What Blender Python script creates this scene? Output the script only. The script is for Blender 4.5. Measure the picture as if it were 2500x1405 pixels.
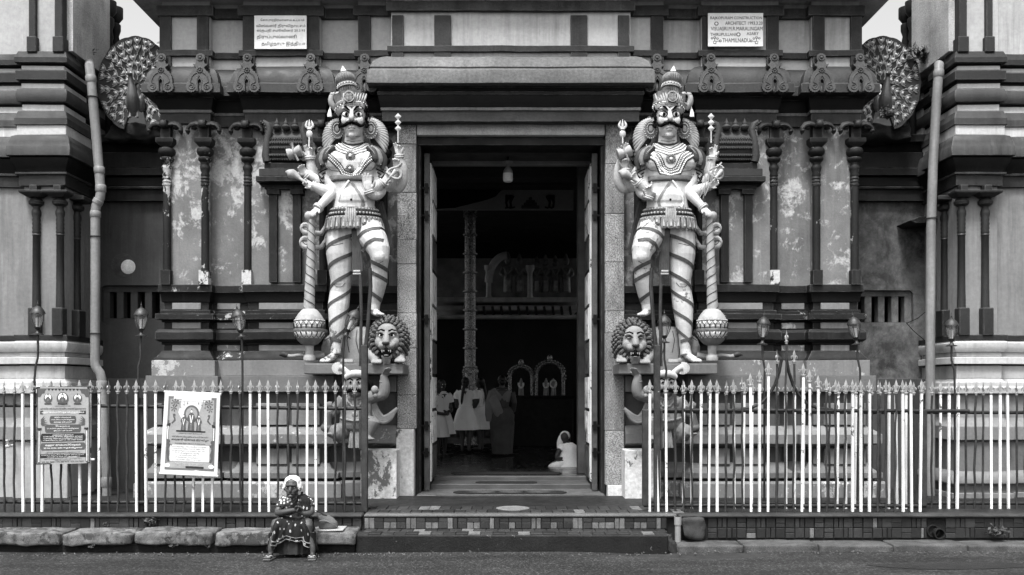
import bpy, bmesh, math, random
from mathutils import Vector, Matrix, Quaternion
from mathutils.bvhtree import BVHTree
R = math.radians
for o in list(bpy.data.objects): bpy.data.objects.remove(o)
scn = bpy.context.scene
COL = scn.collection
random.seed(7)

# ---------------------------------------------------------------- camera
DIST, FPX, PX0, HOR, EYE = 12.0, 2280.0, 1247.0, 950.0, 1.70
cd = bpy.data.cameras.new('camera'); cam = bpy.data.objects.new('camera', cd); COL.objects.link(cam)
cam.location = (0, -DIST, EYE); cam.rotation_euler = (R(90), 0, 0)
cd.sensor_width = 36.0; cd.lens = 36.0 * FPX / 2500.0
cd.shift_x = (1250 - PX0) / 2500.0; cd.shift_y = (HOR - 702.5) / 2500.0
cd.clip_start = 0.1; cd.clip_end = 3000
scn.camera = cam

# ---------------------------------------------------------------- sky, sun, exposure (overcast day; the photograph is black and white)
SUN_EL, SUN_AZ = 64, 20            # azimuth measured from straight behind the camera, towards its left
w = bpy.data.worlds.new('World'); scn.world = w; w.use_nodes = True
nt = w.node_tree; nt.nodes.clear()
sky = nt.nodes.new('ShaderNodeTexSky'); sky.sky_type = 'NISHITA'; sky.sun_disc = False
sky.sun_elevation = R(SUN_EL); sky.sun_rotation = R(180 + SUN_AZ)
sky.air_density = 1.0; sky.dust_density = 4.0; sky.ozone_density = 1.0
bw = nt.nodes.new('ShaderNodeRGBToBW')
bg = nt.nodes.new('ShaderNodeBackground'); bg.inputs['Strength'].default_value = 0.115
wo = nt.nodes.new('ShaderNodeOutputWorld')
nt.links.new(sky.outputs[0], bw.inputs[0]); nt.links.new(bw.outputs[0], bg.inputs['Color']); nt.links.new(bg.outputs[0], wo.inputs[0])
sd = bpy.data.lights.new('sun', 'SUN'); sd.energy = 1.5; sd.angle = R(12); sd.color = (1, 1, 1)
sun = bpy.data.objects.new('sun', sd); COL.objects.link(sun)
# light travels from the sun (behind-left of the camera, high) to the facade
_d = Vector((math.sin(R(SUN_AZ)) * math.cos(R(SUN_EL)), math.cos(R(SUN_AZ)) * math.cos(R(SUN_EL)), -math.sin(R(SUN_EL))))
sun.rotation_euler = _d.to_track_quat('-Z', 'Y').to_euler(); sun.location = (-3, -10, 14)
scn.view_settings.view_transform = 'Standard'; scn.view_settings.look = 'None'
scn.view_settings.exposure = 1.72; scn.view_settings.gamma = 1.0; scn.view_settings.use_curve_mapping = False
scn.cycles.use_denoising = True
scn.cycles.max_bounces = 6; scn.cycles.diffuse_bounces = 4; scn.cycles.glossy_bounces = 3

# ---------------------------------------------------------------- measuring: photograph pixel + depth -> metres
def Xp(px, Y=0.0): return (px - PX0) * (DIST + Y) / FPX
def Zp(py, Y=0.0): return EYE + (HOR - py) * (DIST + Y) / FPX
def Lp(n, Y=0.0): return n * (DIST + Y) / FPX
def W(px, py, Y=0.0): return Vector((Xp(px, Y), Y, Zp(py, Y)))

# ---------------------------------------------------------------- materials
MATS = {}
def mat(name, base, var=.25, vscale=2.5, streak=0.0, rough=.78, bump=.15, bscale=40, peel=None, metal=0.0, fine=.12, spec=.3, grain=None, wear=None):
    """grey procedural paint: cloudy variation, fine speckle, vertical run marks, optional flaked patches (amount, value, scale)"""
    if name in MATS: return MATS[name]
    base = min(.82, .84 * base * (max(base, .01) / .35) ** .25)      # film-like separation of light and dark paints
    m = bpy.data.materials.new(name); MATS[name] = m; m.use_nodes = True
    t = m.node_tree; N = t.nodes; L = t.links; N.clear()
    out = N.new('ShaderNodeOutputMaterial'); b = N.new('ShaderNodeBsdfPrincipled'); L.new(b.outputs[0], out.inputs[0])
    tc = N.new('ShaderNodeTexCoord'); oi = N.new('ShaderNodeObjectInfo'); ad = N.new('ShaderNodeVectorMath'); ad.operation = 'ADD'
    L.new(tc.outputs['Object'], ad.inputs[0]); L.new(oi.outputs['Location'], ad.inputs[1])      # copies on shared meshes weather differently
    def mapped(s, loc=(0, 0, 0)):
        if tuple(s) == (1, 1, 1) and not any(loc): return ad.outputs[0]
        mp = N.new('ShaderNodeMapping'); mp.inputs['Scale'].default_value = s; mp.inputs['Location'].default_value = loc
        L.new(ad.outputs[0], mp.inputs[0]); return mp.outputs[0]
    def noise(vec, scale, detail=5, rgh=.6, dist=0):
        n = N.new('ShaderNodeTexNoise'); n.inputs['Scale'].default_value = scale; n.inputs['Detail'].default_value = detail
        n.inputs['Roughness'].default_value = rgh; n.inputs['Distortion'].default_value = dist; L.new(vec, n.inputs['Vector']); return n.outputs[0]
    def mr(v, a, bb, c, d):
        n = N.new('ShaderNodeMapRange'); n.clamp = True
        for i, q in enumerate((a, bb, c, d)): n.inputs[1 + i].default_value = q
        L.new(v, n.inputs[0]); return n.outputs[0]
    def ma(op, a, bb):
        n = N.new('ShaderNodeMath'); n.operation = op
        for i, q in enumerate((a, bb)):
            if isinstance(q, (int, float)): n.inputs[i].default_value = q
            else: L.new(q, n.inputs[i])
        return n.outputs[0]
    def mix(f, a, bb):
        n = N.new('ShaderNodeMix'); n.data_type = 'FLOAT'
        L.new(f, n.inputs[0])
        for i, q in ((2, a), (3, bb)):
            if isinstance(q, (int, float)): n.inputs[i].default_value = q
            else: L.new(q, n.inputs[i])
        return n.outputs[0]
    v0 = mapped(grain or (1, 1, 1))
    c = ma('MULTIPLY', mr(noise(v0, vscale), .3, .7, 1 - var, 1 + var), base)
    f = noise(v0, vscale * 22, 4, .7)
    c = ma('MULTIPLY', c, mr(f, .3, .7, 1 - fine, 1 + fine))
    if streak:
        s = noise(mapped((9, 9, .55), (3, 1, 5)), 1.6, 4, .65)
        where = mr(noise(mapped((.9, .9, .5), (4, 4, 1)), 1.4, 2, .5), .4, .62, 0, 1)
        c = ma('MULTIPLY', c, ma('SUBTRACT', 1.0, ma('MULTIPLY', where, mr(s, .42, .68, 0, streak))))
        s2 = noise(mapped((14, 14, .5), (1, 8, 2)), 1.3, 3, .6)
        c = ma('MULTIPLY', c, ma('ADD', 1.0, ma('MULTIPLY', mr(noise(v0, .8, 2, .5), .48, .65, 0, 1), mr(s2, .56, .75, 0, streak * 1.5))))
    hgt = f
    if peel:
        amt, val, sc = peel[:3]; soft = peel[3] if len(peel) > 3 else .012
        big = noise(mapped((1, 1, .8), (2, 7, 1)), sc * .28, 3, .5)
        sm = noise(mapped((1, 1, .85), (5, 2, 9)), sc * 1.5, 10, .74, .3)
        k = ma('ADD', ma('MULTIPLY', sm, .62), ma('MULTIPLY', big, .38))
        k = mr(k, .60 - amt * .2, .60 + soft - amt * .2, 0, 1)
        tone = ma('MULTIPLY', mr(noise(v0, sc * 7, 5, .75), .3, .7, .6, 1.2), val)
        c = mix(k, c, tone); hgt = ma('SUBTRACT', f, ma('MULTIPLY', k, .5))
    if wear:        # paint rubbed off along the arrises
        bv = N.new('ShaderNodeBevel'); bv.samples = 4; bv.inputs['Radius'].default_value = .014; ge = N.new('ShaderNodeNewGeometry'); dp = N.new('ShaderNodeVectorMath'); dp.operation = 'DOT_PRODUCT'
        L.new(bv.outputs[0], dp.inputs[0]); L.new(ge.outputs['Normal'], dp.inputs[1])
        e = ma('MULTIPLY', mr(dp.outputs['Value'], .985, .90, 0, 1), mr(noise(v0, 5, 6, .75), .42, .6, 0, 1)); c = mix(e, c, wear)
    L.new(c, b.inputs['Base Color'])
    L.new(mr(noise(v0, vscale * 3), .3, .7, max(.05, rough - .12), min(1, rough + .1)), b.inputs['Roughness'])
    b.inputs['Metallic'].default_value = metal; b.inputs['Specular IOR Level'].default_value = spec
    if bump:
        bp = N.new('ShaderNodeBump'); bp.inputs['Strength'].default_value = bump; bp.inputs['Distance'].default_value = .02
        h = ma('ADD', ma('MULTIPLY', noise(v0, bscale, 6, .7), .6), ma('MULTIPLY', hgt, .5)); L.new(h, bp.inputs['Height']); L.new(bp.outputs[0], b.inputs['Normal'])
    return m
DARK = mat('dark_paint', .030, .5, 1.8, .75, .62, .22, fine=.25, spec=.18, wear=.11)
DARKP = mat('dark_paint_flaked', .030, .4, 1.6, .4, .62, .22, fine=.25, spec=.18, peel=(.1, .4, 3.6), wear=.13)
DARKPP = mat('dark_paint_badly_flaked', .032, .4, 1.6, .4, .65, .22, fine=.25, peel=(.5, .5, 4.5))
DEEP = mat('blackish_paint', .014, .4, 2, .4, .6, .2, fine=.25, spec=.12)
MID = mat('mid_paint', .24, .25, 1.2, .28, .75, .18)
MIDP = mat('mid_paint_flaked', .20, .3, 1.8, .3, .78, .3, peel=(.42, .42, 3.4, .05))
MIDS = mat('mid_paint_chipped', .22, .22, 1.3, .25, .78, .2, peel=(.3, .5, 4.0))
MIDD = mat('slate_paint', .075, .35, 1.1, .4, .72, .18)
LIGHT = mat('light_paint', .39, .18, .9, .3, .75, .15)
PALE = mat('pale_paint', .50, .14, 1.2, .25, .75, .12)
BASE = mat('grey_base_paint', .18, .2, 1.4, .25, .78, .18)
BASEP = mat('grey_base_paint_chipped', .22, .2, 1.4, .25, .78, .2, peel=(.2, .4, 4.5))
BASEPP = mat('grey_base_paint_badly_chipped', .19, .2, 1.4, .2, .8, .25, peel=(.8, .6, 3.0))
BLACK = mat('hole_black', .006, .2, 2, 0, .9, 0)

# ---------------------------------------------------------------- mesh building
ORG = {}
def origin_of(o): return ORG.get(o.name, Vector((0, 0, 0))) if o else Vector((0, 0, 0))
def tag(o, label=None, cat=None, group=None, kind=None):
    for k, v in (('label', label), ('category', cat), ('group', group), ('kind', kind)):
        if v: o[k] = v
    return o
def thing(name, loc, label, cat, group=None, kind=None):
    o = bpy.data.objects.new(name, None); COL.objects.link(o); o.location = loc; o.empty_display_size = .2
    ORG[o.name] = Vector(loc); return tag(o, label, cat, group, kind)
class Geo:
    def __init__(s): s.v = []; s.f = []
    def add(s, verts, faces):
        n = len(s.v); s.v += [Vector(q) for q in verts]; s.f += [tuple(i + n for i in f) for f in faces]; return s
    def box(s, x0, x1, y0, y1, z0, z1):
        x0, x1 = min(x0, x1), max(x0, x1); y0, y1 = min(y0, y1), max(y0, y1); z0, z1 = min(z0, z1), max(z0, z1)
        return s.add([(x0, y0, z0), (x1, y0, z0), (x1, y1, z0), (x0, y1, z0), (x0, y0, z1), (x1, y0, z1), (x1, y1, z1), (x0, y1, z1)],
                     [(0, 3, 2, 1), (4, 5, 6, 7), (0, 1, 5, 4), (1, 2, 6, 5), (2, 3, 7, 6), (3, 0, 4, 7)])
    def obox(s, c, ax, ay, az):
        c = Vector(c); q = [c + ax * i + ay * j + az * k for k in (-1, 1) for i, j in ((-1, -1), (1, -1), (1, 1), (-1, 1))]
        return s.add(q, [(0, 3, 2, 1), (4, 5, 6, 7), (0, 1, 5, 4), (1, 2, 6, 5), (2, 3, 7, 6), (3, 0, 4, 7)])
    def prism(s, pts, y0, y1):
        """outline in x,z (world) between two depths"""
        n = len(pts); a = sum(pts[i][0] * pts[(i + 1) % n][1] - pts[(i + 1) % n][0] * pts[i][1] for i in range(n))
        if a < 0: pts = pts[::-1]
        y0, y1 = min(y0, y1), max(y0, y1)
        return s.add([(p[0], y0, p[1]) for p in pts] + [(p[0], y1, p[1]) for p in pts],
                     [tuple(range(n)), tuple(range(2 * n - 1, n - 1, -1))] + [(i + n, (i + 1) % n + n, (i + 1) % n, i)[::-1] if False else (i, i + n, (i + 1) % n + n, (i + 1) % n) for i in range(n)])
    def rings(s, rg, cap=True, closed=False):
        n = len(rg[0]); base = len(s.v); m = len(rg); s.v += [Vector(q) for r in rg for q in r]
        for j in range(m if closed else m - 1):
            for i in range(n):
                a, b = base + j * n, base + ((j + 1) % m) * n
                s.f.append((a + i, a + (i + 1) % n, b + (i + 1) % n, b + i))
        if cap and not closed:
            s.f.append(tuple(base + i for i in range(n))[::-1]); s.f.append(tuple(base + (m - 1) * n + i for i in range(n)))
        return s
    def tube(s, pts, rad, seg=8, flat=1.0, up=None, cap=True, closed=False):
        pts = [Vector(p) for p in pts]; n = len(pts)
        if not isinstance(rad, (list, tuple)): rad = [rad] * n
        tang = []
        for i in range(n):
            a = pts[(i - 1) % n] if (closed or i > 0) else pts[i]; b = pts[(i + 1) % n] if (closed or i < n - 1) else pts[i]
            d = b - a; tang.append(d.normalized() if d.length > 1e-9 else Vector((0, 0, 1)))
        u = up.copy() if up is not None else (Vector((0, 1, 0)) if abs(tang[0].y) < .9 else Vector((1, 0, 0)))
        rg = []
        for i in range(n):
            t = tang[i]; u = (u - t * u.dot(t)); u = u.normalized() if u.length > 1e-6 else t.orthogonal().normalized(); v = t.cross(u)
            rg.append([pts[i] + (v * math.cos(2 * math.pi * k / seg) + u * math.sin(2 * math.pi * k / seg) * flat) * rad[i] for k in range(seg)])
        return s.rings(rg, cap, closed)
    def lathe(s, prof, c=(0, 0, 0), seg=16, axis=None, rib=0, nrib=0, sx=1, sy=1):
        """prof: (radius, height) from bottom to top along axis"""
        c = Vector(c); q = Vector((0, 0, 1)).rotation_difference(Vector(axis).normalized()) if axis is not None else Quaternion()
        rg = []
        for r, h in prof:
            rg.append([c + q @ Vector((max(r, 1e-4) * (1 + rib * math.cos(nrib * 2 * math.pi * k / seg)) * math.cos(2 * math.pi * k / seg) * sx,
                                       max(r, 1e-4) * (1 + rib * math.cos(nrib * 2 * math.pi * k / seg)) * math.sin(2 * math.pi * k / seg) * sy, h)) for k in range(seg)])
        return s.rings(rg)
    def ball(s, c, r, seg=10, rot=None):
        """ellipsoid; r a number or three radii"""
        if isinstance(r, (int, float)): r = (r, r, r)
        c = Vector(c); nr = max(4, seg // 2); rg = []
        for j in range(nr + 1):
            a = math.pi * j / nr; rr = max(math.sin(a), .02)
            ring = []
            for k in range(seg):
                v = Vector((r[0] * rr * math.cos(2 * math.pi * k / seg), r[1] * rr * math.sin(2 * math.pi * k / seg), -r[2] * math.cos(a)))
                if rot is not None: v = rot @ v
                ring.append(c + v)
            rg.append(ring)
        return s.rings(rg)
    def sweep(s, path, prof):
        """closed profile (outward, z) swept along a plan path with mitred corners; outward is to the right of travel"""
        n = len(path); rg = []
        for i in range(n):
            def nr(a, b):
                d = Vector((b[0] - a[0], b[1] - a[1])).normalized(); return Vector((d.y, -d.x))
            n1 = nr(path[i - 1], path[i]) if i else nr(path[0], path[1]); n2 = nr(path[i], path[i + 1]) if i < n - 1 else n1
            if not i: n1 = n2
            m = (n1 + n2) / (1 + n1.dot(n2))
            rg.append([(path[i][0] + m.x * o, path[i][1] + m.y * o, z) for o, z in prof])
        return s.rings(rg)
    def mirror(s): 
        s.v = [Vector((-q.x, q.y, q.z)) for q in s.v]; s.f = [f[::-1] for f in s.f]; return s
    def join(s, g): return s.add(g.v, g.f)
    def mesh(s, name, m, off, smooth=None):
        me = bpy.data.meshes.new(name); me.from_pydata([q - off for q in s.v], [], s.f); me.materials.append(m)
        if smooth is not None:
            me.polygons.foreach_set('use_smooth', [True] * len(me.polygons)); me.set_sharp_from_angle(angle=R(smooth))
        return me
    def obj(s, name, m, parent=None, smooth=None, bevel=0, recalc=False):
        off = origin_of(parent)
        me = s.mesh(name, m, off, smooth)
        if recalc:
            bm = bmesh.new(); bm.from_mesh(me); bmesh.ops.recalc_face_normals(bm, faces=bm.faces); bm.to_mesh(me); bm.free()
        o = bpy.data.objects.new(name, me); COL.objects.link(o); o.parent = parent; ORG[o.name] = off
        if bevel:
            b = o.modifiers.new('bevel', 'BEVEL'); b.width = bevel; b.segments = 1; b.limit_method = 'ANGLE'; b.angle_limit = R(40)
        return o
def put(name, me, parent, loc, rot=None, scale=None):
    """another object on shared mesh data; loc in world metres"""
    o = bpy.data.objects.new(name, me); COL.objects.link(o); o.parent = parent; o.location = Vector(loc) - origin_of(parent)
    if rot: o.rotation_euler = rot
    if scale: o.scale = scale
    ORG[o.name] = Vector(loc); return o
def organic(name, g, m, parent, voxel, smooth=4, factor=.5, keep=False):
    """closed overlapping solids fused into one continuous skin"""
    off = origin_of(parent); me = g.mesh(name + '_src', m, off)
    t = bpy.data.objects.new('tmp', me); COL.objects.link(t)
    r = t.modifiers.new('r', 'REMESH'); r.mode = 'VOXEL'; r.voxel_size = voxel; r.use_smooth_shade = True
    if smooth:
        q = t.modifiers.new('s', 'SMOOTH'); q.iterations = smooth; q.factor = factor
    dg = bpy.context.evaluated_depsgraph_get(); dg.update()
    new = bpy.data.meshes.new_from_object(t.evaluated_get(dg)); new.name = name
    new.materials.clear(); new.materials.append(m)
    bpy.data.objects.remove(t); bpy.data.meshes.remove(me)
    o = bpy.data.objects.new(name, new); COL.objects.link(o); o.parent = parent; ORG[o.name] = off
    return o
def bvh_of(o):
    off = ORG[o.name]; return BVHTree.FromPolygons([v.co + off for v in o.data.vertices], [tuple(p.vertices) for p in o.data.polygons])
def text_mesh(name, body, m, size=1.0, extrude=.002, align='CENTER', bold=0.0):
    c = bpy.data.curves.new(name, 'FONT'); c.body = body; c.size = size; c.extrude = extrude; c.align_x = align; c.align_y = 'CENTER'; c.resolution_u = 2; c.offset = bold
    t = bpy.data.objects.new('tmp', c); COL.objects.link(t)
    me = t.to_mesh().copy(); t.to_mesh_clear(); me.name = name; me.materials.clear(); me.materials.append(m)
    bpy.data.objects.remove(t); bpy.data.curves.remove(c); return me
def copy_tree(o, parent=None):
    c = o.copy(); COL.objects.link(c); c.parent = parent
    for ch in o.children: copy_tree(ch, c)
    return c
def lerp(a, b, t): return a + (b - a) * t
# ================================================================ ground
from mathutils import noise as MN
ASPH = mat('asphalt', .064, .3, 1.0, 0, .85, .9, 70, fine=.7, spec=.25)
def asphalt_marks(m):
    t = m.node_tree; N = t.nodes; L = t.links; b = N['Principled BSDF']; src = b.inputs['Base Color'].links[0].from_socket
    tc = N.new('ShaderNodeTexCoord'); mp = N.new('ShaderNodeMapping'); mp.inputs['Scale'].default_value = (.5, 2.2, 1); L.new(tc.outputs['Object'], mp.inputs[0])
    n = N.new('ShaderNodeTexNoise'); n.inputs['Scale'].default_value = 1.3; n.inputs['Detail'].default_value = 4; L.new(mp.outputs[0], n.inputs['Vector'])
    v = N.new('ShaderNodeTexVoronoi'); v.inputs['Scale'].default_value = 34; L.new(tc.outputs['Object'], v.inputs['Vector'])
    r = N.new('ShaderNodeMapRange'); r.inputs[1].default_value = .05; r.inputs[2].default_value = .4; r.inputs[3].default_value = 2.6; r.inputs[4].default_value = .6; L.new(v.outputs['Distance'], r.inputs[0])
    r2 = N.new('ShaderNodeMapRange'); r2.inputs[1].default_value = .35; r2.inputs[2].default_value = .62; r2.inputs[3].default_value = .72; r2.inputs[4].default_value = 1.25; L.new(n.outputs[0], r2.inputs[0])
    a = N.new('ShaderNodeMath'); a.operation = 'MULTIPLY'; L.new(src, a.inputs[0]); L.new(r.outputs[0], a.inputs[1])
    c = N.new('ShaderNodeMath'); c.operation = 'MULTIPLY'; L.new(a.outputs[0], c.inputs[0]); L.new(r2.outputs[0], c.inputs[1]); L.new(c.outputs[0], b.inputs['Base Color'])
asphalt_marks(ASPH)
def grid_sheet(x0, x1, y0, y1, nx, ny, zf):
    g = Geo(); vs = [(lerp(x0, x1, i / nx), lerp(y0, y1, j / ny), zf(lerp(x0, x1, i / nx), lerp(y0, y1, j / ny))) for j in range(ny + 1) for i in range(nx + 1)]
    g.add(vs, [(j * (nx + 1) + i, j * (nx + 1) + i + 1, (j + 1) * (nx + 1) + i + 1, (j + 1) * (nx + 1) + i) for j in range(ny) for i in range(nx)]); return g
EARTH = mat('earth', .05, .3, .4, 0, .95, .5, 30, fine=.3)
tag(Geo().box(-700, 700, -700, 700, -.3, -.02).obj('ground', EARTH), kind='structure')
def road_z(x, y):
    z = .012 * math.sin(x * .9 + 1) * math.sin(y * 1.7) - .006 * (y + 6) * .1
    d = math.hypot((x - 1.9) * .8, (y + 2.32) * 2.4); z -= .05 * math.exp(-d * d * 3)
    return z
tag(grid_sheet(-14, 14, -9.0, -1.8, 160, 60, road_z).obj('road', ASPH, smooth=60), kind='structure')
tag(Geo().box(-60, 60, -20, -8.9, -.3, -.004).obj('road', ASPH), kind='structure')

# ================================================================ gateway: plan paths (metres)
def Xc(px): return Xp(px, 0)
RC = .14
half_up = [(Xc(403), 1.6), (Xc(403), 0), (Xc(508), 0), (Xc(508), RC), (Xc(608), RC), (Xc(608), 0), (Xc(787), 0), (Xc(787), RC), (Xc(945), RC)]
PATH_UP = half_up + [(Xc(945), -.1), (-Xc(945), -.1)] + [(-x, y) for x, y in half_up[::-1]]
PATH_LO = half_up[:-1] + [(Xc(968), RC)]
half_fr = [(Xc(392), 1.8), (Xc(392), .05), (Xc(510), .05), (Xc(510), .15), (Xc(590), .15), (Xc(590), .05), (Xc(780), .05), (Xc(780), .15), (Xc(872), .15), (Xc(872), .05), (Xc(957), .05), (Xc(957), -.1)]
PATH_FR = half_fr + [(-x, y) for x, y in half_fr[::-1]]
def prof(pts, Yref, back=.1):
    z = [(o * .725, Zp(py, Yref - o * .725)) for o, py in pts]      # measured overhang, less its perspective growth
    for i in range(1, len(z)):
        if z[i][1] > z[i - 1][1]: z[i] = (z[i][0], z[i - 1][1] - .0005)
    return [(-back, z[0][1])] + z + [(-back, z[-1][1])]
def course(parent, path, Yref, pts, m, name='moulding', bevel=.006, smooth=None, mirrored=False):
    dense = []
    for a, b in zip(path, path[1:]):
        n = max(1, int(math.dist(a, b) / .22)); dense += [(lerp(a[0], b[0], k / n), lerp(a[1], b[1], k / n)) for k in range(n)]
    g = Geo().sweep(dense + [path[-1]], prof(pts, Yref))
    for v in g.v:      # hand-run plaster: never quite straight
        q = MN.noise_vector(v * 2.3) * .007 + MN.noise_vector(v * 9) * .003; v.z += q.z; v.y += q.y * .6; v.x += q.x * .3
    if mirrored: g.mirror()
    return g.obj(name, m, parent, smooth, bevel, recalc=True)
gate = thing('temple_gateway', (0, 0, .3), 'broad painted temple gateway with pilasters and layered cornices around the tall dark doorway', 'gateway')

# --- upper frieze
UP = PATH_UP
course(gate, PATH_FR, .05, [(.0, -30), (.0, 166)], LIGHT, 'frieze_wall')
course(gate, PATH_FR, .05, [(.075, 13), (.075, 38)], mat('dark_paint_weathered', .055, .6, 3.2, .6, .7, .3, fine=.5, wear=.14), 'beam')
course(gate, PATH_FR, .05, [(.06, 122), (.06, 137)], mat('dark_band_paint', .036, .4, 1.8, .7, .65, .25, fine=.35, wear=.12), 'beam')
def fr_box(px0, px1, py0, py1, Y, th, m, name, mir=True, parent=None, bevel=.005):
    for sgn in ((1, -1) if mir else (1,)):
        g = Geo().box(Xp(px0, Y - th), Xp(px1, Y - th), Y - th, Y + .05, Zp(py0, Y - th), Zp(py1, Y - th))
        if sgn < 0: g.mirror()
        o = g.obj(name, m, parent or gate, bevel=bevel)
    return o
for a, b, Y in ((389, 417, .05), (480, 509, .05), (592, 622, .05), (750, 779, .05), (874, 905, .05), (957, 985, -.1), (1060, 1101, -.1)):
    fr_box(a, b, 37, 165, Y, .035, mat('dark_band_paint', 0), 'frieze_post')
# --- eave slab and storey above
g = Geo().box(-4.87, 4.87, -.32, 4.0, 6.70, 7.1); g.obj('eave', mat('eave_paint', .42, .3, 1.5, .4, .75, .2), gate, bevel=.01)
Geo().box(-4.4, 4.4, .2, 4.0, 5.2, 6.7).obj('core_wall', MIDD, gate)
# --- kapota cornice
KAP = mat('cornice_paint', .045, .4, 1.8, .6, .6, .22, fine=.3, wear=.12)
KAPL = mat('cornice_paint_worn', .15, .3, 1.3, .4, .72, .3, fine=.35)
half_k = half_up[:-1] + [(Xc(900), RC)]
for mir in (False, True):
    course(gate, half_k, 0, [(.02, 163), (.10, 165), (.17, 169), (.225, 180), (.262, 200), (.262, 203), (.30, 204), (.31, 226), (.04, 229)], KAP, 'cornice', .004, 50, mir)
course(gate, PATH_UP, 0, [(.137, 229), (.137, 238)], DARK)
course(gate, PATH_UP, 0, [(.13, 238), (.125, 246), (.105, 258), (.085, 268)], DEEP, smooth=40)
course(gate, PATH_UP, 0, [(.085, 268), (.085, 276)], KAPL)
course(gate, PATH_UP, 0, [(.06, 276), (.06, 303)], mat('dark_band_paint', 0))
# --- central kapota over the door
cp = [(Xc(945), .3), (Xc(945), -.1), (-Xc(945), -.1), (-Xc(945), .3)]
course(gate, cp, -.1, [(.0, 138), (.10, 141), (.2, 149), (.235, 160), (.255, 163), (.235, 167), (.29, 171), (.30, 203), (.1, 207)], KAPL, 'cornice', .004, 50)
course(gate, cp, -.1, [(.155, 207), (.15, 214)], DARK)
course(gate, cp, -.1, [(.145, 214), (.10, 232), (.04, 249)], DEEP, smooth=40)
course(gate, cp, -.1, [(.045, 249), (.045, 257)], KAPL)
course(gate, cp, -.1, [(.025, 257), (.025, 287)], mat('dark_paint_weathered', 0), 'lintel')
# --- walls of the pilaster zone
for mir in (False, True):
    course(gate, PATH_LO, 0, [(0, 300), (0, 698)], MIDP, 'wall', 0, None, mir)
# --- base mouldings, left and right of the door
for mir in (False, True):
    C = lambda pts, m, nm='moulding', sm=None: course(gate, PATH_LO, 0, pts, m, nm, .004, sm, mir)
    C([(.095, 695), (.095, 713)], DARKP if not mir else DARK)
    C([(.085, 713), (.06, 720), (.045, 738)], DEEP, sm=40)
    C([(.012, 738), (.012, 757)], DARK); C([(.055, 757), (.055, 766)], DARKP); C([(.13, 766), (.13, 780)], DARKP)
    C([(.045, 780), (.045, 787)], DEEP); C([(.012, 787), (.012, 804)], DARK)
    C([(.09, 804), (.13, 811), (.13, 829), (.08, 835)], DARK); C([(.045, 835), (.045, 842)], DEEP); C([(.012, 842), (.012, 858)], DARK)
    C([(.05, 857), (.065, 862), (.10, 869), (.14, 876), (.14, 880)], DARKP, sm=40)
    C([(.175, 880), (.175, 918)], BASEP, 'base_block'); C([(.25, 918), (.25, 957)], BASE, 'base_block')
    C([(.10, 957), (.10, 1050)], mat('mid_dark_base', .10, .25, 1.4, .25, .75, .2), 'base_wall')
    C([(.12, 1040), (.2, 1048), (.33, 1062), (.33, 1084), (.12, 1092)], BASEP, 'ledge', 40)
    C([(.12, 1088), (.12, 1150)], mat('mid_dark_base', 0), 'base_wall')
    C([(.15, 1130), (.19, 1142), (.27, 1152), (.34, 1155), (.34, 1168), (.12, 1174)], BASE, 'ledge', 40)
    C([(.12, 1172), (.12, 1190)], DEEP); C([(.36, 1176), (.40, 1182), (.40, 1262)], BASEP, 'base_block')
# panels let into the base strips
def panel(px0, px1, py0, py1, Y, th, m, name='panel'): fr_box(px0, px1, py0, py1, Y, th, m, name, bevel=.004)
for y0, y1 in ((740, 756), (788, 803), (843, 857)):
    panel(420, 490, y0, y1, 0, .028, MID); panel(530, 586, y0, y1, RC, .03, MIDP if y0 == 740 else MIDS); panel(632, 765, y0, y1, 0, .028, MID)
for a, b, Y in ((380, 395, 0), (495, 508, 0), (412, 480, 0), (625, 700, 0), (712, 780, 0)):
    panel(a, b, 985, 1038, Y - .1, .03, BASE if b - a < 40 else MID); panel(a, b, 1096, 1134, Y - .12, .03, BASE if b - a < 40 else MID)
# flaked patches of the lower wall beside the doorway (bare plaster showing)
for sgn in (1, -1):
    g = Geo().box(Xp(880, -.42), Xp(968, -.42), -.412, -.05, Zp(1245, -.42), Zp(1100, -.42))
    if sgn < 0: g.mirror()
    g.obj('base_block', BASEPP, gate, bevel=.006)
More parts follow.
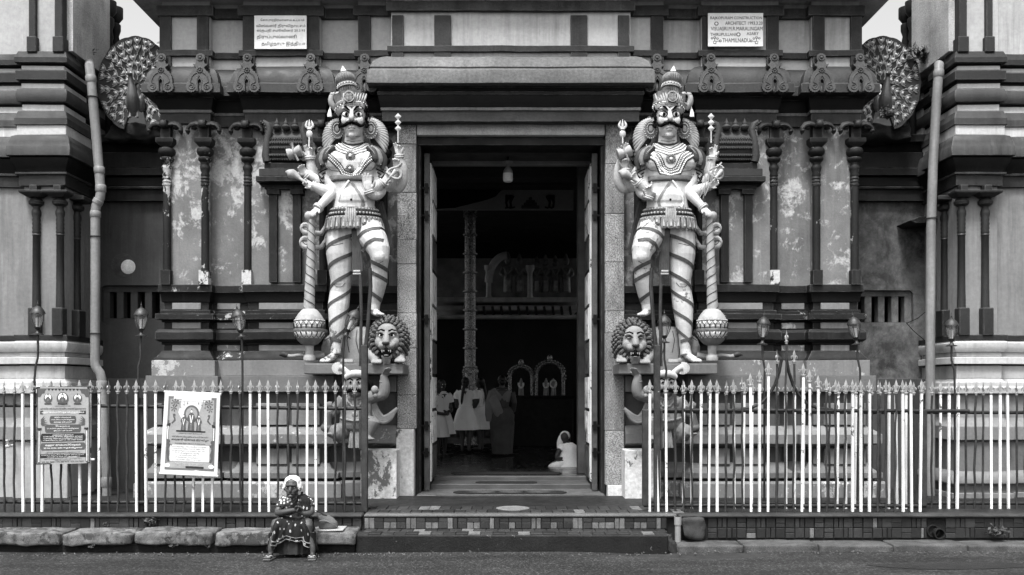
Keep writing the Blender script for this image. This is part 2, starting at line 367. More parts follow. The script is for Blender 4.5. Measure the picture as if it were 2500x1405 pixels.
# --- pilasters with capital and bracket
BRK = mat('dark_paint_grimy', .036, .5, 6, .2, .6, .35, fine=.45)
def pilaster_mesh():
    S = Lp(1); Z = lambda py: (697 - py) * S
    sh = Geo(); a8 = 8
    sh.lathe([(9.5 * S, Z(662)), (9.5 * S, Z(520)), (9.2 * S, Z(456)), (11 * S, Z(455)), (11 * S, Z(451)), (9.2 * S, Z(450)), (10.8 * S, Z(446)), (9.2 * S, Z(442)), (10.8 * S, Z(438)), (9.2 * S, Z(434)),
              (10.8 * S, Z(430)), (9 * S, Z(424)), (12 * S, Z(416)), (12.5 * S, Z(410)), (9 * S, Z(404)), (9.5 * S, Z(400)), (15 * S, Z(396)), (17 * S, Z(391)), (16 * S, Z(388)), (10 * S, Z(386)),
              (13 * S, Z(384)), (19 * S, Z(379)), (20.5 * S, Z(373)), (19 * S, Z(367)), (13 * S, Z(363)), (12 * S, Z(360))], (0, 0, 0), 16)
    base = Geo().box(-11.5 * S, 11.5 * S, -.075, .05, 0, Z(662))
    cap = Geo()
    cap.rings([[(-k * S, -k * S * .95, Z(y)), (k * S, -k * S * .95, Z(y)), (k * S, .06, Z(y)), (-k * S, .06, Z(y))] for k, y in ((12, 362), (20, 354), (21, 352), (21, 343), (13, 341))])
    cap.box(-11.5 * S, 11.5 * S, -.06, .06, Z(341), Z(303))
    br = Geo(); br.box(-8 * S, 8 * S, -.15, .02, Z(318), Z(302)); br.ball((0, -.15, Z(312)), (9 * S, .03, 9 * S), 10)
    for s in (-1, 1):
        for q in range(3):
            y0 = -.045 - .022 * q
            br.tube([(s * 9 * S, y0, Z(306 + 3 * q)), (s * 20 * S, y0, Z(304 + 3 * q)), (s * 31 * S, y0, Z(307 + 3 * q)), (s * 38 * S, y0, Z(316 + 2 * q)), (s * 39 * S, y0, Z(326)), (s * 38 * S, y0, Z(333))],
                    [.02, .022, .022, .02, .018, .008], 7)
        br.ball((s * 38 * S, -.07, Z(326)), (.03, .05, .03), 8)
        br.ball((s * 24 * S, -.05, Z(318)), (.04, .04, .022), 8)
    return sh.mesh('shaft', DARKP, Vector(), 40), base.mesh('base_block', DARKPP, Vector()), cap.mesh('capital', DARK, Vector(), 30), br.mesh('bracket', BRK, Vector(), 45)
PM = pilaster_mesh()
PB_DARK = PM[1].copy(); PB_DARK.materials[0] = DARK
def pilaster(px, Y, sgn):
    b = Vector((Xp(px, Y) * sgn, Y - .03, Zp(697, Y)))
    o = put('pilaster', PM[0], gate, b); put('base_block', PM[1] if (px in (503, 607) and sgn > 0) or (px == 607 and sgn < 0) else PB_DARK, o, b); put('capital', PM[2], o, b); put('bracket', PM[3], o, b)
for px, Y in ((410, 0), (503, 0), (607, RC - .1), (790, 0), (938, RC)):
    for sgn in (1, -1): pilaster(px, Y, sgn)
# --- arch ornaments on the cornice
def kudu_mesh():
    S = Lp(1, -.3); g = Geo(); pts = []
    def sc(cx, cy, r, a0, a1, n, tooth=1.6):
        for i in range(n + 1):
            a = R(lerp(a0, a1, i / n)); rr = r + (tooth if i % 2 else 0); pts.append((cx + rr * math.cos(a), cy + rr * math.sin(a)))
    pts.append((4, 4)); sc(19, 15, 13, -150, 40, 16); 
    for i, q in enumerate(((29, 30), (28.5, 33), (27.5, 37), (28, 40), (25, 44), (25, 47), (21, 50), (20.5, 53.5), (16, 55), (14, 58.5))): pts.append(q)
    pts += [(10, 62), (11, 66), (16, 69), (18, 74), (15, 73), (12, 73), (10, 77), (9.5, 80)]
    sc(0, 89, 10.5, -40, 90, 10, 1.5)
    full = [(x * S, y * S) for x, y in pts] + [(-x * S, y * S) for x, y in pts[::-1][1:]]
    full = [(4 * S, 4 * S)] + full[1:-1] + [(-4 * S, 4 * S)] + [(-4 * S, 30 * S), (0, 36 * S), (4 * S, 30 * S)]
    g.prism(full, -.03, .06)
    for s in (-1, 1):   # scrolls and raised lines
        sp = []
        for i in range(18):
            a = R(90 - s * 0 + i * 32); r = 9.5 * (1 - i / 22); sp.append((s * (19 + r * math.cos(a) * 1), 15 + r * math.sin(a)))
        line = [(7, 50), (13, 47), (18, 41), (21, 33), (22, 27)]
        g.tube([(s * x * S, -.032, y * S) for x, y in line] + [(x * S, -.032, y * S) for x, y in sp], .0075, 5)
        g.tube([(s * x * S, -.032, y * S) for x, y in ((4.5, 3), (5, 20), (6, 32), (3, 40), (0, 43))], .009, 5)
    g.lathe([(8 * S, 0), (8 * S, .012), (6.4 * S, .012), (6 * S, .004), (3.5 * S, .004), (3 * S, .02), (.5 * S, .026)], (0, -.03, 89 * S), 14, axis=(0, -1, 0))
    for i in range(10): g.ball((5.6 * S * math.cos(i * .628), -.036, 89 * S + 5.6 * S * math.sin(i * .628)), .007, 6)
    for i in range(9): g.ball((6 * S * math.cos(i * .7), -.034, 57 * S + 6 * S * math.sin(i * .7)), .011, 6)
    g.ball((0, -.035, 57 * S), .014, 6)
    leaf = Geo(); leaf.ball((0, .02, 16 * S), (4.2 * S, .028, 15 * S), 10)
    return g.mesh('arch_ornament', mat('ornament_paint', .085, .35, 5, .3, .6, .3, fine=.3), Vector(), 35), leaf.mesh('leaf', KAPL, Vector(), 60)
KM = kudu_mesh()
for px, Yf in ((392, -.235), (487, -.235), (602, -.235), (757, -.235), (889, -.15)):
    for s in (1, -1):
        loc = (s * Xp(px, Yf), Yf + .01, Zp(228, Yf)); o = put('arch_ornament', KM[0], gate, loc, (R(-6), 0, 0)); put('leaf', KM[1], o, loc)
# --- shrine niches between the pilasters
NI = mat('niche_paint', .065, .3, 2, .3, .7, .25, fine=.3)
def niche(sgn):
    G = []
    Y = -.02
    def nb(a, b, y0, y1, th, m, nm):
        g = Geo().box(Xp(a, Y - th), Xp(b, Y - th), Y - th, .05, Zp(y0, Y - th), Zp(y1, Y - th)); g = g.mirror() if sgn < 0 else g; return g.obj(nm, m, nroot, bevel=.005)
    nroot = (Geo().box(Xp(668) * sgn, Xp(722) * sgn, -.02, .05, Zp(690), Zp(460))).obj('niche', MIDP, gate)
    nb(656, 676, 470, 690, .07, DARK, 'niche_post'); nb(714, 734, 470, 690, .07, DARK, 'niche_post')
    nb(650, 682, 462, 474, .1, DARK, 'niche_capital'); nb(708, 740, 462, 474, .1, DARK, 'niche_capital')
    nb(646, 744, 452, 462, .08, DARK, 'niche_ledge'); nb(624, 772, 430, 443, .2, DARK, 'niche_ledge'); nb(634, 762, 443, 452, .1, DEEP, 'niche_ledge')
    nb(632, 764, 412, 430, .15, mat('niche_slate', .045, .3, 2, .3, .7, .2), 'niche_ledge'); nb(645, 752, 398, 412, .1, DARK, 'niche_ledge')
    g = Geo(); rg = []          # ribbed barrel roof, its ends curled
    for i in range(13):
        a = R(-10 + i * 15); rr = .17
        rg.append([(Xp(658, -.1), .02 - rr * math.sin(a) * .9, Zp(395, -.1) + .0 + (1 - math.cos(a)) * .21), (Xp(740, -.1), .02 - rr * math.sin(a) * .9, Zp(395, -.1) + (1 - math.cos(a)) * .21),
                   (Xp(740, -.1), .1, Zp(395, -.1) + (1 - math.cos(a)) * .21), (Xp(658, -.1), .1, Zp(395, -.1) + (1 - math.cos(a)) * .21)])
    g.rings(rg)
    g.obj('niche_roof', NI, nroot, 40) if sgn > 0 else g.mirror().obj('niche_roof', NI, nroot, 40)
    for k, py in enumerate((388, 378, 360, 348, 338)):      # beaded bands over the barrel
        g = Geo(); yy = -.14 if 345 < py < 385 else -.12
        g.tube([(Xp(658, -.1), yy, Zp(py, yy)), (Xp(740, -.1), yy, Zp(py, yy))], .012, 6)
        for i in range(14): g.ball((lerp(Xp(662, -.1), Xp(737, -.1), i / 13), yy - .01, Zp(py + 3, yy)), .012, 6)
        (g if sgn > 0 else g.mirror()).obj('bead_band', NI, nroot, 50)
    for s2, cx in ((-1, 650), (1, 748)):
        g = Geo(); pts = [(cx - s2 * 2, 396), (cx + s2 * 1, 380), (cx + s2 * -1, 360), (cx - s2 * 3, 340), (cx - s2 * 8, 318), (cx - s2 * 3, 304), (cx + s2 * 6, 298), (cx + s2 * 9, 304)]
        g.tube([W(x, y, -.12) for x, y in pts], [.05, .055, .05, .045, .042, .04, .03, .012], 8)
        for i in range(12):
            t = i / 11 * (len(pts) - 2); k = int(t); f = t - k; x = lerp(pts[k][0], pts[k + 1][0], f); y = lerp(pts[k][1], pts[k + 1][1], f); g.ball(W(x + s2 * 7, y, -.14), .016, 6)
        (g if sgn > 0 else g.mirror()).obj('scroll_end', NI, nroot, 50)
    for i in range(3):
        g = Geo(); c = W(676 + i * 22, 318, -.1); g.lathe([(.03, 0), (.05, .02), (.055, .04), (.03, .07), (.035, .085), (.012, .12), (.004, .15)], c, 10)
        (g if sgn > 0 else g.mirror()).obj('roof_finial', NI, nroot, 50)
    g = Geo().box(Xp(655, -.06), Xp(742, -.06), -.06, .04, Zp(332, -.06), Zp(298, -.06)); (g if sgn > 0 else g.mirror()).obj('niche_crest', NI, nroot)
for s in (1, -1): niche(s)

# ================================================================ doorway
GRAN = mat('granite', .3, .35, 3.2, .0, .8, .6, 60, fine=1.1)
GRANG = mat('granite_veined', .26, .5, 3.4, .0, .8, .7, 60, fine=1.2, grain=(2.2, 1, .5))
def jamb(sgn):
    cuts = [293, 352, 470, 585, 645, 765, 850, 965, 1047] if sgn > 0 else [293, 400, 522, 640, 760, 812, 905, 1052, 1185]
    for a, b in zip(cuts, cuts[1:]):
        g = Geo().box(Xp(970), Xp(1016 + random.uniform(-1, 1)), -.0 + random.uniform(-.006, .006), .5, Zp(b - .5), Zp(a + .5))
        (g if sgn > 0 else g.mirror()).obj('jamb_stone', random.choice((GRAN, GRANG)), gate, bevel=.004)
    g = Geo().box(Xp(967, -.05), Xp(1010, -.05), -.05, .5, Zp(1250), Zp(cuts[-1] + 1, -.05)); (g if sgn > 0 else g.mirror()).obj('jamb_base', BASEPP, gate, bevel=.006)
    g = Geo().box(Xp(1016, .12), Xp(1027, .12), .12, .45, .3, 4.95); (g if sgn > 0 else g.mirror()).obj('door_frame', DARK, gate, bevel=.01)
for s in (1, -1): jamb(s)
fr = .02
Geo().box(Xp(1017), -Xp(1017), .02, .5, Zp(329), Zp(290)).obj('lintel', mat('lintel_worn', .42, .3, 3, .35, .75, .3, fine=.3), gate, bevel=.006)
Geo().box(-1.2, 1.2, .1, .5, 4.86, 4.95).obj('lintel', DARK, gate)
# door leaves folded back against the passage
LEAF = mat('door_edge_grey', .10, .35, 5, .2, .7, .4, fine=.5)
WHITEP = mat('door_white_paint', .62, .2, 3, .2, .6, .2, peel=(.2, .05, 6))
def leaf(sgn):
    x0, x1 = Xp(1036, .3), Xp(1049, .3)
    ln = thing('door_leaf', (sgn * x0, .3, .36), ('carved door leaf folded back on the side of the seated temple girl' if sgn < 0 else 'carved door leaf folded back beside the standing girls in white'), 'door', 'open temple door leaves')
    M_ = lambda g: g if sgn > 0 else g.mirror()
    M_(Geo().box(x0, x1, .28, .36, .36, 4.8)).obj('stile', LEAF, ln, bevel=.004)
    M_(Geo().box(x0, x1 - .01, .362, 1.35, .36, 4.8)).obj('board', DARK, ln)
    for k in range(4):
        yy = .40 + k * .045
        M_(Geo().box(x1 - .012, x1 + .012, yy, yy + .028, .47, 4.70)).obj('moulded_strip', WHITEP, ln, bevel=.003)
    for k in range(9):
        z0 = .5 + k * .47; yy = .62
        g = Geo(); g.box(x1 - .012, x1 + .02, yy, yy + .62, z0, z0 + .42); g.lathe([(.14, 0), (.14, .008), (.1, .014), (.03, .02)], (x1 + .015, yy + .3, z0 + .21), 12, axis=(1, 0, 0)); M_(g).obj('carved_panel', WHITEP if k % 3 else LEAF, ln, 40)
    for py in (460, 527, 780, 1040, 1105):
        g = Geo(); z = Zp(py, .28); g.box(x0 - .10, x1, .262, .281, z - .012, z + .012); g.box(x0 + .01, x1 - .015, .255, .283, z - .06, z + .06); g.tube([(x0 - .1, .27, z - .04), (x0 - .1, .27, z + .04)], .018, 7); M_(g).obj('hinge', DEEP, ln)
for s in (1, -1): leaf(s)

# ================================================================ recessed link walls with vents
def link_wall(sgn):
    Y = .95; r = thing('recessed_wall', (sgn * Xp(320, Y), Y, .3), 'dark recessed wall with a slotted vent ' + ('and a white bulb-shaped patch' if sgn > 0 else 'and pale cloudy smears'), 'wall')
    M_ = lambda g: g if sgn > 0 else g.mirror()
    m = MIDD if sgn > 0 else mat('slate_paint_smeared', .07, .45, 1.6, .5, .72, .2, peel=(.44, .15, 1.6, .12))
    xl, xr = Xp(195, Y), Xp(420, Y); vy0, vy1 = (697, 793) if sgn > 0 else (709, 797); va, vb = (247, 398) if sgn > 0 else (264, 400)
    # wall built round the vent opening
    zt, zb = Zp(vy0, Y), Zp(vy1, Y)
    M_(Geo().box(xl, xr, Y, Y + .3, zt, Zp(485, Y))).obj('wall', m, r); M_(Geo().box(xl, xr, Y, Y + .3, .2, zb)).obj('wall', m, r)
    M_(Geo().box(xl, Xp(va, Y), Y, Y + .3, zb, zt)).obj('wall', m, r); M_(Geo().box(Xp(vb, Y), xr, Y, Y + .3, zb, zt)).obj('wall', m, r)
    slots = ((263, 280), (297, 314), (332, 349), (367, 386)) if sgn > 0 else ((281, 296), (313, 330), (346, 362), (379, 395)); sy0, sy1 = (712, 777) if sgn > 0 else (723, 787)
    vp = M_(Geo().box(Xp(va, Y), Xp(vb, Y), Y + .06, Y + .2, zb, Zp(sy1, Y))).obj('vent_panel', m, r)
    M_(Geo().box(Xp(va, Y), Xp(vb, Y), Y + .06, Y + .2, Zp(sy0, Y), zt)).obj('vent_rail', m, vp)
    ed = [va] + [q for s_ in slots for q in s_] + [vb]
    for a, b in zip(ed[::2], ed[1::2]): M_(Geo().box(Xp(a, Y), Xp(b, Y), Y + .06, Y + .2, Zp(sy1, Y), Zp(sy0, Y))).obj('vent_bar', m, vp, bevel=.006)
    M_(Geo().box(xl, xr, Y + .45, Y + .5, zb - .1, zt + .1)).obj('vent_back', BLACK, vp)
    for cx, cy, qx, qy in ((va, vy0, 1, 1), (va, vy1, 1, -1)):      # rounded corners
        pts = [(cx, cy)] + [(cx + qx * 12 - qx * 12 * math.cos(R(a)), cy + qy * 12 - qy * 12 * math.sin(R(a))) for a in range(0, 91, 15)]
        M_(Geo().prism([(Xp(x, Y), Zp(y, Y)) for x, y in pts], Y + .001, Y + .06)).obj('vent_corner', m, vp)
    # layered courses at the top, dark
    for a, b, o_, mm in ((328, 346, .16, DARK), (346, 372, .07, DEEP), (372, 410, .10, DARK), (410, 428, .13, DARK), (428, 433, .05, DEEP), (433, 455, .09, DEEP), (455, 461, .12, DARK), (461, 491, .08, DARK)):
        M_(Geo().box(xl, xr, Y - o_, Y + .3, Zp(b, Y - o_), Zp(a, Y - o_))).obj('moulding', mm, r, bevel=.006)
    M_(Geo().box(xl, xr, Y - .12, Y + .3, .2, Zp(925, Y - .12))).obj('base_block', mat('mid_dark_base', 0), r, bevel=.006)
    if sgn > 0:
        g = Geo(); c = W(313, 652, Y); g.lathe([(.105, -.02), (.10, .004), (.07, .012), (.02, .014)], c, 18, axis=(0, -1, 0)); g.obj('plaster_patch', mat('plaster_patch', .62, .25, 9, 0, .85, .4, fine=.3), r, 50)
        g = Geo(); g.lathe([(.17, -.02), (.165, .003), (.1, .004)], W(300, 648, Y) , 22, axis=(0, -1, 0)); g.obj('cement_patch', mat('cement_patch', .09, .4, 8, 0, .9, .4), r, 50)
    return r
for s in (1, -1): link_wall(s)

# ================================================================ side towers
TW = mat('tower_wall_paint', .25, .2, .8, .3, .75, .18)
def tower(sgn):
    Y0 = -.25; xs = lambda px: Xp(px, Y0)
    r = thing('temple_tower', (sgn * xs(60), .3, .3), 'stepped temple side tower with pale base, ' + ('a sagging lantern and poster before it' if sgn > 0 else 'a thin cable down beside its pipe and weeds above'), 'tower', 'side towers')
    r['label'] = 'stepped side tower with paired pilasters beside the wall with the white patch' if sgn > 0 else 'stepped side tower with paired pilasters beside the smeared grey wall'
    path = [(xs(-1100), Y0 + .1), (xs(52), Y0 + .1), (xs(52), Y0), (xs(157), Y0), (xs(157), Y0 + .62), (xs(157) - .1, Y0 + .62), (xs(157) - .1, 1.5)]
    def C(pts, m, nm='moulding', sm=None): return course(r, path, Y0, pts, m, nm, .006, sm, sgn < 0)
    M_ = lambda g: g if sgn > 0 else g.mirror()
    TD = mat('tower_dark_paint', .035, .35, 1.4, .5, .6, .18, fine=.25, wear=.1); TM = mat('tower_mid_paint', .075, .35, 1.4, .5, .65, .18, wear=.16)
    C([(-.02, -60), (-.02, 128)], LIGHT, 'upper_wall')
    C([(.04, 126), (.085, 140), (.085, 153)], TD); C([(.01, 153), (.01, 161)], DEEP); C([(.0, 161), (.0, 172)], PALE, 'pale_strip'); C([(.07, 172), (.07, 195)], TD)
    C([(.02, 195), (.02, 203)], DEEP); C([(.0, 203), (.0, 217)], PALE, 'pale_strip'); C([(.05, 217), (.075, 226), (.078, 238), (.05, 249)], TM, sm=35); C([(.0, 249), (.0, 256)], DEEP)
    C([(-.01, 256), (-.01, 272)], PALE, 'pale_strip'); C([(.04, 272), (.085, 289), (.085, 305)], TM); C([(.055, 305), (.055, 330)], PALE, 'pale_strip')
    C([(.05, 329), (.12, 332), (.155, 345), (.165, 354), (.18, 357), (.18, 379), (.05, 383)], TM, 'cornice', 45); C([(.13, 383), (.125, 392), (.07, 408), (.05, 420)], DEEP, sm=40); C([(.075, 420), (.075, 426), (.03, 427), (.03, 454)], TD)
    C([(-.03, 452), (-.03, 822)], TW, 'wall')
    C([(.09, 818), (.09, 831)], TD); C([(.05, 830), (.09, 836), (.09, 849), (.05, 860)], PALE, 'base_moulding', 40); C([(.02, 860), (.02, 872)], LIGHT); C([(.09, 872), (.09, 889)], PALE, 'base_moulding'); C([(.0, 889), (.0, 893)], DEEP)
    C([(.02, 893), (.02, 925)], LIGHT, 'base_wall'); C([(.02, 925), (.05, 931), (.09, 934), (.10, 944), (.14, 948), (.14, 962)], LIGHT, 'base_moulding', 30); C([(.05, 962), (.05, 1055)], MID, 'base_wall')
    C([(.05, 1020), (.08, 1030), (.16, 1042), (.16, 1075), (.05, 1078)], MID, 'base_moulding', 40); C([(.1, 1078), (.1, 1265)], LIGHT if sgn > 0 else BASE, 'base_wall')
    if sgn < 0:
        C([(.1, 1150), (.13, 1158), (.18, 1168), (.18, 1182), (.1, 1186)], MID, 'base_moulding', 40); C([(.16, 1205), (.16, 1262)], MID, 'base_block')
    # dark posts of the upper storey
    for a, b in ((74, 90), (137, 156)):
        M_(Geo().box(xs(a), xs(b), Y0 - .045, Y0 + .3, Zp(128, Y0), 7.4)).obj('upper_post', TD, r, bevel=.008)
        M_(Geo().box(xs(a) - .02, xs(b) + .02, Y0 - .06, Y0 + .3, Zp(128, Y0 - .04), Zp(90, Y0 - .04))).obj('post_base', TD, r, bevel=.008)
    # set-back flank of the upper storey: rough wall and a pair of turned columns
    M_(Geo().box(xs(60), xs(164) + .035, Y0 + .08, .92, Zp(150, .2), 7.4)).obj('flank_wall', mat('rough_pale_wall', .42, .3, 2.4, .35, .85, 1.0, 7, fine=.3), r)
    for yy in (1.02, 1.24):
        g = Geo(); x = xs(164) - .02; g.lathe([(.05, 4.6), (.05, 6.0), (.065, 6.02), (.045, 6.1)] + [(.045 + .018 * (k % 2), 6.15 + .05 * k) for k in range(10)] + [(.045, 6.7), (.07, 6.78), (.07, 6.86), (.045, 6.88), (.1, 6.96), (.1, 7.1)], (x, yy, 0), 12); M_(g).obj('flank_column', DARK, r, 40)
    M_(Geo().box(xs(60), xs(164) - .1, .9, 1.3, 4.4, 7.6)).obj('flank_wall', LIGHT, r)
    # paired pilasters
    for px, yy in ((89, Y0), (147, Y0), (157, None)):
        S = Lp(1, Y0)
        x, y = (xs(px), Y0 + .0) if yy is not None else (xs(157) + .0, Y0 + .34)
        Z = lambda p: Zp(p, Y0 - .05)
        g = Geo(); g.lathe([(10 * S, Z(752)), (9 * S, Z(700)), (8.5 * S, Z(575)), (10 * S, Z(573)), (8.5 * S, Z(570))] + [((8.5 if k % 2 else 10) * S, Z(566 - 5 * k)) for k in range(8)] +
                             [(11 * S, Z(522)), (11 * S, Z(516)), (8 * S, Z(508)), (8 * S, Z(504)), (11 * S, Z(502)), (17 * S, Z(498)), (18 * S, Z(491)), (13 * S, Z(486)), (11 * S, Z(482))], (x, y, 0), 14)
        o = M_(g).obj('pilaster', TD, r, 40)
        if yy is not None:
            M_(Geo().box(x - 13 * S, x + 13 * S, y - .09, y + .05, Z(820), Z(752))).obj('base_block', TD, o, bevel=.01)
            g = Geo(); g.rings([[(x - k * S, y - .03 - k * S * .8, Z(q)), (x + k * S, y - .03 - k * S * .8, Z(q)), (x + k * S, y + .05, Z(q)), (x - k * S, y + .05, Z(q))] for k, q in ((16, 482), (29, 474), (30, 468))]); g.box(x - 9 * S, x + 9 * S, y - .09, y + .03, Z(468), Z(453)); M_(g).obj('capital', TD, o, bevel=.006, recalc=True)
        else:
            M_(Geo().box(x - .05, x + .075, y - .1, y + .1, Z(820), Z(752))).obj('base_block', TD, o, bevel=.01)
            M_(Geo().box(x - .05, x + .16, y - .17, y + .17, Z(479), Z(468))).obj('capital', TD, o, bevel=.01)
    return r
for s in (1, -1): tower(s)
# low building far behind the gap, seen over the peacocks
for s in (1, -1):
    b = thing('rear_building', (s * 5.0, 6.3, .3), 'low tiled roof end behind the peacock ' + ('by the Tamil plaque' if s > 0 else 'by the English plaque'), 'building')
    b.location.x = -s * 5.0; ORG[b.name] = Vector((-s * 5.0, 6.3, .3))
    zt = 8.25 if s > 0 else 7.4
    Geo().box(-s * 3.5, -s * 7.5, 6.3, 8, .2, zt).obj('wall', MIDD, b)
    Geo().box(-s * 3.4, -s * 7.6, 6.1, 8, zt, zt + .14).obj('parapet', PALE, b, bevel=.01)
    for k in range(16): 
        x = -s * (3.6 + k * .25); Geo().tube([(x, 6.3, zt + .16), (x, 8, zt + .4)], .11, 8).obj('roof_tile', MID, b)
# ================================================================ plinth, steps, kerbs
TILE = [mat('tile_a', .045, .3, 3, .2, .55, .2, fine=.3), mat('tile_b', .058, .3, 3, .2, .55, .2, fine=.3), mat('tile_c', .035, .3, 3, .2, .55, .2, fine=.3), mat('tile_worn', .17, .4, 9, .2, .7, .3, fine=.4)]
GROUT = mat('grout', .028, .3, 4, .2, .9, .3)
SLAB = mat('plinth_edge', .06, .45, 4, .3, .75, .4, fine=.5)
YF = -1.9; ZT = .343
plinth = Geo().box(-13, 13, YF + .02, .6, -.02, ZT - .03).obj('pavement', GROUT); tag(plinth, kind='structure')
def slab(x0, x1, y0, y1, z0, z1, m, nm='kerb_slab'): return Geo().box(x0, x1, y0, y1, z0, z1).obj(nm, m, plinth, bevel=.012)
slab(-13, Xp(885, YF), YF - .03, YF + .16, ZT - .035, ZT, SLAB); slab(Xp(889, YF), Xp(1652, YF), YF - .035, YF + .1, ZT - .03, ZT + .004, mat('step_edge', .13, .3, 4, 0, .7, .3, fine=.4)); slab(Xp(1656, YF), 13, YF - .03, YF + .16, ZT - .035, ZT, SLAB)
tile_cache = {}
def tile(x0, x1, z0, z1, y, m, parent, gap=.003, top=False):
    """one tile with its own edges, slightly proud of the grout and uneven"""
    sx, sz = round(abs(x1 - x0), 2), round(abs(z1 - z0), 2)
    k = (sx, sz, m.name, top)
    if k not in tile_cache:
        a, b = sx / 2 - gap, sz / 2 - gap; c = .003
        if not top:
            pts = lambda q, yy: [(-a + q, yy, -b + q), (a - q, yy, -b + q), (a - q, yy, b - q), (-a + q, yy, b - q)]
            tile_cache[k] = Geo().rings([pts(0, .01), pts(0, -.009), pts(c, -.012)]).mesh('tile', m, Vector())
        else:
            pts = lambda q, zz: [(-a + q, -b + q, zz), (a - q, -b + q, zz), (a - q, b - q, zz), (-a + q, b - q, zz)]
            tile_cache[k] = Geo().rings([pts(0, -.01), pts(0, .005), pts(c, .008)]).mesh('tile', m, Vector())
    j = random.uniform(-.0025, .0025)
    if top: return put('tile', tile_cache[k], parent, ((x0 + x1) / 2, (z0 + z1) / 2, y + j))
    return put('tile', tile_cache[k], parent, ((x0 + x1) / 2, y + j, (z0 + z1) / 2))
def pick(w=.08): return TILE[3] if random.random() < w else random.choice(TILE[:3])
def tile_face(px0, px1, z0, z1, y, parent, rows, worn=.02):
    """basket-weave tiling: blocks of two upright or two lying tiles"""
    x, xe = Xp(px0, y), Xp(px1, y); h = z1 - z0; k = 0
    while x < xe - .02:
        wd = min(.105, xe - x)
        for r_ in range(rows):
            a, b = z0 + h * r_ / rows, z0 + h * (r_ + 1) / rows
            if (k + r_) % 2: tile(x, x + wd, a, b, y, pick(worn), parent)
            elif (k // 2 + r_) % 2: tile(x, x + wd / 2, a, b, y, pick(worn), parent); tile(x + wd / 2, x + wd, a, b, y, pick(worn), parent)
            else: tile(x, x + wd, a, (a + b) / 2, y, pick(worn), parent); tile(x, x + wd, (a + b) / 2, b, y, pick(worn), parent)
        x += wd; k += 1
tile_face(-300, 884, .185, ZT - .038, YF + .012, plinth, 1)
tile_face(1727, 2262, .085, ZT - .038, YF + .012, plinth, 2, .03); tile_face(2308, 2800, .085, ZT - .038, YF + .012, plinth, 2, .03)
# landing in front of the door: loose-laid small tiles on top of the plinth
x = Xp(890, YF)
while x < Xp(1650, YF):
    for k, (ya, yb) in enumerate(((YF + .10, YF + .36), (YF + .36, YF + .66))):
        sft = .06 if k else 0
        tile(x + sft, x + .12 + sft, ya, yb, ZT - .001, pick(.1), plinth, top=True)
    x += .12
# steps
st = thing('entrance_steps', (0, -2.1, 0), 'two low tiled steps with blackened risers below the doorway', 'steps')
BLK = mat('blackened_riser', .018, .6, 3, .4, .7, .4, fine=.5, peel=(.12, .12, 5))
YS = -2.28; ZS = .185
xa, xb = Xp(868, YS), Xp(1632, YS)
Geo().box(xa, xb, YS, YF + .03, -.05, ZS - .008).obj('lower_step', BLK, st, bevel=.012)
x = xa
while x < xb - .05:
    tile(x, min(x + .13, xb), YS + .01, YS + .19, ZS - .004, pick(.12), st, top=True); tile(x + .05, min(x + .18, xb + .02), YS + .19, YF - .0, ZS - .004, pick(.12), st, top=True); x += .13
Geo().box(Xp(889, YF), Xp(1628, YF), YF - .012, YF + .03, ZS, ZT - .03).obj('riser', GROUT, st)
x = Xp(890, YF); k = 0
while x < Xp(1625, YF) - .03:
    if k % 4 == 0: tile(x, x + .055, ZS + .005, ZT - .035, YF - .013, TILE[3], st); tile(x + .055, x + .11, ZS + .005, ZT - .035, YF - .013, TILE[3] if random.random() < .6 else pick(), st); x += .11
    elif k % 4 == 2: tile(x, x + .14, ZS + .075, ZT - .035, YF - .013, pick(.05), st); tile(x, x + .07, ZS + .005, ZS + .075, YF - .013, TILE[3], st); tile(x + .07, x + .14, ZS + .005, ZS + .075, YF - .013, TILE[3] if random.random() < .5 else pick(), st); x += .14
    else: tile(x, x + .1, ZS + .075, ZT - .035, YF - .013, pick(.05), st); tile(x, x + .1, ZS + .005, ZS + .075, YF - .013, pick(.05), st); x += .1
    k += 1
# rough kerb stones on the left
STONE = mat('kerb_stone', .2, .6, 9, 0, .9, 1.0, 24, fine=.8, peel=(.35, .07, 9))
def rock(name, x0, x1, y0, y1, z0, z1, m, parent=None, n=(14, 6, 4), amp=.012, tilt=0):
    g = Geo(); nx, ny, nz = n; idx = {}; rnd = random.Random(int(abs(x0 * 1000)))
    bm = bmesh.new(); bmesh.ops.create_cube(bm, size=1.0); bmesh.ops.subdivide_edges(bm, edges=bm.edges[:], cuts=6, use_grid_fill=True)
    from mathutils import noise as mn
    cx, cy, cz = (x0 + x1) / 2, (y0 + y1) / 2, (z0 + z1) / 2; hx, hy, hz = (x1 - x0) / 2, (y1 - y0) / 2, (z1 - z0) / 2
    for v in bm.verts:
        p = v.co * 2; r = min(hx, hy, hz) * .38
        q = Vector((p.x * hx, p.y * hy, p.z * hz))
        inn = Vector((max(-hx + r, min(hx - r, q.x)), max(-hy + r, min(hy - r, q.y)), max(-hz + r, min(hz - r, q.z)))); d = q - inn
        if d.length > r: q = inn + d.normalized() * r
        nv = mn.noise_vector(Vector((q.x + cx, q.y, q.z)) * 6) * amp + mn.noise_vector(Vector((q.x + cx, q.y, q.z)) * 22) * amp * .4
        q += nv; q.z += tilt * q.x; v.co = q + Vector((cx, cy, cz)) - origin_of(parent)
    me = bpy.data.meshes.new(name); bm.to_mesh(me); bm.free(); me.materials.append(m); me.polygons.foreach_set('use_smooth', [True] * len(me.polygons))
    o = bpy.data.objects.new(name, me); COL.objects.link(o); o.parent = parent; ORG[o.name] = origin_of(parent); return o
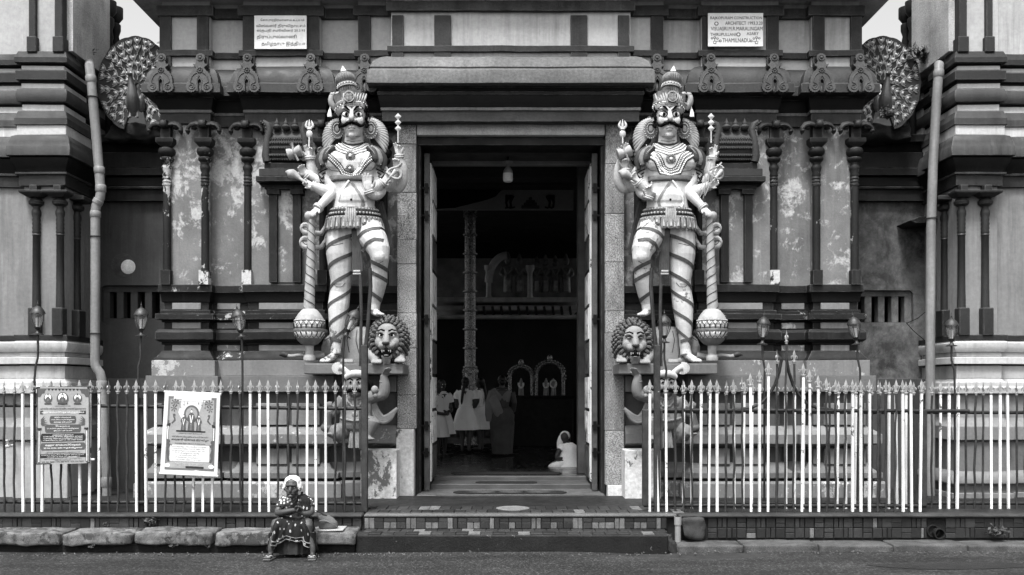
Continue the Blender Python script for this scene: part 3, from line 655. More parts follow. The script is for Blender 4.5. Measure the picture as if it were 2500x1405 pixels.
for k, (a, b, dz) in enumerate(((-40, 143, .0), (151, 322, -.006), (329, 517, .006), (525, 689, -.002), (697, 868, .008))):
    Yk = -2.32
    lab = ('worn stone kerb block at the far end below the first poster', 'worn stone kerb block below the space between the posters', 'worn stone kerb block under the slanted white poster', 'worn stone kerb block just before the seated old woman', 'worn stone kerb block holding the cloth bag')[k]
    tag(rock('kerb_stone', Xp(a, Yk), Xp(b, Yk), -2.34, -1.93, .075, .215 + dz, STONE, amp=.02, tilt=(.006 if k % 2 else -.01)), lab, 'kerb stone', 'rough kerb stones along the road')
gut = Geo().box(-13, Xp(868, -2.2), -2.26, -1.9, -.05, .085); tag(gut.obj('gutter_bed', mat('gutter_black', .02, .5, 5, 0, .9, .6, fine=.5)), kind='structure')
# low kerb on the right, in worn lengths
for k, (a, b) in enumerate(((1640, 1808), (1812, 1990), (1994, 2170), (2174, 2350), (2354, 2640))):
    lab = ('low kerb length beside the broken gap at the steps', 'low kerb length below the open gate peak', 'low kerb length under the far end of the open gate', 'low kerb length before the two drain pipe mouths', 'low kerb length nearest the end tower')[k]
    tag(rock('low_kerb', Xp(a, -2.1), Xp(b, -2.1), -2.22, -1.86, -.04, .062 + .008 * (k % 2), mat('low_kerb_stone', .11, .45, 6, 0, .9, .8, 26, fine=.6), amp=.01), lab, 'kerb', 'low kerb lengths')
# broken corner: rubble stone, soil, short pipe
brk = thing('drain_pipe_stub', W(1655, 1325, -1.98), 'short upright pipe stub in the broken gap beside the steps', 'pipe')
PIPE = mat('pvc_pipe', .26, .25, 1.2, .3, .5, .15, fine=.15)
Geo().tube([W(1655, 1326, -1.99), W(1655, 1262, -1.99)], .033, 12).obj('pipe', PIPE, brk, 40)
Geo().tube([W(1655, 1282, -1.99), W(1655, 1262, -1.99)], .04, 12).obj('collar', PIPE, brk, 40)
tag(rock('rubble_stone', Xp(1668, -1.98), Xp(1722, -1.98), -2.03, -1.86, .09, .315, mat('rubble', .07, .5, 8, 0, .9, .9, 20, fine=.6), amp=.03), 'rounded rubble stone filling the broken plinth beside the pipe stub', 'stone')
tag(rock('rubble_heap', Xp(1606, -2.1), Xp(1648, -2.1), -2.24, -1.92, -.05, .13, mat('rubble_soil', .05, .6, 12, 0, .95, 1, 18, fine=.7), amp=.05), 'dark crumbled rubble at the end of the lower step', 'rubble')
# two drain mouths in the plinth
for k, (px, py, r) in enumerate(((2276, 1296, 15), (2292, 1303, 13))):
    t = thing('drain_mouth', W(px, py, -1.9), ('larger, higher of two round drain mouths in the plinth' if k == 0 else 'smaller, lower of two round drain mouths in the plinth'), 'drain', 'drain mouths'); S = Lp(1, -1.9)
    c = W(px, py, -1.88 - .05 * k); g = Geo(); rg = []
    for rr, yy in ((r, .05), (r, -.03), (r - 2, -.03), (r - 2, .2)): rg.append([(c.x + rr * S * math.cos(a * math.pi / 10), c.y + yy, c.z + rr * S * math.sin(a * math.pi / 10)) for a in range(20)])
    g.rings(rg, cap=False); g.obj('pipe_rim', mat('pipe_dark', .03, .3, 4, 0, .6, .2), t, 40)
    Geo().lathe([((r - 2) * S, 0), ((r - 2.1) * S, .01)], c + Vector((0, .04, 0)), 20, axis=(0, -1, 0)).obj('bore', BLACK, t)
Geo().box(Xp(2262, -1.87), Xp(2308, -1.87), -1.885, -1.83, .08, .31).obj('drain_surround', mat('gutter_black', 0), plinth)
# plinth top behind the fence (tiled, dark) as thin sheet
tag(Geo().box(-13, Xp(886, -1.7), YF + .165, .7, ZT - .028, ZT - .006).obj('pavement', mat('pavement_dark', .03, .5, 4, 0, .6, .35, fine=.5)), kind='structure')
tag(Geo().box(Xp(1658, -1.7), 13, YF + .165, .7, ZT - .028, ZT - .006).obj('pavement', mat('pavement_dark', 0)), kind='structure')
tag(Geo().box(Xp(886, -1.7) + .004, Xp(1658, -1.7) - .004, YF + .7, -.12, ZT - .028, ZT - .003).obj('pavement', mat('pavement_dark', 0)), kind='structure')
# door sill
sl = thing('door_sill', (0, 0, ZT), 'speckled granite door sill with a dark worn doormat on it', 'sill')
Geo().box(-1.2, 1.2, -.14, .62, ZT - .03, ZT + .008).obj('sill', mat('sill_granite', .13, .3, 8, 0, .55, .3, 80, fine=.6), sl, bevel=.008)
Geo().box(-.95, 1.2, -.155, -.135, ZT - .04, ZT + .012).obj('sill_edge', mat('step_edge', 0), sl)

patch = []
for k in range(28): a = 2 * math.pi * k / 28; patch.append((Xp(2330, -2.9) + .85 * math.cos(a) * (1 + .1 * math.sin(3 * a)), -2.98 + .17 * math.sin(a) * (1 + .2 * math.sin(2 * a))))
pr_ = [[(lerp(Xp(2330, -2.9), x, q), lerp(-2.98, y, q)) for x, y in patch] for q in (.02, .3, .6, .85, 1)]
tag(Geo().rings([[(x, y, road_z(x, y) + .004) for x, y in r_] for r_ in pr_], cap=False).obj('road_patch', mat('asphalt_patch', .035, .3, 3, 0, .8, .8, 60, fine=.6)), kind='structure')
# ================================================================ railing
FWHITE = mat('fence_white', .72, .2, 3, .35, .45, .1, fine=.12, spec=.4, peel=(.06, .08, 7))
FDARK = mat('fence_rusty_dark', .06, .5, 9, .3, .6, .35, fine=.5)
FRAIL = mat('rail_dark', .035, .5, 7, 0, .55, .3, fine=.5)
FSILV = mat('finial_silver', .36, .25, 20, 0, .45, .2, fine=.25, spec=.5, metal=.25)
def finial_mesh():
    g = Geo(); S = .00455
    g.lathe([(3.2 * S, 0), (3.2 * S, 3 * S), (4.6 * S, 4 * S), (4.6 * S, 6 * S), (2.4 * S, 7 * S), (2.4 * S, 10 * S)], (0, 0, 0), 10)
    pt = [(0, 8), (2.2, 13), (4.0, 20), (3.4, 25), (1.2, 31), (0, 35), (-1.2, 31), (-3.4, 25), (-4.0, 20), (-2.2, 13)]
    n = len(pt); g.add([(x * S, 0, z * S) for x, z in pt] + [(0, -.009, 20 * S), (0, .009, 20 * S)], [(i, (i + 1) % n, n) for i in range(n)] + [((i + 1) % n, i, n + 1) for i in range(n)])
    for s in (-1, 1):
        g.tube([(s * 1.5 * S, 0, 10 * S), (s * 3.4 * S, 0, 16 * S), (s * 5.6 * S, 0, 19.0 * S), (s * 7.4 * S, 0, 17.4 * S), (s * 7.6 * S, 0, 13.5 * S), (s * 6.6 * S, 0, 11 * S)], [1.3 * S, 1.5 * S, 1.6 * S, 1.5 * S, 1.2 * S, .4 * S], 6)
        g.ball((s * 4.4 * S, 0, 6.5 * S), 1.5 * S, 6)
    return g.mesh('finial', FSILV, Vector(), 50)
FINM = finial_mesh()
pk = {}
def picket(parent, px, ytop, ybot, Y, white, jit=True):
    S = (DIST + Y) / FPX; x = Xp(px, Y); zt, zb = Zp(ytop, Y), Zp(ybot, Y); h = round(zt - zb, 2)
    k = (h, white)
    if k not in pk:
        a = .0122 if white else .0125; g = Geo()
        if white: g.box(-a, a, -a, a, 0, h)
        else: g.tube([(.007 * math.sin(i * 1.7 + h * 9), .004 * math.sin(i * 2.3), h * i / 8) for i in range(9)], [a * (1 + .08 * math.sin(i * 5)) for i in range(9)], 8)
        pk[k] = g.mesh('picket', FWHITE if white else FDARK, Vector(), 30)
    o = put('picket', pk[k], parent, (x, Y, zb), (random.uniform(-.008, .008), random.gauss(0, .007), random.uniform(-.25, .25) if white else random.uniform(-3, 3)) if jit else None)
    put('finial', FINM, o, (x, Y, zb + h)); bpy.data.objects[o.name].children[0].location = (0, 0, h); return o
def rail(parent, x0, x1, y0, y1, Y, r=.02, name='rail'): return Geo().tube([W(lerp(x0, x1, t / 8), lerp(y0, y1, t / 8) + random.uniform(-.6, .6), Y) for t in range(9)], r, 10).obj(name, FRAIL, parent, 40)
YL = -1.7
fl = thing('metal_railing', W(440, 1250, YL), 'spear-topped railing of white and rusty bars that carries the two posters', 'railing')
for k in range(-18, 38): picket(fl, 10.8 + 23.07 * k, 962 - .0 * k, 1250, YL, (k - 2) % 6 < 3)
rail(fl, -420, 890, 986, 998, YL + .035); rail(fl, -420, 890, 1223, 1230, YL + .035)
Geo().tube([W(345, 1258, YL + .09), W(345, 985, YL + .09), W(345, 972, YL + .09)], [.036, .036, .03], 14).obj('post', FDARK, fl, 40)
Geo().tube([W(84, 1258, YL + .09), W(84, 930, YL + .09)], .016, 8).obj('post', FRAIL, fl, 40)
# tall gate posts with brace and thin upright
def gate_post(sgn):
    t = thing('gate_post', (sgn * Xp(890, YL), YL, ZT), 'tall rusty gate post with a slanting brace ' + ('before the gaping lion' if sgn > 0 else "at the open gate's hinge"), 'gate post', 'gate posts')
    M_ = lambda g: g if sgn > 0 else g.mirror(); b = Xp(890, YL)
    M_(Geo().box(b - .034, b + .034, YL - .03, YL + .04, ZT, Zp(843, YL))).obj('post', FDARK, t, bevel=.006)
    M_(Geo().box(b - .062, b - .035, YL - .012, YL + .02, Zp(1098, YL), Zp(1002, YL))).obj('hinge_plate', FDARK, t, bevel=.004)
    M_(Geo().tube([W(880, 895, YL + .03), W(882, 760, YL + .03), W(880, 672, YL + .03)], .018, 8)).obj('upright', FDARK, t, 40)
    M_(Geo().tube([W(893, 848, YL), W(898, 800, YL + .02), W(905, 700, YL + .1), W(903, 655, YL + .12)], .022, 8)).obj('brace', FRAIL, t, 40)
for s in (1, -1): gate_post(s)
# fixed railing on the right
YR = -1.38
fr_ = thing('metal_railing', W(1950, 1250, YR), 'fixed spear-topped railing standing behind the folded-open gate', 'railing')
for k in range(-31, 32):
    picket(fr_, 2253 + 20.9 * k, 966, 1251, YR, (k - 2) % 6 < 3)
rail(fr_, 1585, 2940, 1006, 1009, YR + .03); rail(fr_, 1585, 2940, 1228, 1230, YR + .03); rail(fr_, 1585, 2940, 1244, 1247, YR + .05, .016)
Geo().tube([W(2093, 1256, YR + .08), W(2093, 996, YR + .08), W(2093, 984, YR + .08)], [.04, .04, .03], 14).obj('post', FDARK, fr_, 40)
# open gate leaf folded in front of it
YG = -1.72
gt = thing('open_gate', W(1920, 1250, YG), 'railing gate folded open with bars rising to a peak of three tall spears', 'gate')
tops = {9: 964, 10: 961, 11: 954, 12: 946, 13: 937, 14: 919, 15: 888, 16: 840, 17: 888, 18: 921, 19: 938, 20: 950, 21: 957}
for k in range(33): picket(gt, 1586 + 20.63 * k, tops.get(k, 962), 1250, YG, k % 6 < 3)
rail(gt, 1572, 2366, 1002, 1004, YG + .03); rail(gt, 1572, 2260, 1234, 1236, YG + .03)
for s in (-1, 1):
    cv = [(1914 + s * 118, 1001), (1914 + s * 80, 996), (1914 + s * 55, 985), (1914 + s * 36, 965), (1914 + s * 22, 940), (1914 + s * 12, 910), (1914 + s * 6, 878)]
    Geo().tube([W(x, y, YG + .03) for x, y in cv], .018, 9).obj('arch_bar', FRAIL, gt, 40)
for px, w_ in ((1576, 15), (2258, 12)):
    Geo().box(Xp(px - w_ / 2, YG), Xp(px + w_ / 2, YG), YG + .0, YG + .05, Zp(1236, YG), Zp(1001, YG)).obj('frame_stile', FDARK, gt, bevel=.005)

# ================================================================ lanterns on bent pipes
LMET = mat('lamp_metal', .035, .4, 9, 0, .5, .2, fine=.4, spec=.5)
def glass_mat():
    m = bpy.data.materials.new('lamp_glass'); m.use_nodes = True; t = m.node_tree; t.nodes.clear(); o = t.nodes.new('ShaderNodeOutputMaterial')
    a = t.nodes.new('ShaderNodeBsdfTransparent'); a.inputs[0].default_value = (.95, .95, .95, 1); g = t.nodes.new('ShaderNodeBsdfGlossy'); g.inputs['Roughness'].default_value = .12
    d = t.nodes.new('ShaderNodeBsdfDiffuse'); d.inputs[0].default_value = (.35, .35, .35, 1); m1 = t.nodes.new('ShaderNodeMixShader'); m1.inputs[0].default_value = .12; m2 = t.nodes.new('ShaderNodeMixShader'); m2.inputs[0].default_value = .16
    t.links.new(a.outputs[0], m1.inputs[1]); t.links.new(d.outputs[0], m1.inputs[2]); t.links.new(m1.outputs[0], m2.inputs[1]); t.links.new(g.outputs[0], m2.inputs[2]); t.links.new(m2.outputs[0], o.inputs[0]); return m
LGLASS = glass_mat(); BULB = mat('bulb_white', .75, .05, 3, 0, .4, 0)
def lamp_meshes():
    S = .0047; n = 6
    cap = Geo(); cap.lathe([(17 * S, 50 * S), (16.5 * S, 53 * S), (13 * S, 59 * S), (10 * S, 63 * S), (5 * S, 67 * S), (3 * S, 68 * S), (3 * S, 70 * S), (1.2 * S, 71 * S), (2.2 * S, 73.5 * S), (.8 * S, 76 * S), (.4 * S, 82 * S)], (0, 0, 0), 18)
    glass = Geo().lathe([(6.5 * S, 18 * S), (11 * S, 26 * S), (14 * S, 36 * S), (14.5 * S, 50 * S)], (0, 0, 0), 18)
    base = Geo().lathe([(13 * S, 0), (13 * S, 2 * S), (6 * S, 4 * S), (3.5 * S, 8 * S), (3 * S, 11 * S), (6 * S, 13 * S), (8 * S, 18 * S), (6 * S, 18.5 * S)], (0, 0, 0), 16)
    rib = Geo()
    for k in range(6):
        a = k * math.pi / 3; rib.tube([(math.cos(a) * r * S, math.sin(a) * r * S, z * S) for r, z in ((7, 17.5), (11.6, 26), (14.6, 36), (15.2, 50))], .9 * S, 5)
    bulb = Geo().lathe([(3.5 * S, 18 * S), (4 * S, 24 * S), (4.6 * S, 26 * S), (4.6 * S, 40 * S), (1 * S, 41 * S)], (0, 0, 0), 10)
    z = Vector(); return [(n_, g.mesh(n_, m, z, 40)) for n_, g, m in (('lamp_cap', cap, LMET), ('lamp_base', base, LMET), ('rib_cage', rib, LMET), ('glass_shade', glass, LGLASS), ('bulb', bulb, BULB))]
LM = lamp_meshes()
lamps = [(92, 818, 0, [(92, 818), (93, 850), (92, 875), (87, 895), (84, 930), (84, 1250)], 'lantern on a bent pipe above the first Tamil poster'),
         (345, 822, 0, [(344, 822), (343, 850), (344, 872), (338, 895), (337, 945), (337, 1250)], 'upright lantern on a bent pipe before the white wall patch'),
         (590, 825, -.16, [(590, 822), (591, 850), (592, 900), (592, 1250)], 'slightly tilted lantern before the flaked base mouldings'),
         (843, 822, .42, [(845, 812), (841, 826), (838, 860), (838, 930), (838, 1250)], 'strongly leaning lantern before the lion whose mouth gapes'),
         (1622, 838, 0, [(1622, 838), (1622, 878), (1627, 905), (1624, 940), (1622, 1250)], 'lantern before the lion with closed eyes by the gate post'),
         (1861, 842, .06, [(1861, 842), (1862, 872), (1867, 900), (1866, 950), (1866, 1250)], 'lantern beside the peak of the open gate'),
         (2092, 842, -.14, [(2093, 842), (2094, 876), (2100, 905), (2100, 950), (2100, 1250)], 'lantern at the corner of the gateway beside the slotted vent'),
         (2323, 846, 0, [(2323, 846), (2323, 880), (2330, 905), (2331, 950), (2331, 1250)], 'lantern at the corner of the tower by the wall with smears')]
YLA = -1.66
for px, py, rot, path, lab in lamps:
    yy = YLA if px < 1247 else -1.30
    t = thing('lantern', W(path[-1][0], path[-1][1], yy), lab, 'lamp', 'lanterns along the railing')
    Geo().tube([W(x, y, yy) for x, y in path], .0125, 8).obj('pole', LMET if px != 345 else FDARK, t, 40)
    for n_, me in LM: put(n_, me, t, W(px, py, yy), (0, rot, 0))

# ================================================================ drain pipes on the wall
def down_pipe(pts, r, lab, collars, clamps):
    t = thing('drain_pipe', W(*pts[-1]), lab, 'pipe', 'rain pipes')
    Geo().tube([W(*p) for p in pts], r, 16).obj('pipe', PIPE, t, 50)
    for a, b in collars:
        va, vb = W(*a), W(*b); Geo().tube([va, va.lerp(vb, .1), va.lerp(vb, .9), vb], [r * 1.02, r * 1.14, r * 1.14, r * 1.02], 16).obj('collar', PIPE, t, 40)
    for c in clamps:
        p = W(*c); Geo().tube([p + Vector((r * 1.12 * math.cos(k * math.pi / 8), r * 1.12 * math.sin(k * math.pi / 8), 0)) for k in range(16)], .008, 6, closed=True).obj('clamp', FDARK, t)
A = -.05
down_pipe([(226, 170, .75), (219, 152, .62), (217, 150, .45), (219, 165, A), (223, 200, A), (232, 300, A), (243, 430, A), (246, 470, A), (244, 484, A), (240, 493, A), (235, 503, A), (233, 515, A), (233, 700, A), (232, 880, A), (233, 893, A), (238, 903, A), (244, 910, A), (248, 925, A), (250, 960, A), (260, 1160, A), (262, 1252, A)], .058,
          'grey rain pipe that kinks halfway down beside the white wall patch', [((223, 203, A), (221, 185, A)), ((243, 425, A), (242, 408, A)), ((246, 470, A), (246, 452, A)), ((236, 498, A), (242, 488, A)), ((233, 532, A), (233, 516, A)), ((249, 950, A), (248, 930, A)), ((260, 1190, A), (260, 1165, A))], [(226, 238, A), (233, 578, A), (233, 815, A)])
down_pipe([(2262, 170, .9), (2276, 163, .62), (2290, 156, .48), (2293, 160, A), (2292, 175, A), (2287, 240, A), (2278, 400, A), (2273, 560, A), (2271, 800, A), (2271, 1250, A)], .058, 'straight grey rain pipe beside the smeared grey wall', [((2291, 190, A), (2292, 172, A))], [(2274, 534, A)])
# ================================================================ guardian statues
SKIN = mat('statue_paint', .50, .2, 3.5, .3, .6, .2, fine=.14, spec=.3, peel=(.02, .12, 7))
SKINL = mat('statue_leg_paint', .7, .1, 2, .1, .5, .1, fine=.08, spec=.4)
ORN = mat('statue_ornament', .20, .35, 14, 0, .6, .25, fine=.35)
ORNL = mat('statue_ornament_light', .36, .25, 12, 0, .6, .2, fine=.25)
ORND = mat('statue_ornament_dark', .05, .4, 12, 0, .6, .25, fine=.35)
HAIRB = mat('statue_black', .015, .3, 12, 0, .9, .25, spec=.03)
EYEW = mat('statue_eye_white', .75, .03, 3, 0, .3, 0)
RIB = mat('statue_ribbon', .10, .35, 25, 0, .6, .25, fine=.4)
YST = -.30
SS = (DIST + YST) / FPX
class Fig:
    """draws in photograph pixels at a fixed depth; d is depth towards the viewer in the same pixels"""
    def __init__(s, sgn, Y=YST): s.sgn = sgn; s.Y = Y; s.k = (DIST + Y) / FPX; s.bvh = None
    def P(s, x, y, d=0): return Vector((s.sgn * (x - PX0) * s.k, s.Y - d * s.k, EYE + (HOR - y) * s.k))
    def T(s, g, pts, rad, seg=10, flat=1.0, **kw):
        if 3 <= len(pts) <= 9 and not kw.get('closed'):      # round the bends
            if not isinstance(rad, (list, tuple)): rad = [rad] * len(pts)
            q = [tuple(p) + (r,) for p, r in zip(pts, rad)]; o = []; n = len(q)
            for i in range(n - 1):
                a, b, c, d = q[max(0, i - 1)], q[i], q[i + 1], q[min(n - 1, i + 2)]
                for k in range(3):
                    t = k / 3; o.append(tuple(.5 * (2 * b[j] + (c[j] - a[j]) * t + (2 * a[j] - 5 * b[j] + 4 * c[j] - d[j]) * t * t + (3 * b[j] - a[j] - 3 * c[j] + d[j]) * t ** 3) for j in range(4)))
            o.append(q[-1]); pts = [p[:3] for p in o]; rad = [max(.2, p[3]) for p in o]
        return g.tube([s.P(*p) for p in pts], [r * s.k for r in rad] if isinstance(rad, (list, tuple)) else rad * s.k, seg, flat, **kw)
    def B(s, g, x, y, d, rx, ry, rd, rot=0, seg=14):
        q = Quaternion((0, 1, 0), R(rot) * s.sgn) if rot else None
        return g.ball(s.P(x, y, d), (rx * s.k, rd * s.k, ry * s.k), seg, q)
    def loft(s, g, rows, seg=20):
        """rows (y, cx, rx, rd, dc): ellipse sections of the trunk"""
        g.rings([[s.P(cx + rx * math.cos(2 * math.pi * i / seg), y, dc + rd * math.sin(2 * math.pi * i / seg)) for i in range(seg)] for y, cx, rx, rd, dc in rows]); return g
    def surf(s, x, y, off=0, default=None):
        o = s.P(x, y, 500); hit = s.bvh.ray_cast(o, Vector((0, 1, 0)), 20)
        if hit[0] is None: return default
        return (s.Y - hit[0].y) / s.k + off
    def drape(s, pts, n, off=0, closed=False):
        """resample a polyline in x,y and lay it on the body's front"""
        q = []; m = len(pts); segs = m if closed else m - 1
        ln = [math.dist(pts[i], pts[(i + 1) % m]) for i in range(segs)]; tot = sum(ln)
        for k in range(n):
            t = tot * k / (n if closed else n - 1); i = 0
            while i < segs - 1 and t > ln[i]: t -= ln[i]; i += 1
            f = min(1, t / max(ln[i], 1e-6)); x = lerp(pts[i][0], pts[(i + 1) % m][0], f); y = lerp(pts[i][1], pts[(i + 1) % m][1], f)
            q.append((x, y, s.surf(x, y)))
        last = next((p[2] for p in q if p[2] is not None), 0); out = []
        for x, y, d in q:
            if d is None: d = last
            last = d; out.append((x, y, d + off))
        return out
    def beads(s, g, pts, n, r, off=0, flat=.8):
        for x, y, d in s.drape(pts, n, off): g.ball(s.P(x, y, d), (r * s.k, r * s.k * flat, r * s.k), 6)
    def band(s, g, pts, n, wd, off=1.2, thick=1.6):
        """flat ribbon of width wd lying on the body along pts"""
        c = s.drape(pts, n, off); L_, U_ = [], []
        for i in range(len(c)):
            a = c[max(0, i - 1)]; b = c[min(len(c) - 1, i + 1)]; dx, dy = b[0] - a[0], b[1] - a[1]; l = math.hypot(dx, dy) or 1; nx, ny = -dy / l * wd / 2, dx / l * wd / 2
            x, y, d = c[i]; d1 = s.surf(x + nx, y + ny); d2 = s.surf(x - nx, y - ny)
            d1 = d if d1 is None or abs(d1 + off - d) > 8 else d1 + off; d2 = d if d2 is None or abs(d2 + off - d) > 8 else d2 + off
            L_.append((x + nx, y + ny, d1)); U_.append((x - nx, y - ny, d2))
        rg = [[s.P(*U_[i]), s.P(*L_[i]), s.P(L_[i][0], L_[i][1], L_[i][2] - thick - off), s.P(U_[i][0], U_[i][1], U_[i][2] - thick - off)] for i in range(len(c))]
        return g.rings(rg)
    def helix(s, g, axis, y0, y1, turns, a0, wd, off=1.0, n=60, rmax=70, tilt=0):
        """ribbon wound round a limb; axis: list of (x,y,d) top to bottom"""
        def ax(y):
            for i in range(len(axis) - 1):
                if axis[i][1] <= y <= axis[i + 1][1]:
                    f = (y - axis[i][1]) / (axis[i + 1][1] - axis[i][1]); return [lerp(axis[i][k], axis[i + 1][k], f) for k in range(3)]
            return list(axis[0] if y < axis[0][1] else axis[-1])
        rg = []
        for i in range(n + 1):
            t = i / n; a = R(a0 + 360 * turns * t); yc = lerp(y0, y1, t) + tilt * math.cos(a); row = []
            for q in (-.5, .5):
                x, _, d = ax(yc + q * wd); y = yc + q * wd
                dr = Vector((s.sgn * math.cos(a), -math.sin(a), 0)); c = s.P(x, y, d); h = s.bvh.ray_cast(c, dr, rmax * s.k * 1.0)
                rr = (h[0] - c).length if h[0] is not None else 25 * s.k
                row.append((c + dr * (rr + off * s.k), c + dr * (rr - 2.5 * s.k)))
            rg.append([row[0][0], row[1][0], row[1][1], row[0][1]])
        return g.rings(rg)
    def hand(s, g, w, dr, nrm, size=30, curl=(.15, .15, .15, .15), spread=.16, thumb=1, fr=2.45, bends=None):
        """hand with palm, four fingers and thumb. w wrist, dr pointing direction, nrm palm normal (all in pixel axes x right, y up, d to viewer)"""
        dr = Vector(dr).normalized(); nrm = Vector(nrm); nrm = (nrm - dr * nrm.dot(dr)).normalized(); sd = dr.cross(nrm)
        w = Vector((w[0], -w[1], w[2])); Q = lambda v: s.P(v.x, -v.y, v.z)
        pl = size * .46; hw = size * .27
        pts = [w, w + dr * pl * .5, w + dr * pl]
        rg = []
        for t, a, b in ((-.12, .55, .5), (.1, .75, .6), (.5, 1.0, .5), (.85, 1.02, .42), (1.05, .8, .3)):
            c = w + dr * pl * t; rg.append([Q(c + sd * hw * a * math.cos(k * math.pi / 5) + nrm * hw * b * math.sin(k * math.pi / 5)) for k in range(10)])
        g.rings(rg)
        for i in range(4):
            f = (i - 1.5) / 1.5; ln = size * (.50, .56, .53, .42)[i]; b = w + dr * pl * .9 + sd * hw * .78 * f
            d0 = (dr + sd * f * spread).normalized(); c = curl[i]; p = b; pts = [p - d0 * 2]; rad = [fr * 1.05]
            for j, fl in enumerate((.42, .32, .26)):
                ang = c * (j + .6) * (1.0 if bends is None else bends)
                d = (d0 * math.cos(ang) + nrm * math.sin(ang)).normalized(); p = p + d * ln * fl; pts.append(p); rad.append(fr * (.98, .92, .75)[j])
            g.tube([Q(p) for p in pts], [r * s.k for r in rad], 8)
        b = w + dr * pl * .25 + sd * hw * .8 * -thumb; d0 = (dr * .62 - sd * thumb * .8 + nrm * .25).normalized(); d1 = (dr * .95 - sd * thumb * .35 + nrm * .35).normalized()
        g.tube([Q(b), Q(b + d0 * size * .2), Q(b + d0 * size * .2 + d1 * size * .17), Q(b + d0 * size * .2 + d1 * size * .28)], [fr * 1.3 * s.k, fr * 1.2 * s.k, fr * 1.05 * s.k, fr * .7 * s.k], 8)
    def foot(s, g, heel, toe, size=30, toes=5, w=.3):
        """foot from heel to toes with five separate toes"""
        h, t = Vector(heel), Vector(toe); d = (t - h); 
        side = Vector((d.y if abs(d.z) < 1 else d.z, 0, -d.x)).normalized() if d.length else Vector((1, 0, 0))
        g.tube([s.P(*h), s.P(*h.lerp(t, .4)), s.P(*h.lerp(t, .85))], [size * .24 * s.k, size * .26 * s.k, size * .24 * s.k], 10)
        for i in range(toes):
            f = (i - 2) / 2; c = h.lerp(t, .88) + side * f * size * w; r = size * (.105 if i else .14)
            g.tube([s.P(*(c - d.normalized() * 4)), s.P(*(c + d.normalized() * size * .1)), s.P(*(c + d.normalized() * size * .22))], [r * s.k, r * s.k, r * .7 * s.k], 8)

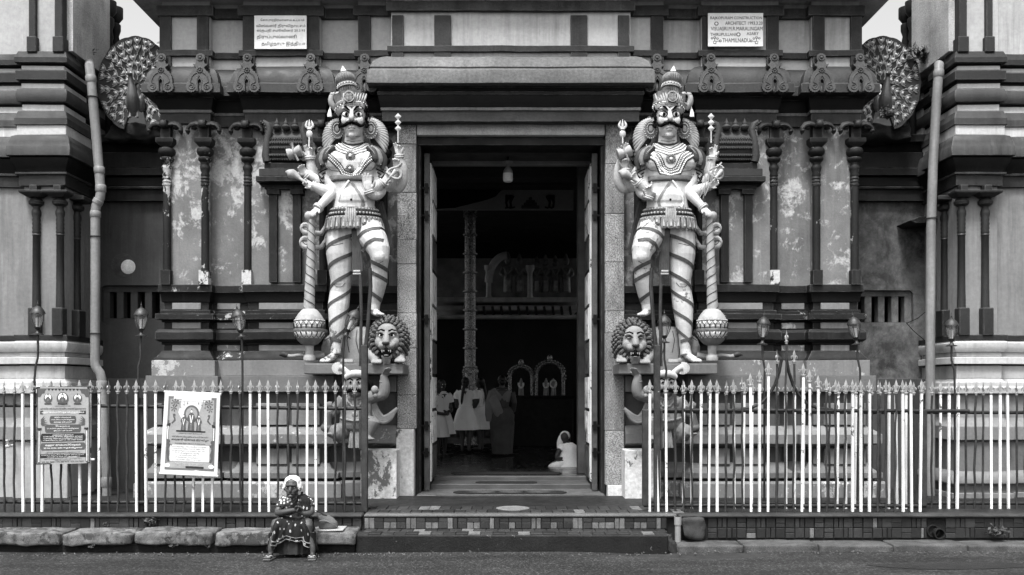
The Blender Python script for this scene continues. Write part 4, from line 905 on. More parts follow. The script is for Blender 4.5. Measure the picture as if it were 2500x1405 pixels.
def guardian(sgn):
    F = Fig(sgn); P = F.P
    L = sgn > 0
    root = thing('guardian_statue', P(865, 885), 'eight-armed moustached guardian statue ' + ('with open raised palm, foot on the gaping lion' if L else 'with raised forefinger, foot on the closed-eyed lion'), 'statue', 'guardian statues flanking the door')
    g = Geo()
    # ---- trunk, head, neck
    F.loft(g, [(352, 863, 34, 24, -2), (362, 862, 52, 30, -2), (372, 861, 66, 34, -1), (388, 860, 70, 38, 0), (405, 860, 66, 41, 1), (425, 860, 60, 41, 2), (445, 861, 55, 39, 2), (465, 863, 51, 38, 3), (485, 866, 50, 41, 5), (503, 866, 50, 43, 6),
               (522, 866, 55, 44, 4), (545, 866, 62, 46, 2), (568, 866, 62, 44, 0), (588, 866, 48, 36, 0)], 24)
    for x in (827, 893): F.B(g, x, 401, 27, 31, 25, 17)
    F.B(g, 866, 492, 28, 40, 30, 24)
    F.T(g, [(865, 362, 2), (865, 345, 6), (865, 330, 8)], [27, 23, 22])
    F.B(g, 865, 290, 12, 30, 46, 34); F.B(g, 866, 322, 18, 22.5, 27, 27); F.B(g, 866, 340, 34, 10, 8, 9); F.B(g, 866, 268, 22, 27, 22, 26)
    F.T(g, [(867, 281, 45), (867, 292, 50), (867, 303, 55), (867, 308, 53)], [4, 5, 7, 6], 8); F.B(g, 860, 308, 46, 5, 4.5, 5); F.B(g, 874, 308, 46, 5, 4.5, 5)
    F.B(g, 849, 305, 36, 10, 12, 8); F.B(g, 883, 305, 36, 10, 12, 8); F.B(g, 866, 323.5, 43, 9, 2.6, 4); F.B(g, 866, 328.5, 42, 7, 3.0, 4.5)
    F.T(g, [(842, 279, 42), (852, 276, 45), (863, 281, 45)], [3, 3.5, 3], 6); F.T(g, [(890, 279, 42), (880, 276, 45), (869, 281, 45)], [3, 3.5, 3], 6)
    for x in (834, 898): F.B(g, x, 297, 6, 5, 12, 9)
    # ---- legs
    F.T(g, [(836, 555, 2), (833, 590, 6), (832, 625, 8), (833, 660, 7), (834, 688, 8), (831, 715, 4), (828, 745, 7), (826, 790, 12), (824, 830, 16), (824, 855, 18), (823, 868, 20)], [36, 35.5, 34, 29, 25, 25, 26, 21, 15, 13, 14], 16)
    F.B(g, 832, 692, 20, 14, 16, 14); F.foot(g, (822, 868, 18), (802, 884, 52), 34)
    F.T(g, [(888, 556, 4), (905, 572, 22), (921, 596, 42), (934, 622, 56), (936, 640, 58), (933, 660, 50), (930, 690, 40), (924, 720, 32), (919, 745, 28), (917, 762, 28)], [38, 36, 32, 26, 22, 20, 21, 18, 13.5, 13], 16)
    F.B(g, 936, 636, 72, 15, 16, 10); F.foot(g, (915, 763, 24), (934, 772, 50), 32)
    # ---- arms. front arm on the club side
    def arm(pts, rad): F.T(g, pts, rad, 12)
    arm([(800, 385, 4), (796, 410, 6), (806, 445, 14), (818, 470, 22), (806, 490, 30), (792, 508, 38), (782, 522, 46)], [18, 15, 13, 12.5, 12, 10, 8])
    F.hand(g, (784, 519, 47), (-.35, -.5, .55), (-.2, -1, .1), 31, (.5, .5, .5, .5), .12, -1)
    # three rear arms on the club side
    arm([(800, 395, -8), (790, 425, -16), (780, 450, -16), (767, 444, -4), (761, 414, 2), (757, 384, 6)], [15, 14, 14, 13.5, 12.5, 8.5])
    F.hand(g, (757, 386, 6), (-.15, 1, .1), (.3, 0, 1), 32, (.2, .2, .75, .8), .14, 1)
    arm([(806, 405, -4), (806, 440, 0), (802, 458, 6), (778, 443, 14), (752, 427, 20)], [14, 13, 12, 11.5, 8])
    F.hand(g, (752, 431, 19), (-.6, .75, .2), (.3, .3, 1), 33, (.6, .65, .7, .75), .2, 1)
    arm([(808, 415, 0), (812, 455, 10), (808, 474, 20), (792, 470, 26), (768, 459, 32)], [14, 13, 14, 14, 8.5])
    F.hand(g, (769, 459, 28), (-.95, .3, .15), (.1, .3, 1), 31, (.65, .65, .65, .65), .1, 1)
    # far side: front palm arm
    arm([(922, 385, 4), (928, 412, 6), (930, 445, 10), (932, 470, 18), (922, 484, 30), (911, 482, 40), (906, 476, 44)], [18, 16, 14, 14, 12, 10, 9])
    if L: F.hand(g, (905, 474, 45), (-.05, 1, .12), (0, 0, 1), 42, (.05, .04, .05, .06), .1, -1, 2.9)
    else: F.hand(g, (915, 488, 45), (.15, 1, .2), (-.2, .1, 1), 36, (.04, .75, .85, .9), .1, -1, 2.7)
    arm([(918, 392, -8), (940, 425, -14), (962, 458, -14), (980, 446, -10), (983, 415, -2), (976, 390, 4), (974, 380, 6)], [15, 14, 14, 13, 12, 10, 8.5])
    F.hand(g, (974, 380, 6), (-.1, 1, .1), (-.2, 0, 1), 32, (.2, .2, .75, .8), .14, -1)
    arm([(920, 405, -6), (940, 440, -2), (950, 460, 6), (964, 438, 14), (970, 416, 20)], [14, 12, 12, 11, 8])
    F.hand(g, (970, 416, 18), (.05, 1, .2), (-.1, .2, 1), 31, (.7, .7, .7, .7), .1, -1)
    arm([(918, 415, 0), (924, 455, 12), (918, 474, 24), (930, 462, 32), (941, 450, 36)], [14, 13, 13, 12, 8.5])
    F.hand(g, (940, 451, 32), (.75, .7, .1), (-.1, .2, 1), 31, (.65, .65, .65, .65), .1, -1)
    body = organic('body', g, SKIN, root, .0072, 2, .5)
    F.bvh = bvh_of(body)
    O = lambda gg, name, m, sm=50, par=None: gg.obj(name, m, par or root, sm)
    # ---- face
    for x in (852, 881):
        e = Geo(); d = F.surf(x, 291, -2, 40); F.B(e, x, 291, d, 9.2, 7.0, 5.5, 0, 14); ey = O(e, 'eye', EYEW)
        e = Geo(); F.B(e, x + (1 if L else -1), 291.5, d + 3.6, 4.6, 4.9, 2.4, 0, 12); O(e, 'iris', HAIRB, par=ey)
        e = Geo(); F.T(e, F.drape([(x - 9, 292), (x - 5, 285.5), (x, 283.5), (x + 5, 285.5), (x + 9, 291)], 9, 1.5), 1.25, 6); F.T(e, F.drape([(x - 9, 293), (x - 4, 298), (x + 4, 298), (x + 9, 293)], 8, 1), .9, 6); O(e, 'eyelid_line', HAIRB)
        s_ = 1 if x > 866 else -1
        e = Geo(); F.T(e, F.drape([(866 + s_ * 6, 283), (866 + s_ * 13, 276), (866 + s_ * 20, 272), (866 + s_ * 27, 275)], 9, 1), [1.4, 2.2, 2.6, 2.6, 2.4, 2.2, 1.8, 1.3, .8], 7); O(e, 'eyebrow', HAIRB)
        e = Geo(); mp = [(866 + s_ * 1, 314), (866 + s_ * 9, 313), (866 + s_ * 17, 317), (866 + s_ * 22, 320), (866 + s_ * 28, 316), (866 + s_ * 30, 310)]
        F.T(e, [(x_, y_, (F.surf(x_, y_, 2.5, 44) if abs(x_ - 866) < 22 else 40 + (2 if abs(x_ - 866) < 26 else 0))) for x_, y_ in mp], [3.6, 4.4, 4, 3.4, 3, 1.5], 8)
        for k in range(7): F.B(e, 866 + s_ * (3.6 + 3.9 * k), 314 + (k * .9 if k < 6 else 3), 48 - k * 1.1, 2.6, 2.6, 2.6, 0, 6)
        O(e, 'moustache', HAIRB)
    e = Geo()
    for k in range(3): F.T(e, F.drape([(845, 262 + 4 * k), (866, 267 + 3.5 * k), (888, 262 + 4 * k)], 10, .3), .8, 5)
    F.T(e, F.drape([(850, 340), (866, 346), (882, 340)], 8, .2), .8, 5); F.T(e, F.drape([(850, 349), (866, 354), (884, 349)], 8, .2), .8, 5)
    O(e, 'crease_lines', ORN)
    e = Geo(); F.B(e, 867, 279, F.surf(867, 279, 0, 46), 3, 3, 1.6); O(e, 'forehead_mark', ORND)
    e = Geo(); F.T(e, F.drape([(858, 326.2), (866, 325.4), (874, 326.2)], 7, .2), .7, 5); O(e, 'mouth_line', ORND)
    for s_ in (-1, 1):      # side hair, curls by the ears
        e = Geo(); rnd = random.Random(3)
        for k in range(16): F.B(e, 866 + s_ * (30 + rnd.uniform(-2, 4)), 268 + k * 3.2, 12 + rnd.uniform(-8, 12), 4.5, 4.5, 4.5, 0, 6)
        O(e, 'hair', HAIRB)
    # ---- crown
    cb, ct = Vector((860 if L else 864, 276, 8)), Vector((838 if L else 850, 172, -2)); V_ = lambda c: (lambda x: x if L else c - x); ax = (P(*ct) - P(*cb)); H = ax.length; u = H / 106.0
    def lat(prof, name, m, seg=28, rib=0, nrib=0, sm=40): return Geo().lathe([(r * u, h * u) for r, h in prof], P(*cb), seg, axis=ax, rib=rib, nrib=nrib).obj(name, m, root, sm)
    cr = lat([(33, -6), (36, 0), (37, 6), (35, 10), (39, 12), (40, 16), (36, 20)], 'crown_band', ORNL)
    lat([(36, 16), (37, 26), (40, 38), (38, 38.5), (30, 34)], 'crown_rim', ORN, 40, .05, 10)
    lat([(27, 20), (27, 36), (24, 46), (21, 56), (19, 60)], 'crown_cone', ORND, 56, .045, 28); lat([(20, 59), (23, 60), (23, 63), (21, 64), (23, 66), (23, 69), (20, 70)], 'crown_ring', ORNL)
    lat([(14, 69), (21, 74), (24, 81), (23, 88), (18, 95), (9, 99)], 'crown_dome', ORN, 56, .045, 26); lat([(9, 98), (10, 101), (6, 103)], 'crown_knob', ORN); lat([(7.5, 102), (7, 105), (3, 113), (.3, 118)], 'crown_tip', EYEW)
    e = Geo()
    for k in range(24): a = k * math.pi / 12; q = Vector((math.cos(a) * 38.5 * u, math.sin(a) * 38.5 * u, 8 * u)); e.ball(P(*cb) + Vector((0, 0, 1)).rotation_difference(ax.normalized()) @ q, 2.0 * u, 6)
    for k in range(20): a = k * math.pi / 10; q = Vector((math.cos(a) * 23 * u, math.sin(a) * 23 * u, 64.8 * u)); e.ball(P(*cb) + Vector((0, 0, 1)).rotation_difference(ax.normalized()) @ q, 1.6 * u, 6)
    O(e, 'crown_beads', EYEW)
    ca = P(861, 252, 50); e = Geo().lathe([(13 * u, -4 * u), (13 * u, 1 * u), (10.5 * u, 2 * u), (10.5 * u, .5 * u), (9 * u, .5 * u), (3 * u, 2.5 * u)], ca, 20, axis=(0, -1, .1)); O(e, 'crown_disc', ORND)
    e = Geo()
    for k in (-2, -1, 0, 1, 2): e.tube([ca + Vector((k * 3.6 * u, -.012, -8 * u)), ca + Vector((k * 3.6 * u, -.012, 8 * u))], .9 * u, 5); e.tube([ca + Vector((-8 * u, -.012, k * 3.6 * u)), ca + Vector((8 * u, -.012, k * 3.6 * u))], .9 * u, 5)
    e.tube([ca + Vector((12 * u * math.cos(a * math.pi / 10), -.008, 12 * u * math.sin(a * math.pi / 10))) for a in range(20)], 1.6 * u, 6, closed=True); O(e, 'disc_grid', ORNL)
    for s_ in (-1, 1):          # leaf plates flanking the disc
        e = Geo()
        for k in range(5): F.T(e, [(861 + s_ * (10 + 4 * k), 266 - k, 46 - 5 * k), (861 + s_ * (13 + 5 * k), 252 - k, 45 - 6 * k), (861 + s_ * (15 + 5.2 * k), 240 - 1.5 * k, 42 - 7 * k)], [2.8, 3.2, 1.0], 6)
        O(e, 'crown_leaf', ORNL)
    # parrot and tassel on the crown's outer side
    e = Geo(); F.T(e, [(822, 268, 8), (812, 256, 12), (812, 240, 14), (820, 232, 14)], [8, 8, 6, 3], 8); F.B(e, 813, 236, 15, 5, 5, 5); F.T(e, [(830, 262, 16), (832, 246, 20), (829, 236, 22), (823, 238, 24)], [6, 6, 5, 2], 8); F.T(e, [(820, 262, 18), (828, 258, 22), (836, 262, 24)], 2.2, 6); O(e, 'crown_bird', ORNL)
    e = Geo(); F.T(e, [(811, 243, 12), (809, 262, 12), (808, 270, 12)], [1, 1.2, 1.6], 6); F.T(e, [(808, 270, 12), (807, 280, 12), (807, 289, 12)], [2, 4.5, 5.5], 8, .6); O(e, 'tassel', EYEW)
    # ---- hair fans and ear rings
    for s_ in (-1, 1):
        e = Geo(); cx, cy = 866 + s_ * 34, 322
        for k in range(15):
            t = k / 14; a = R(78 - 118 * t); r0, r1 = 14, 42 + 22 * t
            x1, y1 = cx + s_ * math.cos(a) * r1 * .78, cy - math.sin(a) * r1 * .85 + 8 * t
            F.T(e, [(cx + s_ * math.cos(a) * r0, cy - math.sin(a) * r0, -6), (lerp(cx, x1, .6), lerp(cy, y1, .6) - 3, -4), (x1, y1, -10), (x1 + s_ * 1, y1 + 5, -13)], [3.0, 3.6, 3.2, 1.0], 7, .6)
        O(e, 'hair_fan', ORNL); e = Geo(); F.T(e, [(cx - s_ * 4, cy - 34, -14), (cx + s_ * 14, cy - 8, -16), (cx + s_ * 24, cy + 24, -18), (cx + s_ * 16, cy + 40, -18)], [14, 20, 20, 10], 12, .3); O(e, 'hair_ground', ORND)
        er = Geo(); c = P(866 + s_ * 41, 318, 8)
        rg = []
        for rr, dd in ((20, -3), (20, 2), (16, 4), (14.5, 1), (8, 1), (6, 4), (1, 4.5)): rg.append([c + Vector((.78 * rr * F.k * math.cos(a * math.pi / 12), -dd * F.k, 1.12 * rr * F.k * math.sin(a * math.pi / 12))) for a in range(24)])
        er.rings(rg); eo = O(er, 'ear_ring', ORN, 40); b_ = Geo()
        for k in range(20): a = k * math.pi / 10; b_.ball(c + Vector((.78 * 11.5 * F.k * math.cos(a), -3 * F.k, 1.12 * 11.5 * F.k * math.sin(a))), 1.9 * F.k, 6)
        for k in range(22): a = k * math.pi / 11; b_.ball(c + Vector((.78 * 20 * F.k * math.cos(a), -1 * F.k, 1.12 * 20 * F.k * math.sin(a))), 2.4 * F.k, 6)
        O(b_, 'ring_beads', ORNL, par=eo)
    # ---- necklaces and chest ornaments
    def neck(pts, wd, m, rows, nm='necklace'):
        e = Geo(); F.band(e, pts, 30, wd, 1.6); no = O(e, nm, m, 60); b_ = Geo(); e = Geo()
        for off in (-wd * .55, wd * .6):
            sh = [(x + (0 if abs(x - 864) < 1 else (off * .8 if x > 864 else -off * .8)), y + off) for x, y in pts]; F.T(e, F.drape(sh, 30, .4), .9, 5)
        O(e, 'edge_line', HAIRB, 60, no)  # thin dark line along each edge of the band
        for off, r, n in rows:
            sh = [(x + (0 if abs(x - 864) < 1 else (off * .8 if x > 864 else -off * .8)), y + off) for x, y in pts]; F.beads(b_, sh, n, r, 2)
        O(b_, 'beads', EYEW if m is ORN else ORNL, par=no)['kind'] = 'stuff'
    neck([(826, 358), (838, 370), (864, 381), (890, 370), (902, 358)], 15, ORN, [(-4, 1.7, 24), (1, 2.0, 26), (7, 2.8, 22)])
    e = Geo(); F.T(e, F.drape([(840, 352), (852, 359), (866, 362), (880, 359), (892, 352)], 12, 1), 2.6, 7); O(e, 'choker', ORND)
    if L: neck([(800, 366), (806, 388), (822, 402), (838, 418), (846, 432), (864, 438), (882, 432), (890, 418), (906, 402), (922, 388), (926, 366)], 9, ORN, [(-2, 1.5, 44), (2.6, 1.7, 46)])
    else: neck([(806, 364), (814, 384), (832, 396), (840, 412), (846, 426), (864, 432), (882, 426), (888, 412), (896, 396), (914, 384), (922, 364)], 15, ORN, [(-5, 1.5, 40), (0, 1.9, 44), (6, 2.3, 46)])
    for (x, y, r) in (((862, 391, 10.5), (862, 422, 9)) if L else ((863, 399, 11),)):
        e = Geo(); d = F.surf(x, y, 1, 44); c = P(x, y, d); e.lathe([(r * F.k, -.03), (r * F.k, .006), (r * .75 * F.k, .014), (r * .7 * F.k, .006), (r * .4 * F.k, .008), (r * .3 * F.k, .024), (.002, .03)], c, 18, axis=(0, -1, 0))
        for k in range(14): e.ball(c + Vector((r * F.k * math.cos(k * .449), -.006, r * F.k * math.sin(k * .449))), r * .16 * F.k, 6)
        O(e, 'pendant', ORN)
        e = Geo().ball(c + Vector((0, -.016, 0)), r * .36 * F.k, 10); O(e, 'pendant_stone', EYEW)
    for x in (831, 892):
        e = Geo(); F.B(e, x, 408, F.surf(x, 408, 0, 44), 2.6, 2.6, 1.8); O(e, 'nipple', HAIRB)
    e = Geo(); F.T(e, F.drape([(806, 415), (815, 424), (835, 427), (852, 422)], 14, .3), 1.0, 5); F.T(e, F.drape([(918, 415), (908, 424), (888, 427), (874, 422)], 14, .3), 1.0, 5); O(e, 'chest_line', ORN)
    e = Geo(); F.T(e, F.drape([(910, 372), (904, 395), (888, 420), (870, 438)], 18, 1), 2.0, 7); F.T(e, F.drape([(906, 372), (899, 395), (884, 419), (866, 437)], 18, 1), 1.1, 7); O(e, 'sacred_thread', EYEW)
    # chest band and belly loop
    def hoop(y, wdt, m, nm, rx=None, bead=None, tilt=0):
        e = Geo(); rg = []
        for k in range(40):
            a = 2 * math.pi * k / 40; dr = Vector((sgn * math.cos(a), -math.sin(a), 0)); c = P(864, y + tilt * math.cos(a), 2); best = 52 * F.k
            o_ = c + dr * 90 * F.k; h = F.bvh.ray_cast(c, dr, 80 * F.k); rr = (h[0] - c).length if h[0] is not None else best; rr = min(rr, 62 * F.k)
            rg.append([c + dr * (rr + 2.4 * F.k) + Vector((0, 0, wdt / 2 * F.k)), c + dr * (rr + 3.4 * F.k), c + dr * (rr + 2.4 * F.k) - Vector((0, 0, wdt / 2 * F.k)), c + dr * (rr - 4 * F.k) - Vector((0, 0, wdt / 2 * F.k)), c + dr * (rr - 4 * F.k) + Vector((0, 0, wdt / 2 * F.k))])
        e.rings(rg, closed=True); ho = O(e, nm, m, 60)
        if bead:
            b_ = Geo()
            for k in range(0, 60):
                a = math.pi * k / 59; 
                r0 = rg[int(a / (2 * math.pi) * 40) % 40][1]; b_.ball(r0, bead * F.k, 6)
            O(b_, 'beads', EYEW, par=ho)
    hoop(441, 10, ORN, 'chest_band', bead=None); hoop(448, 5, ORND, 'chest_band')
    e = Geo(); F.T(e, F.drape([(860, 450), (848, 466), (838, 484), (833, 502), (838, 514)], 20, 1.2), 2.4, 7); O(e, 'belly_loop', EYEW)
    e = Geo(); F.band(e, [(862, 450), (874, 466), (886, 484), (894, 500), (890, 514)], 20, 6, 1.4); O(e, 'belly_loop', ORN)
    e = Geo(); F.B(e, 866, 498, F.surf(866, 498, -.5, 50), 3, 3, 1.8); O(e, 'navel', HAIRB)
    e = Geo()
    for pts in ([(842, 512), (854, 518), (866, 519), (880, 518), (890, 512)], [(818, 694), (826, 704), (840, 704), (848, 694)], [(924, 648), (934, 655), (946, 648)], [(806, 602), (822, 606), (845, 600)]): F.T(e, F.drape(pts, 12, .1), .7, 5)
    O(e, 'body_lines', ORND)  # thin dark lines under the belly, at the knees and across the thigh
    # ---- belt, skirt leaves, buckle
    for y, wd, m in ((516, 9, ORN), (526, 10, ORND), (537, 9, ORN)):
        e = Geo(); rg = []
        for k in range(40):
            a = 2 * math.pi * k / 40; rr = (56 + (y - 516) * .33, 49 + (y - 516) * .1); q = lambda w_, z: P(866 + (rr[0] + w_) * math.cos(a), y + z + 4 * math.sin(a) * .8, 4 + (rr[1] + w_) * math.sin(a))
            rg.append([q(0, -wd / 2), q(2.5, 0), q(0, wd / 2), q(-9, wd / 2), q(-9, -wd / 2)])
        e.rings(rg, closed=True); bo = O(e, 'belt', m, 60); b_ = Geo()
        for k in range(22):
            a = math.pi * (k + .5) / 22; b_.ball(P(866 + (rr[0] + 2) * math.cos(a), y + 4 * math.sin(a) * .8, 4 + (rr[1] + 2) * math.sin(a)), (2.6 if m is not ORND else 3.2) * F.k, 6)
        O(b_, 'beads', ORNL, par=bo)['kind'] = 'stuff'
    for k in range(26):
        a = 2 * math.pi * (k + .5) / 26; x, d = 866 + 66 * math.cos(a), 4 + 52 * math.sin(a)
        if math.sin(a) > .2 and math.cos(a) > .25: yb = 556
        else: yb = 566
        e = Geo(); F.T(e, [(x, 540, d), (x + 2 * math.cos(a), 552, d + 3 * math.sin(a)), (x + 3 * math.cos(a), yb, d + 4 * math.sin(a)), (x + 3 * math.cos(a), yb + 4, d + 4 * math.sin(a))], [6.5, 7.5, 7, 2.5], 8, .45, up=Vector((sgn * math.cos(a), -math.sin(a), 0))); so = O(e, 'skirt_leaf', ORN)
        e = Geo(); F.T(e, [(x + 2.6 * math.cos(a), 546, d + 4 * math.sin(a)), (x + 5.5 * math.cos(a), yb - 3, d + 7.5 * math.sin(a))], [2.2, 2.8], 6, .5); O(e, 'leaf_vein', ORNL, par=so)
    e = Geo()
    for k in range(5): F.T(e, [(866 + (k - 2) * 4.6, 515, 55), (866 + (k - 2) * 5.2, 535, 58), (866 + (k - 2) * 4.6, 552, 58)], [2.4, 3.0, 2.2], 6)
    for k in range(7): a = R(-150 + 20 * k); F.T(e, [(866, 550, 56), (866 + 15 * math.cos(a), 551 - 17 * math.sin(a), 58)], [2, 3.6], 7)
    F.B(e, 866, 516, 54, 13, 5, 5); O(e, 'buckle', ORNL)
    # ---- hanging sash between the legs, side sash, scroll ornaments
    e = Geo()
    for k in range(5):
        x = 872 + k * 4.6; F.T(e, [(868 + k * 3.2, 560, 44), (870 + k * 3.6, 600, 42), (x - 2, 640, 38), (x - 4 + k * .6, 668, 36)], [3.4, 3.6, 3.8, 4.0], 7, .6)
    O(e, 'sash', mat('sash_paint', .085, .4, 9, 0, .6, .25, fine=.35)); e = Geo(); F.T(e, [(869, 668, 36), (886, 668, 37)], [4, 4], 8); F.T(e, [(868, 674, 36), (887, 674, 37)], [3, 3], 8); O(e, 'sash_knot', ORNL)
    e = Geo()
    for k in range(8): F.T(e, [(868 + k * 2.6, 677, 36), (866 + k * 3.1, 698, 34)], [1.8, 1.6], 6)
    O(e, 'sash_fringe', ORND)
    e = Geo()
    for k in range(4): F.T(e, [(914 + k * 5, 490, -14), (924 + k * 5, 530, -16), (934 + k * 4.6, 570, -16), (943 + k * 3.6, 596, -14), (945 + k * 3.4, 606, -14)], [4.5, 4.8, 4.6, 4, 3.4], 7, .7)
    O(e, 'side_sash', ORND); e = Geo()
    for k in range(6): F.T(e, [(945 + k * 2.4, 606, -13), (944 + k * 2.6, 622, -13)], [1.6, 1.4], 5)
    O(e, 'sash_fringe', ORND)
    e = Geo()       # cloth behind the bent knee
    F.T(e, [(900, 590, 10), (905, 630, 8), (908, 660, 4)], [10, 9, 2], 8, .3); F.T(e, [(918, 612, 30), (908, 640, 22), (900, 658, 16)], [4, 4, 2], 7, .5); O(e, 'sash_fold', ORN)
    for (cx, cy, r) in ((747, 556, 12), (747, 590, 14)):
        e = Geo(); sp = []
        for k in range(16): a = R(-90 - 30 * k); rr = r * (1 - k / 20); sp.append((cx + rr * math.cos(a) * 1, cy - rr * math.sin(a) - 0, 2))
        pts = [(800, cy - 30, -4), (796, cy - 4, -2), (785, cy + 14, 0), (768, cy + r + 2, 2), (757, cy + r + 1, 2)] + sp[0:]
        F.T(e, pts, [4, 5.5, 6.5, 6.5, 6] + [5.5 - k * .25 for k in range(len(sp))], 8, .7); so = O(e, 'scroll', ORNL)
        e = Geo()
        for k in range(26):
            t = k / 25 * (len(pts) - 6); i = int(t); f = t - i; x = lerp(pts[i][0], pts[i + 1][0], f); y = lerp(pts[i][1], pts[i + 1][1], f); F.B(e, x - 1, y + 5.5, 4, 2.2, 2.2, 2.2, 0, 6)
        O(e, 'scroll_beads', ORN, par=so)
    # ---- shoulder pads
    for s_ in (-1, 1):
        for q, (dx, yb) in enumerate(((0, 420), (-10, 410), (-20, 400))):
            e = Geo(); x0 = 862 + s_ * (62 + dx * .4); x1 = 862 + s_ * (78 + dx)
            F.T(e, [(862 + s_ * (52 + dx * .6), 366, 22 + q * 4), (862 + s_ * (70 + dx * .8), 380, 26 + q * 5), (x1, 398, 26 + q * 6), (x1 - s_ * 1, yb, 26 + q * 6)], [6, 9, 9.5, 6], 8, .55)
            po = O(e, 'shoulder_pad', ORN if q % 2 else ORND); b_ = Geo()
            for k in range(12): t = k / 11; F.B(b_, lerp(862 + s_ * (56 + dx * .6), x1 + s_ * 4, min(1, t * 1.5)), lerp(368, yb, t), 30 + q * 6 - 3 * t, 2.0, 2.0, 2.0, 0, 6)
            O(b_, 'beads', ORNL, par=po)['kind'] = 'stuff'
    # draped cloth of the upper arms
    for s_ in (-1, 1):
        e = Geo()
        for k in range(4): F.T(e, [(862 + s_ * (60 + k * 3), 414 + k * 9, 22), (862 + s_ * (80 - k), 424 + k * 10, 18), (862 + s_ * (70 - k * 3), 440 + k * 10, 26)], [5, 6.5, 3], 7, .6)
        O(e, 'sleeve_fold', ORN)
        e = Geo()
        for k in range(4): F.T(e, [(862 + s_ * (60 + k * 3), 419 + k * 9, 25), (862 + s_ * (79 - k), 429 + k * 10, 22), (862 + s_ * (69 - k * 3), 445 + k * 10, 28)], [1.3, 1.6, 1.2], 6)
        O(e, 'fold_line', HAIRB)
    # ---- bracelets
    def brace(c, dr, r, nm='bracelet'):
        e = Geo(); q = Vector(dr).normalized(); q = Vector((sgn * q.x, -q.z, q.y)); uu = q.orthogonal().normalized(); vv = q.cross(uu)
        for k in (-1, 1): e.tube([P(*c) + (uu * math.cos(a * math.pi / 9) + vv * math.sin(a * math.pi / 9)) * r * F.k + q * k * 2.2 * F.k for a in range(18)], 2.3 * F.k, 6, closed=True)
        O(e, nm, SKIN)
    brace((757, 389, 6), (-.1, 1, .1), 11); brace((754, 434, 17), (-.6, .6, .2), 10.5); brace((771, 461, 27), (-.95, .3, .1), 10.5); brace((786, 516, 44), (-.5, -.7, .4), 11)
    brace((975, 384, 5), (-.1, 1, .1), 10.5); brace((969, 421, 17), (.1, 1, .1), 10.5); brace((939, 454, 32), (.7, .7, .1), 11); brace(((908, 478, 43) if L else (917, 491, 43)), (-.3, .9, .2), 11)
    # ---- attributes held
    tx = 757 if L else 975
    e = Geo(); F.T(e, [(tx, 362, 12), (tx, 330, 8)], [1.8, 1.8], 8); F.B(e, tx, 330, 8, 8, 10, 4); F.B(e, tx, 318, 8, 6, 3, 4)
    for dx in (-1, 0, 1): F.T(e, [(tx, 318, 8), (tx + dx * 8, 311, 8), (tx + dx * 7, 304, 8), (tx + dx * 5, 297 - (3 if dx == 0 else 0), 8)], [2.4, 3, 2.6, .4], 6, .6)
    O(e, 'trident', SKIN)
    e = Geo(); v = V_(1698); c0, c1 = P(v(708), 385, 26), P(v(742), 374, 26); e.tube([c0, c0.lerp(c1, .04), c0.lerp(c1, .3), c0.lerp(c1, .5), c0.lerp(c1, .7), c0.lerp(c1, .96), c1], [10 * F.k, 14 * F.k, 12 * F.k, 9 * F.k, 12 * F.k, 14 * F.k, 10 * F.k], 16)
    F.T(e, [(v(724), 380, 34), (v(722), 366, 34), (v(719), 360, 34)], [2.4, 2.6, 5], 8); F.T(e, [(v(735), 400, 30), (v(728), 385, 34)], 2.6, 7); O(e, 'hand_drum', ORNL)
    e = Geo(); v = V_(1694); F.T(e, [(v(705), 428, 34), (v(712), 429, 34), (v(720), 433, 34), (v(730), 437, 34), (v(742), 446, 36)], [1, 7, 12, 9, 4], 12); F.T(e, [(v(736), 442, 36), (v(760), 458, 42)], [4, 3.4], 8); O(e, 'lotus_bud', ORNL)
    e = Geo()
    for k in range(3):
        y = 288 + k * 14.5; rx_ = 973 if L else 760; g_ = [(rx_, y - 8.5), (rx_ + 8, y), (rx_, y + 8.5), (rx_ - 8, y)]; q = [P(x_, y_, 10) for x_, y_ in g_]; e.add(q + [P(rx_, y, 13), P(rx_, y, 6)], [(0, 1, 4), (1, 2, 4), (2, 3, 4), (3, 0, 4), (1, 0, 5), (2, 1, 5), (3, 2, 5), (0, 3, 5)])
    F.T(e, [(rx_, 324, 10), (rx_, 352, 10)], [1.6, 1.8], 6); O(e, 'diamond_rod', SKIN, 20)
    e = Geo(); v = V_(1722); F.T(e, [(v(984), 404, 26), (v(974), 414, 28), (v(958), 420, 30), (v(950), 430, 36), (v(962), 442, 40), (v(976), 446, 38), (v(984), 436, 34), (v(980), 424, 32)], [2, 2.6, 3, 3, 3.2, 3.4, 4, 6], 8); O(e, 'cobra_rope', ORNL)
    e = Geo(); v = V_(1712); F.T(e, [(v(944), 458, 38), (v(960), 440, 40), (v(972), 426, 40)], [2, 3.6, 6], 8); O(e, 'flower_rod', SKIN)
    # ---- leg ribbons
    axL = [(834, 556, 4), (832, 625, 8), (834, 690, 8), (828, 745, 7), (826, 790, 12), (824, 830, 16), (824, 866, 20)]
    for a0 in (20, 200): e = Geo(); F.helix(e, axL, 575, 846, 2.9, a0, 9.5, 1.2, 150); O(e, 'leg_ribbon', RIB, 60)
    e = Geo(); F.helix(e, axL, 836, 812, 1.0, 30, 8, 1.4, 40); O(e, 'leg_ribbon', RIB, 60)
    axR = [(888, 556, 4), (905, 572, 22), (921, 596, 42), (934, 622, 56), (936, 640, 56), (933, 660, 48), (930, 690, 40), (919, 745, 28), (917, 765, 27)]
    for y0, y1 in ((652, 666), (676, 694), (722, 736)):
        e = Geo(); F.helix(e, axR, y0 + 5, y0 + 5.01, 1, 0, 9, 1.2, 36, tilt=11)
        O(e, 'leg_ribbon', RIB, 60)
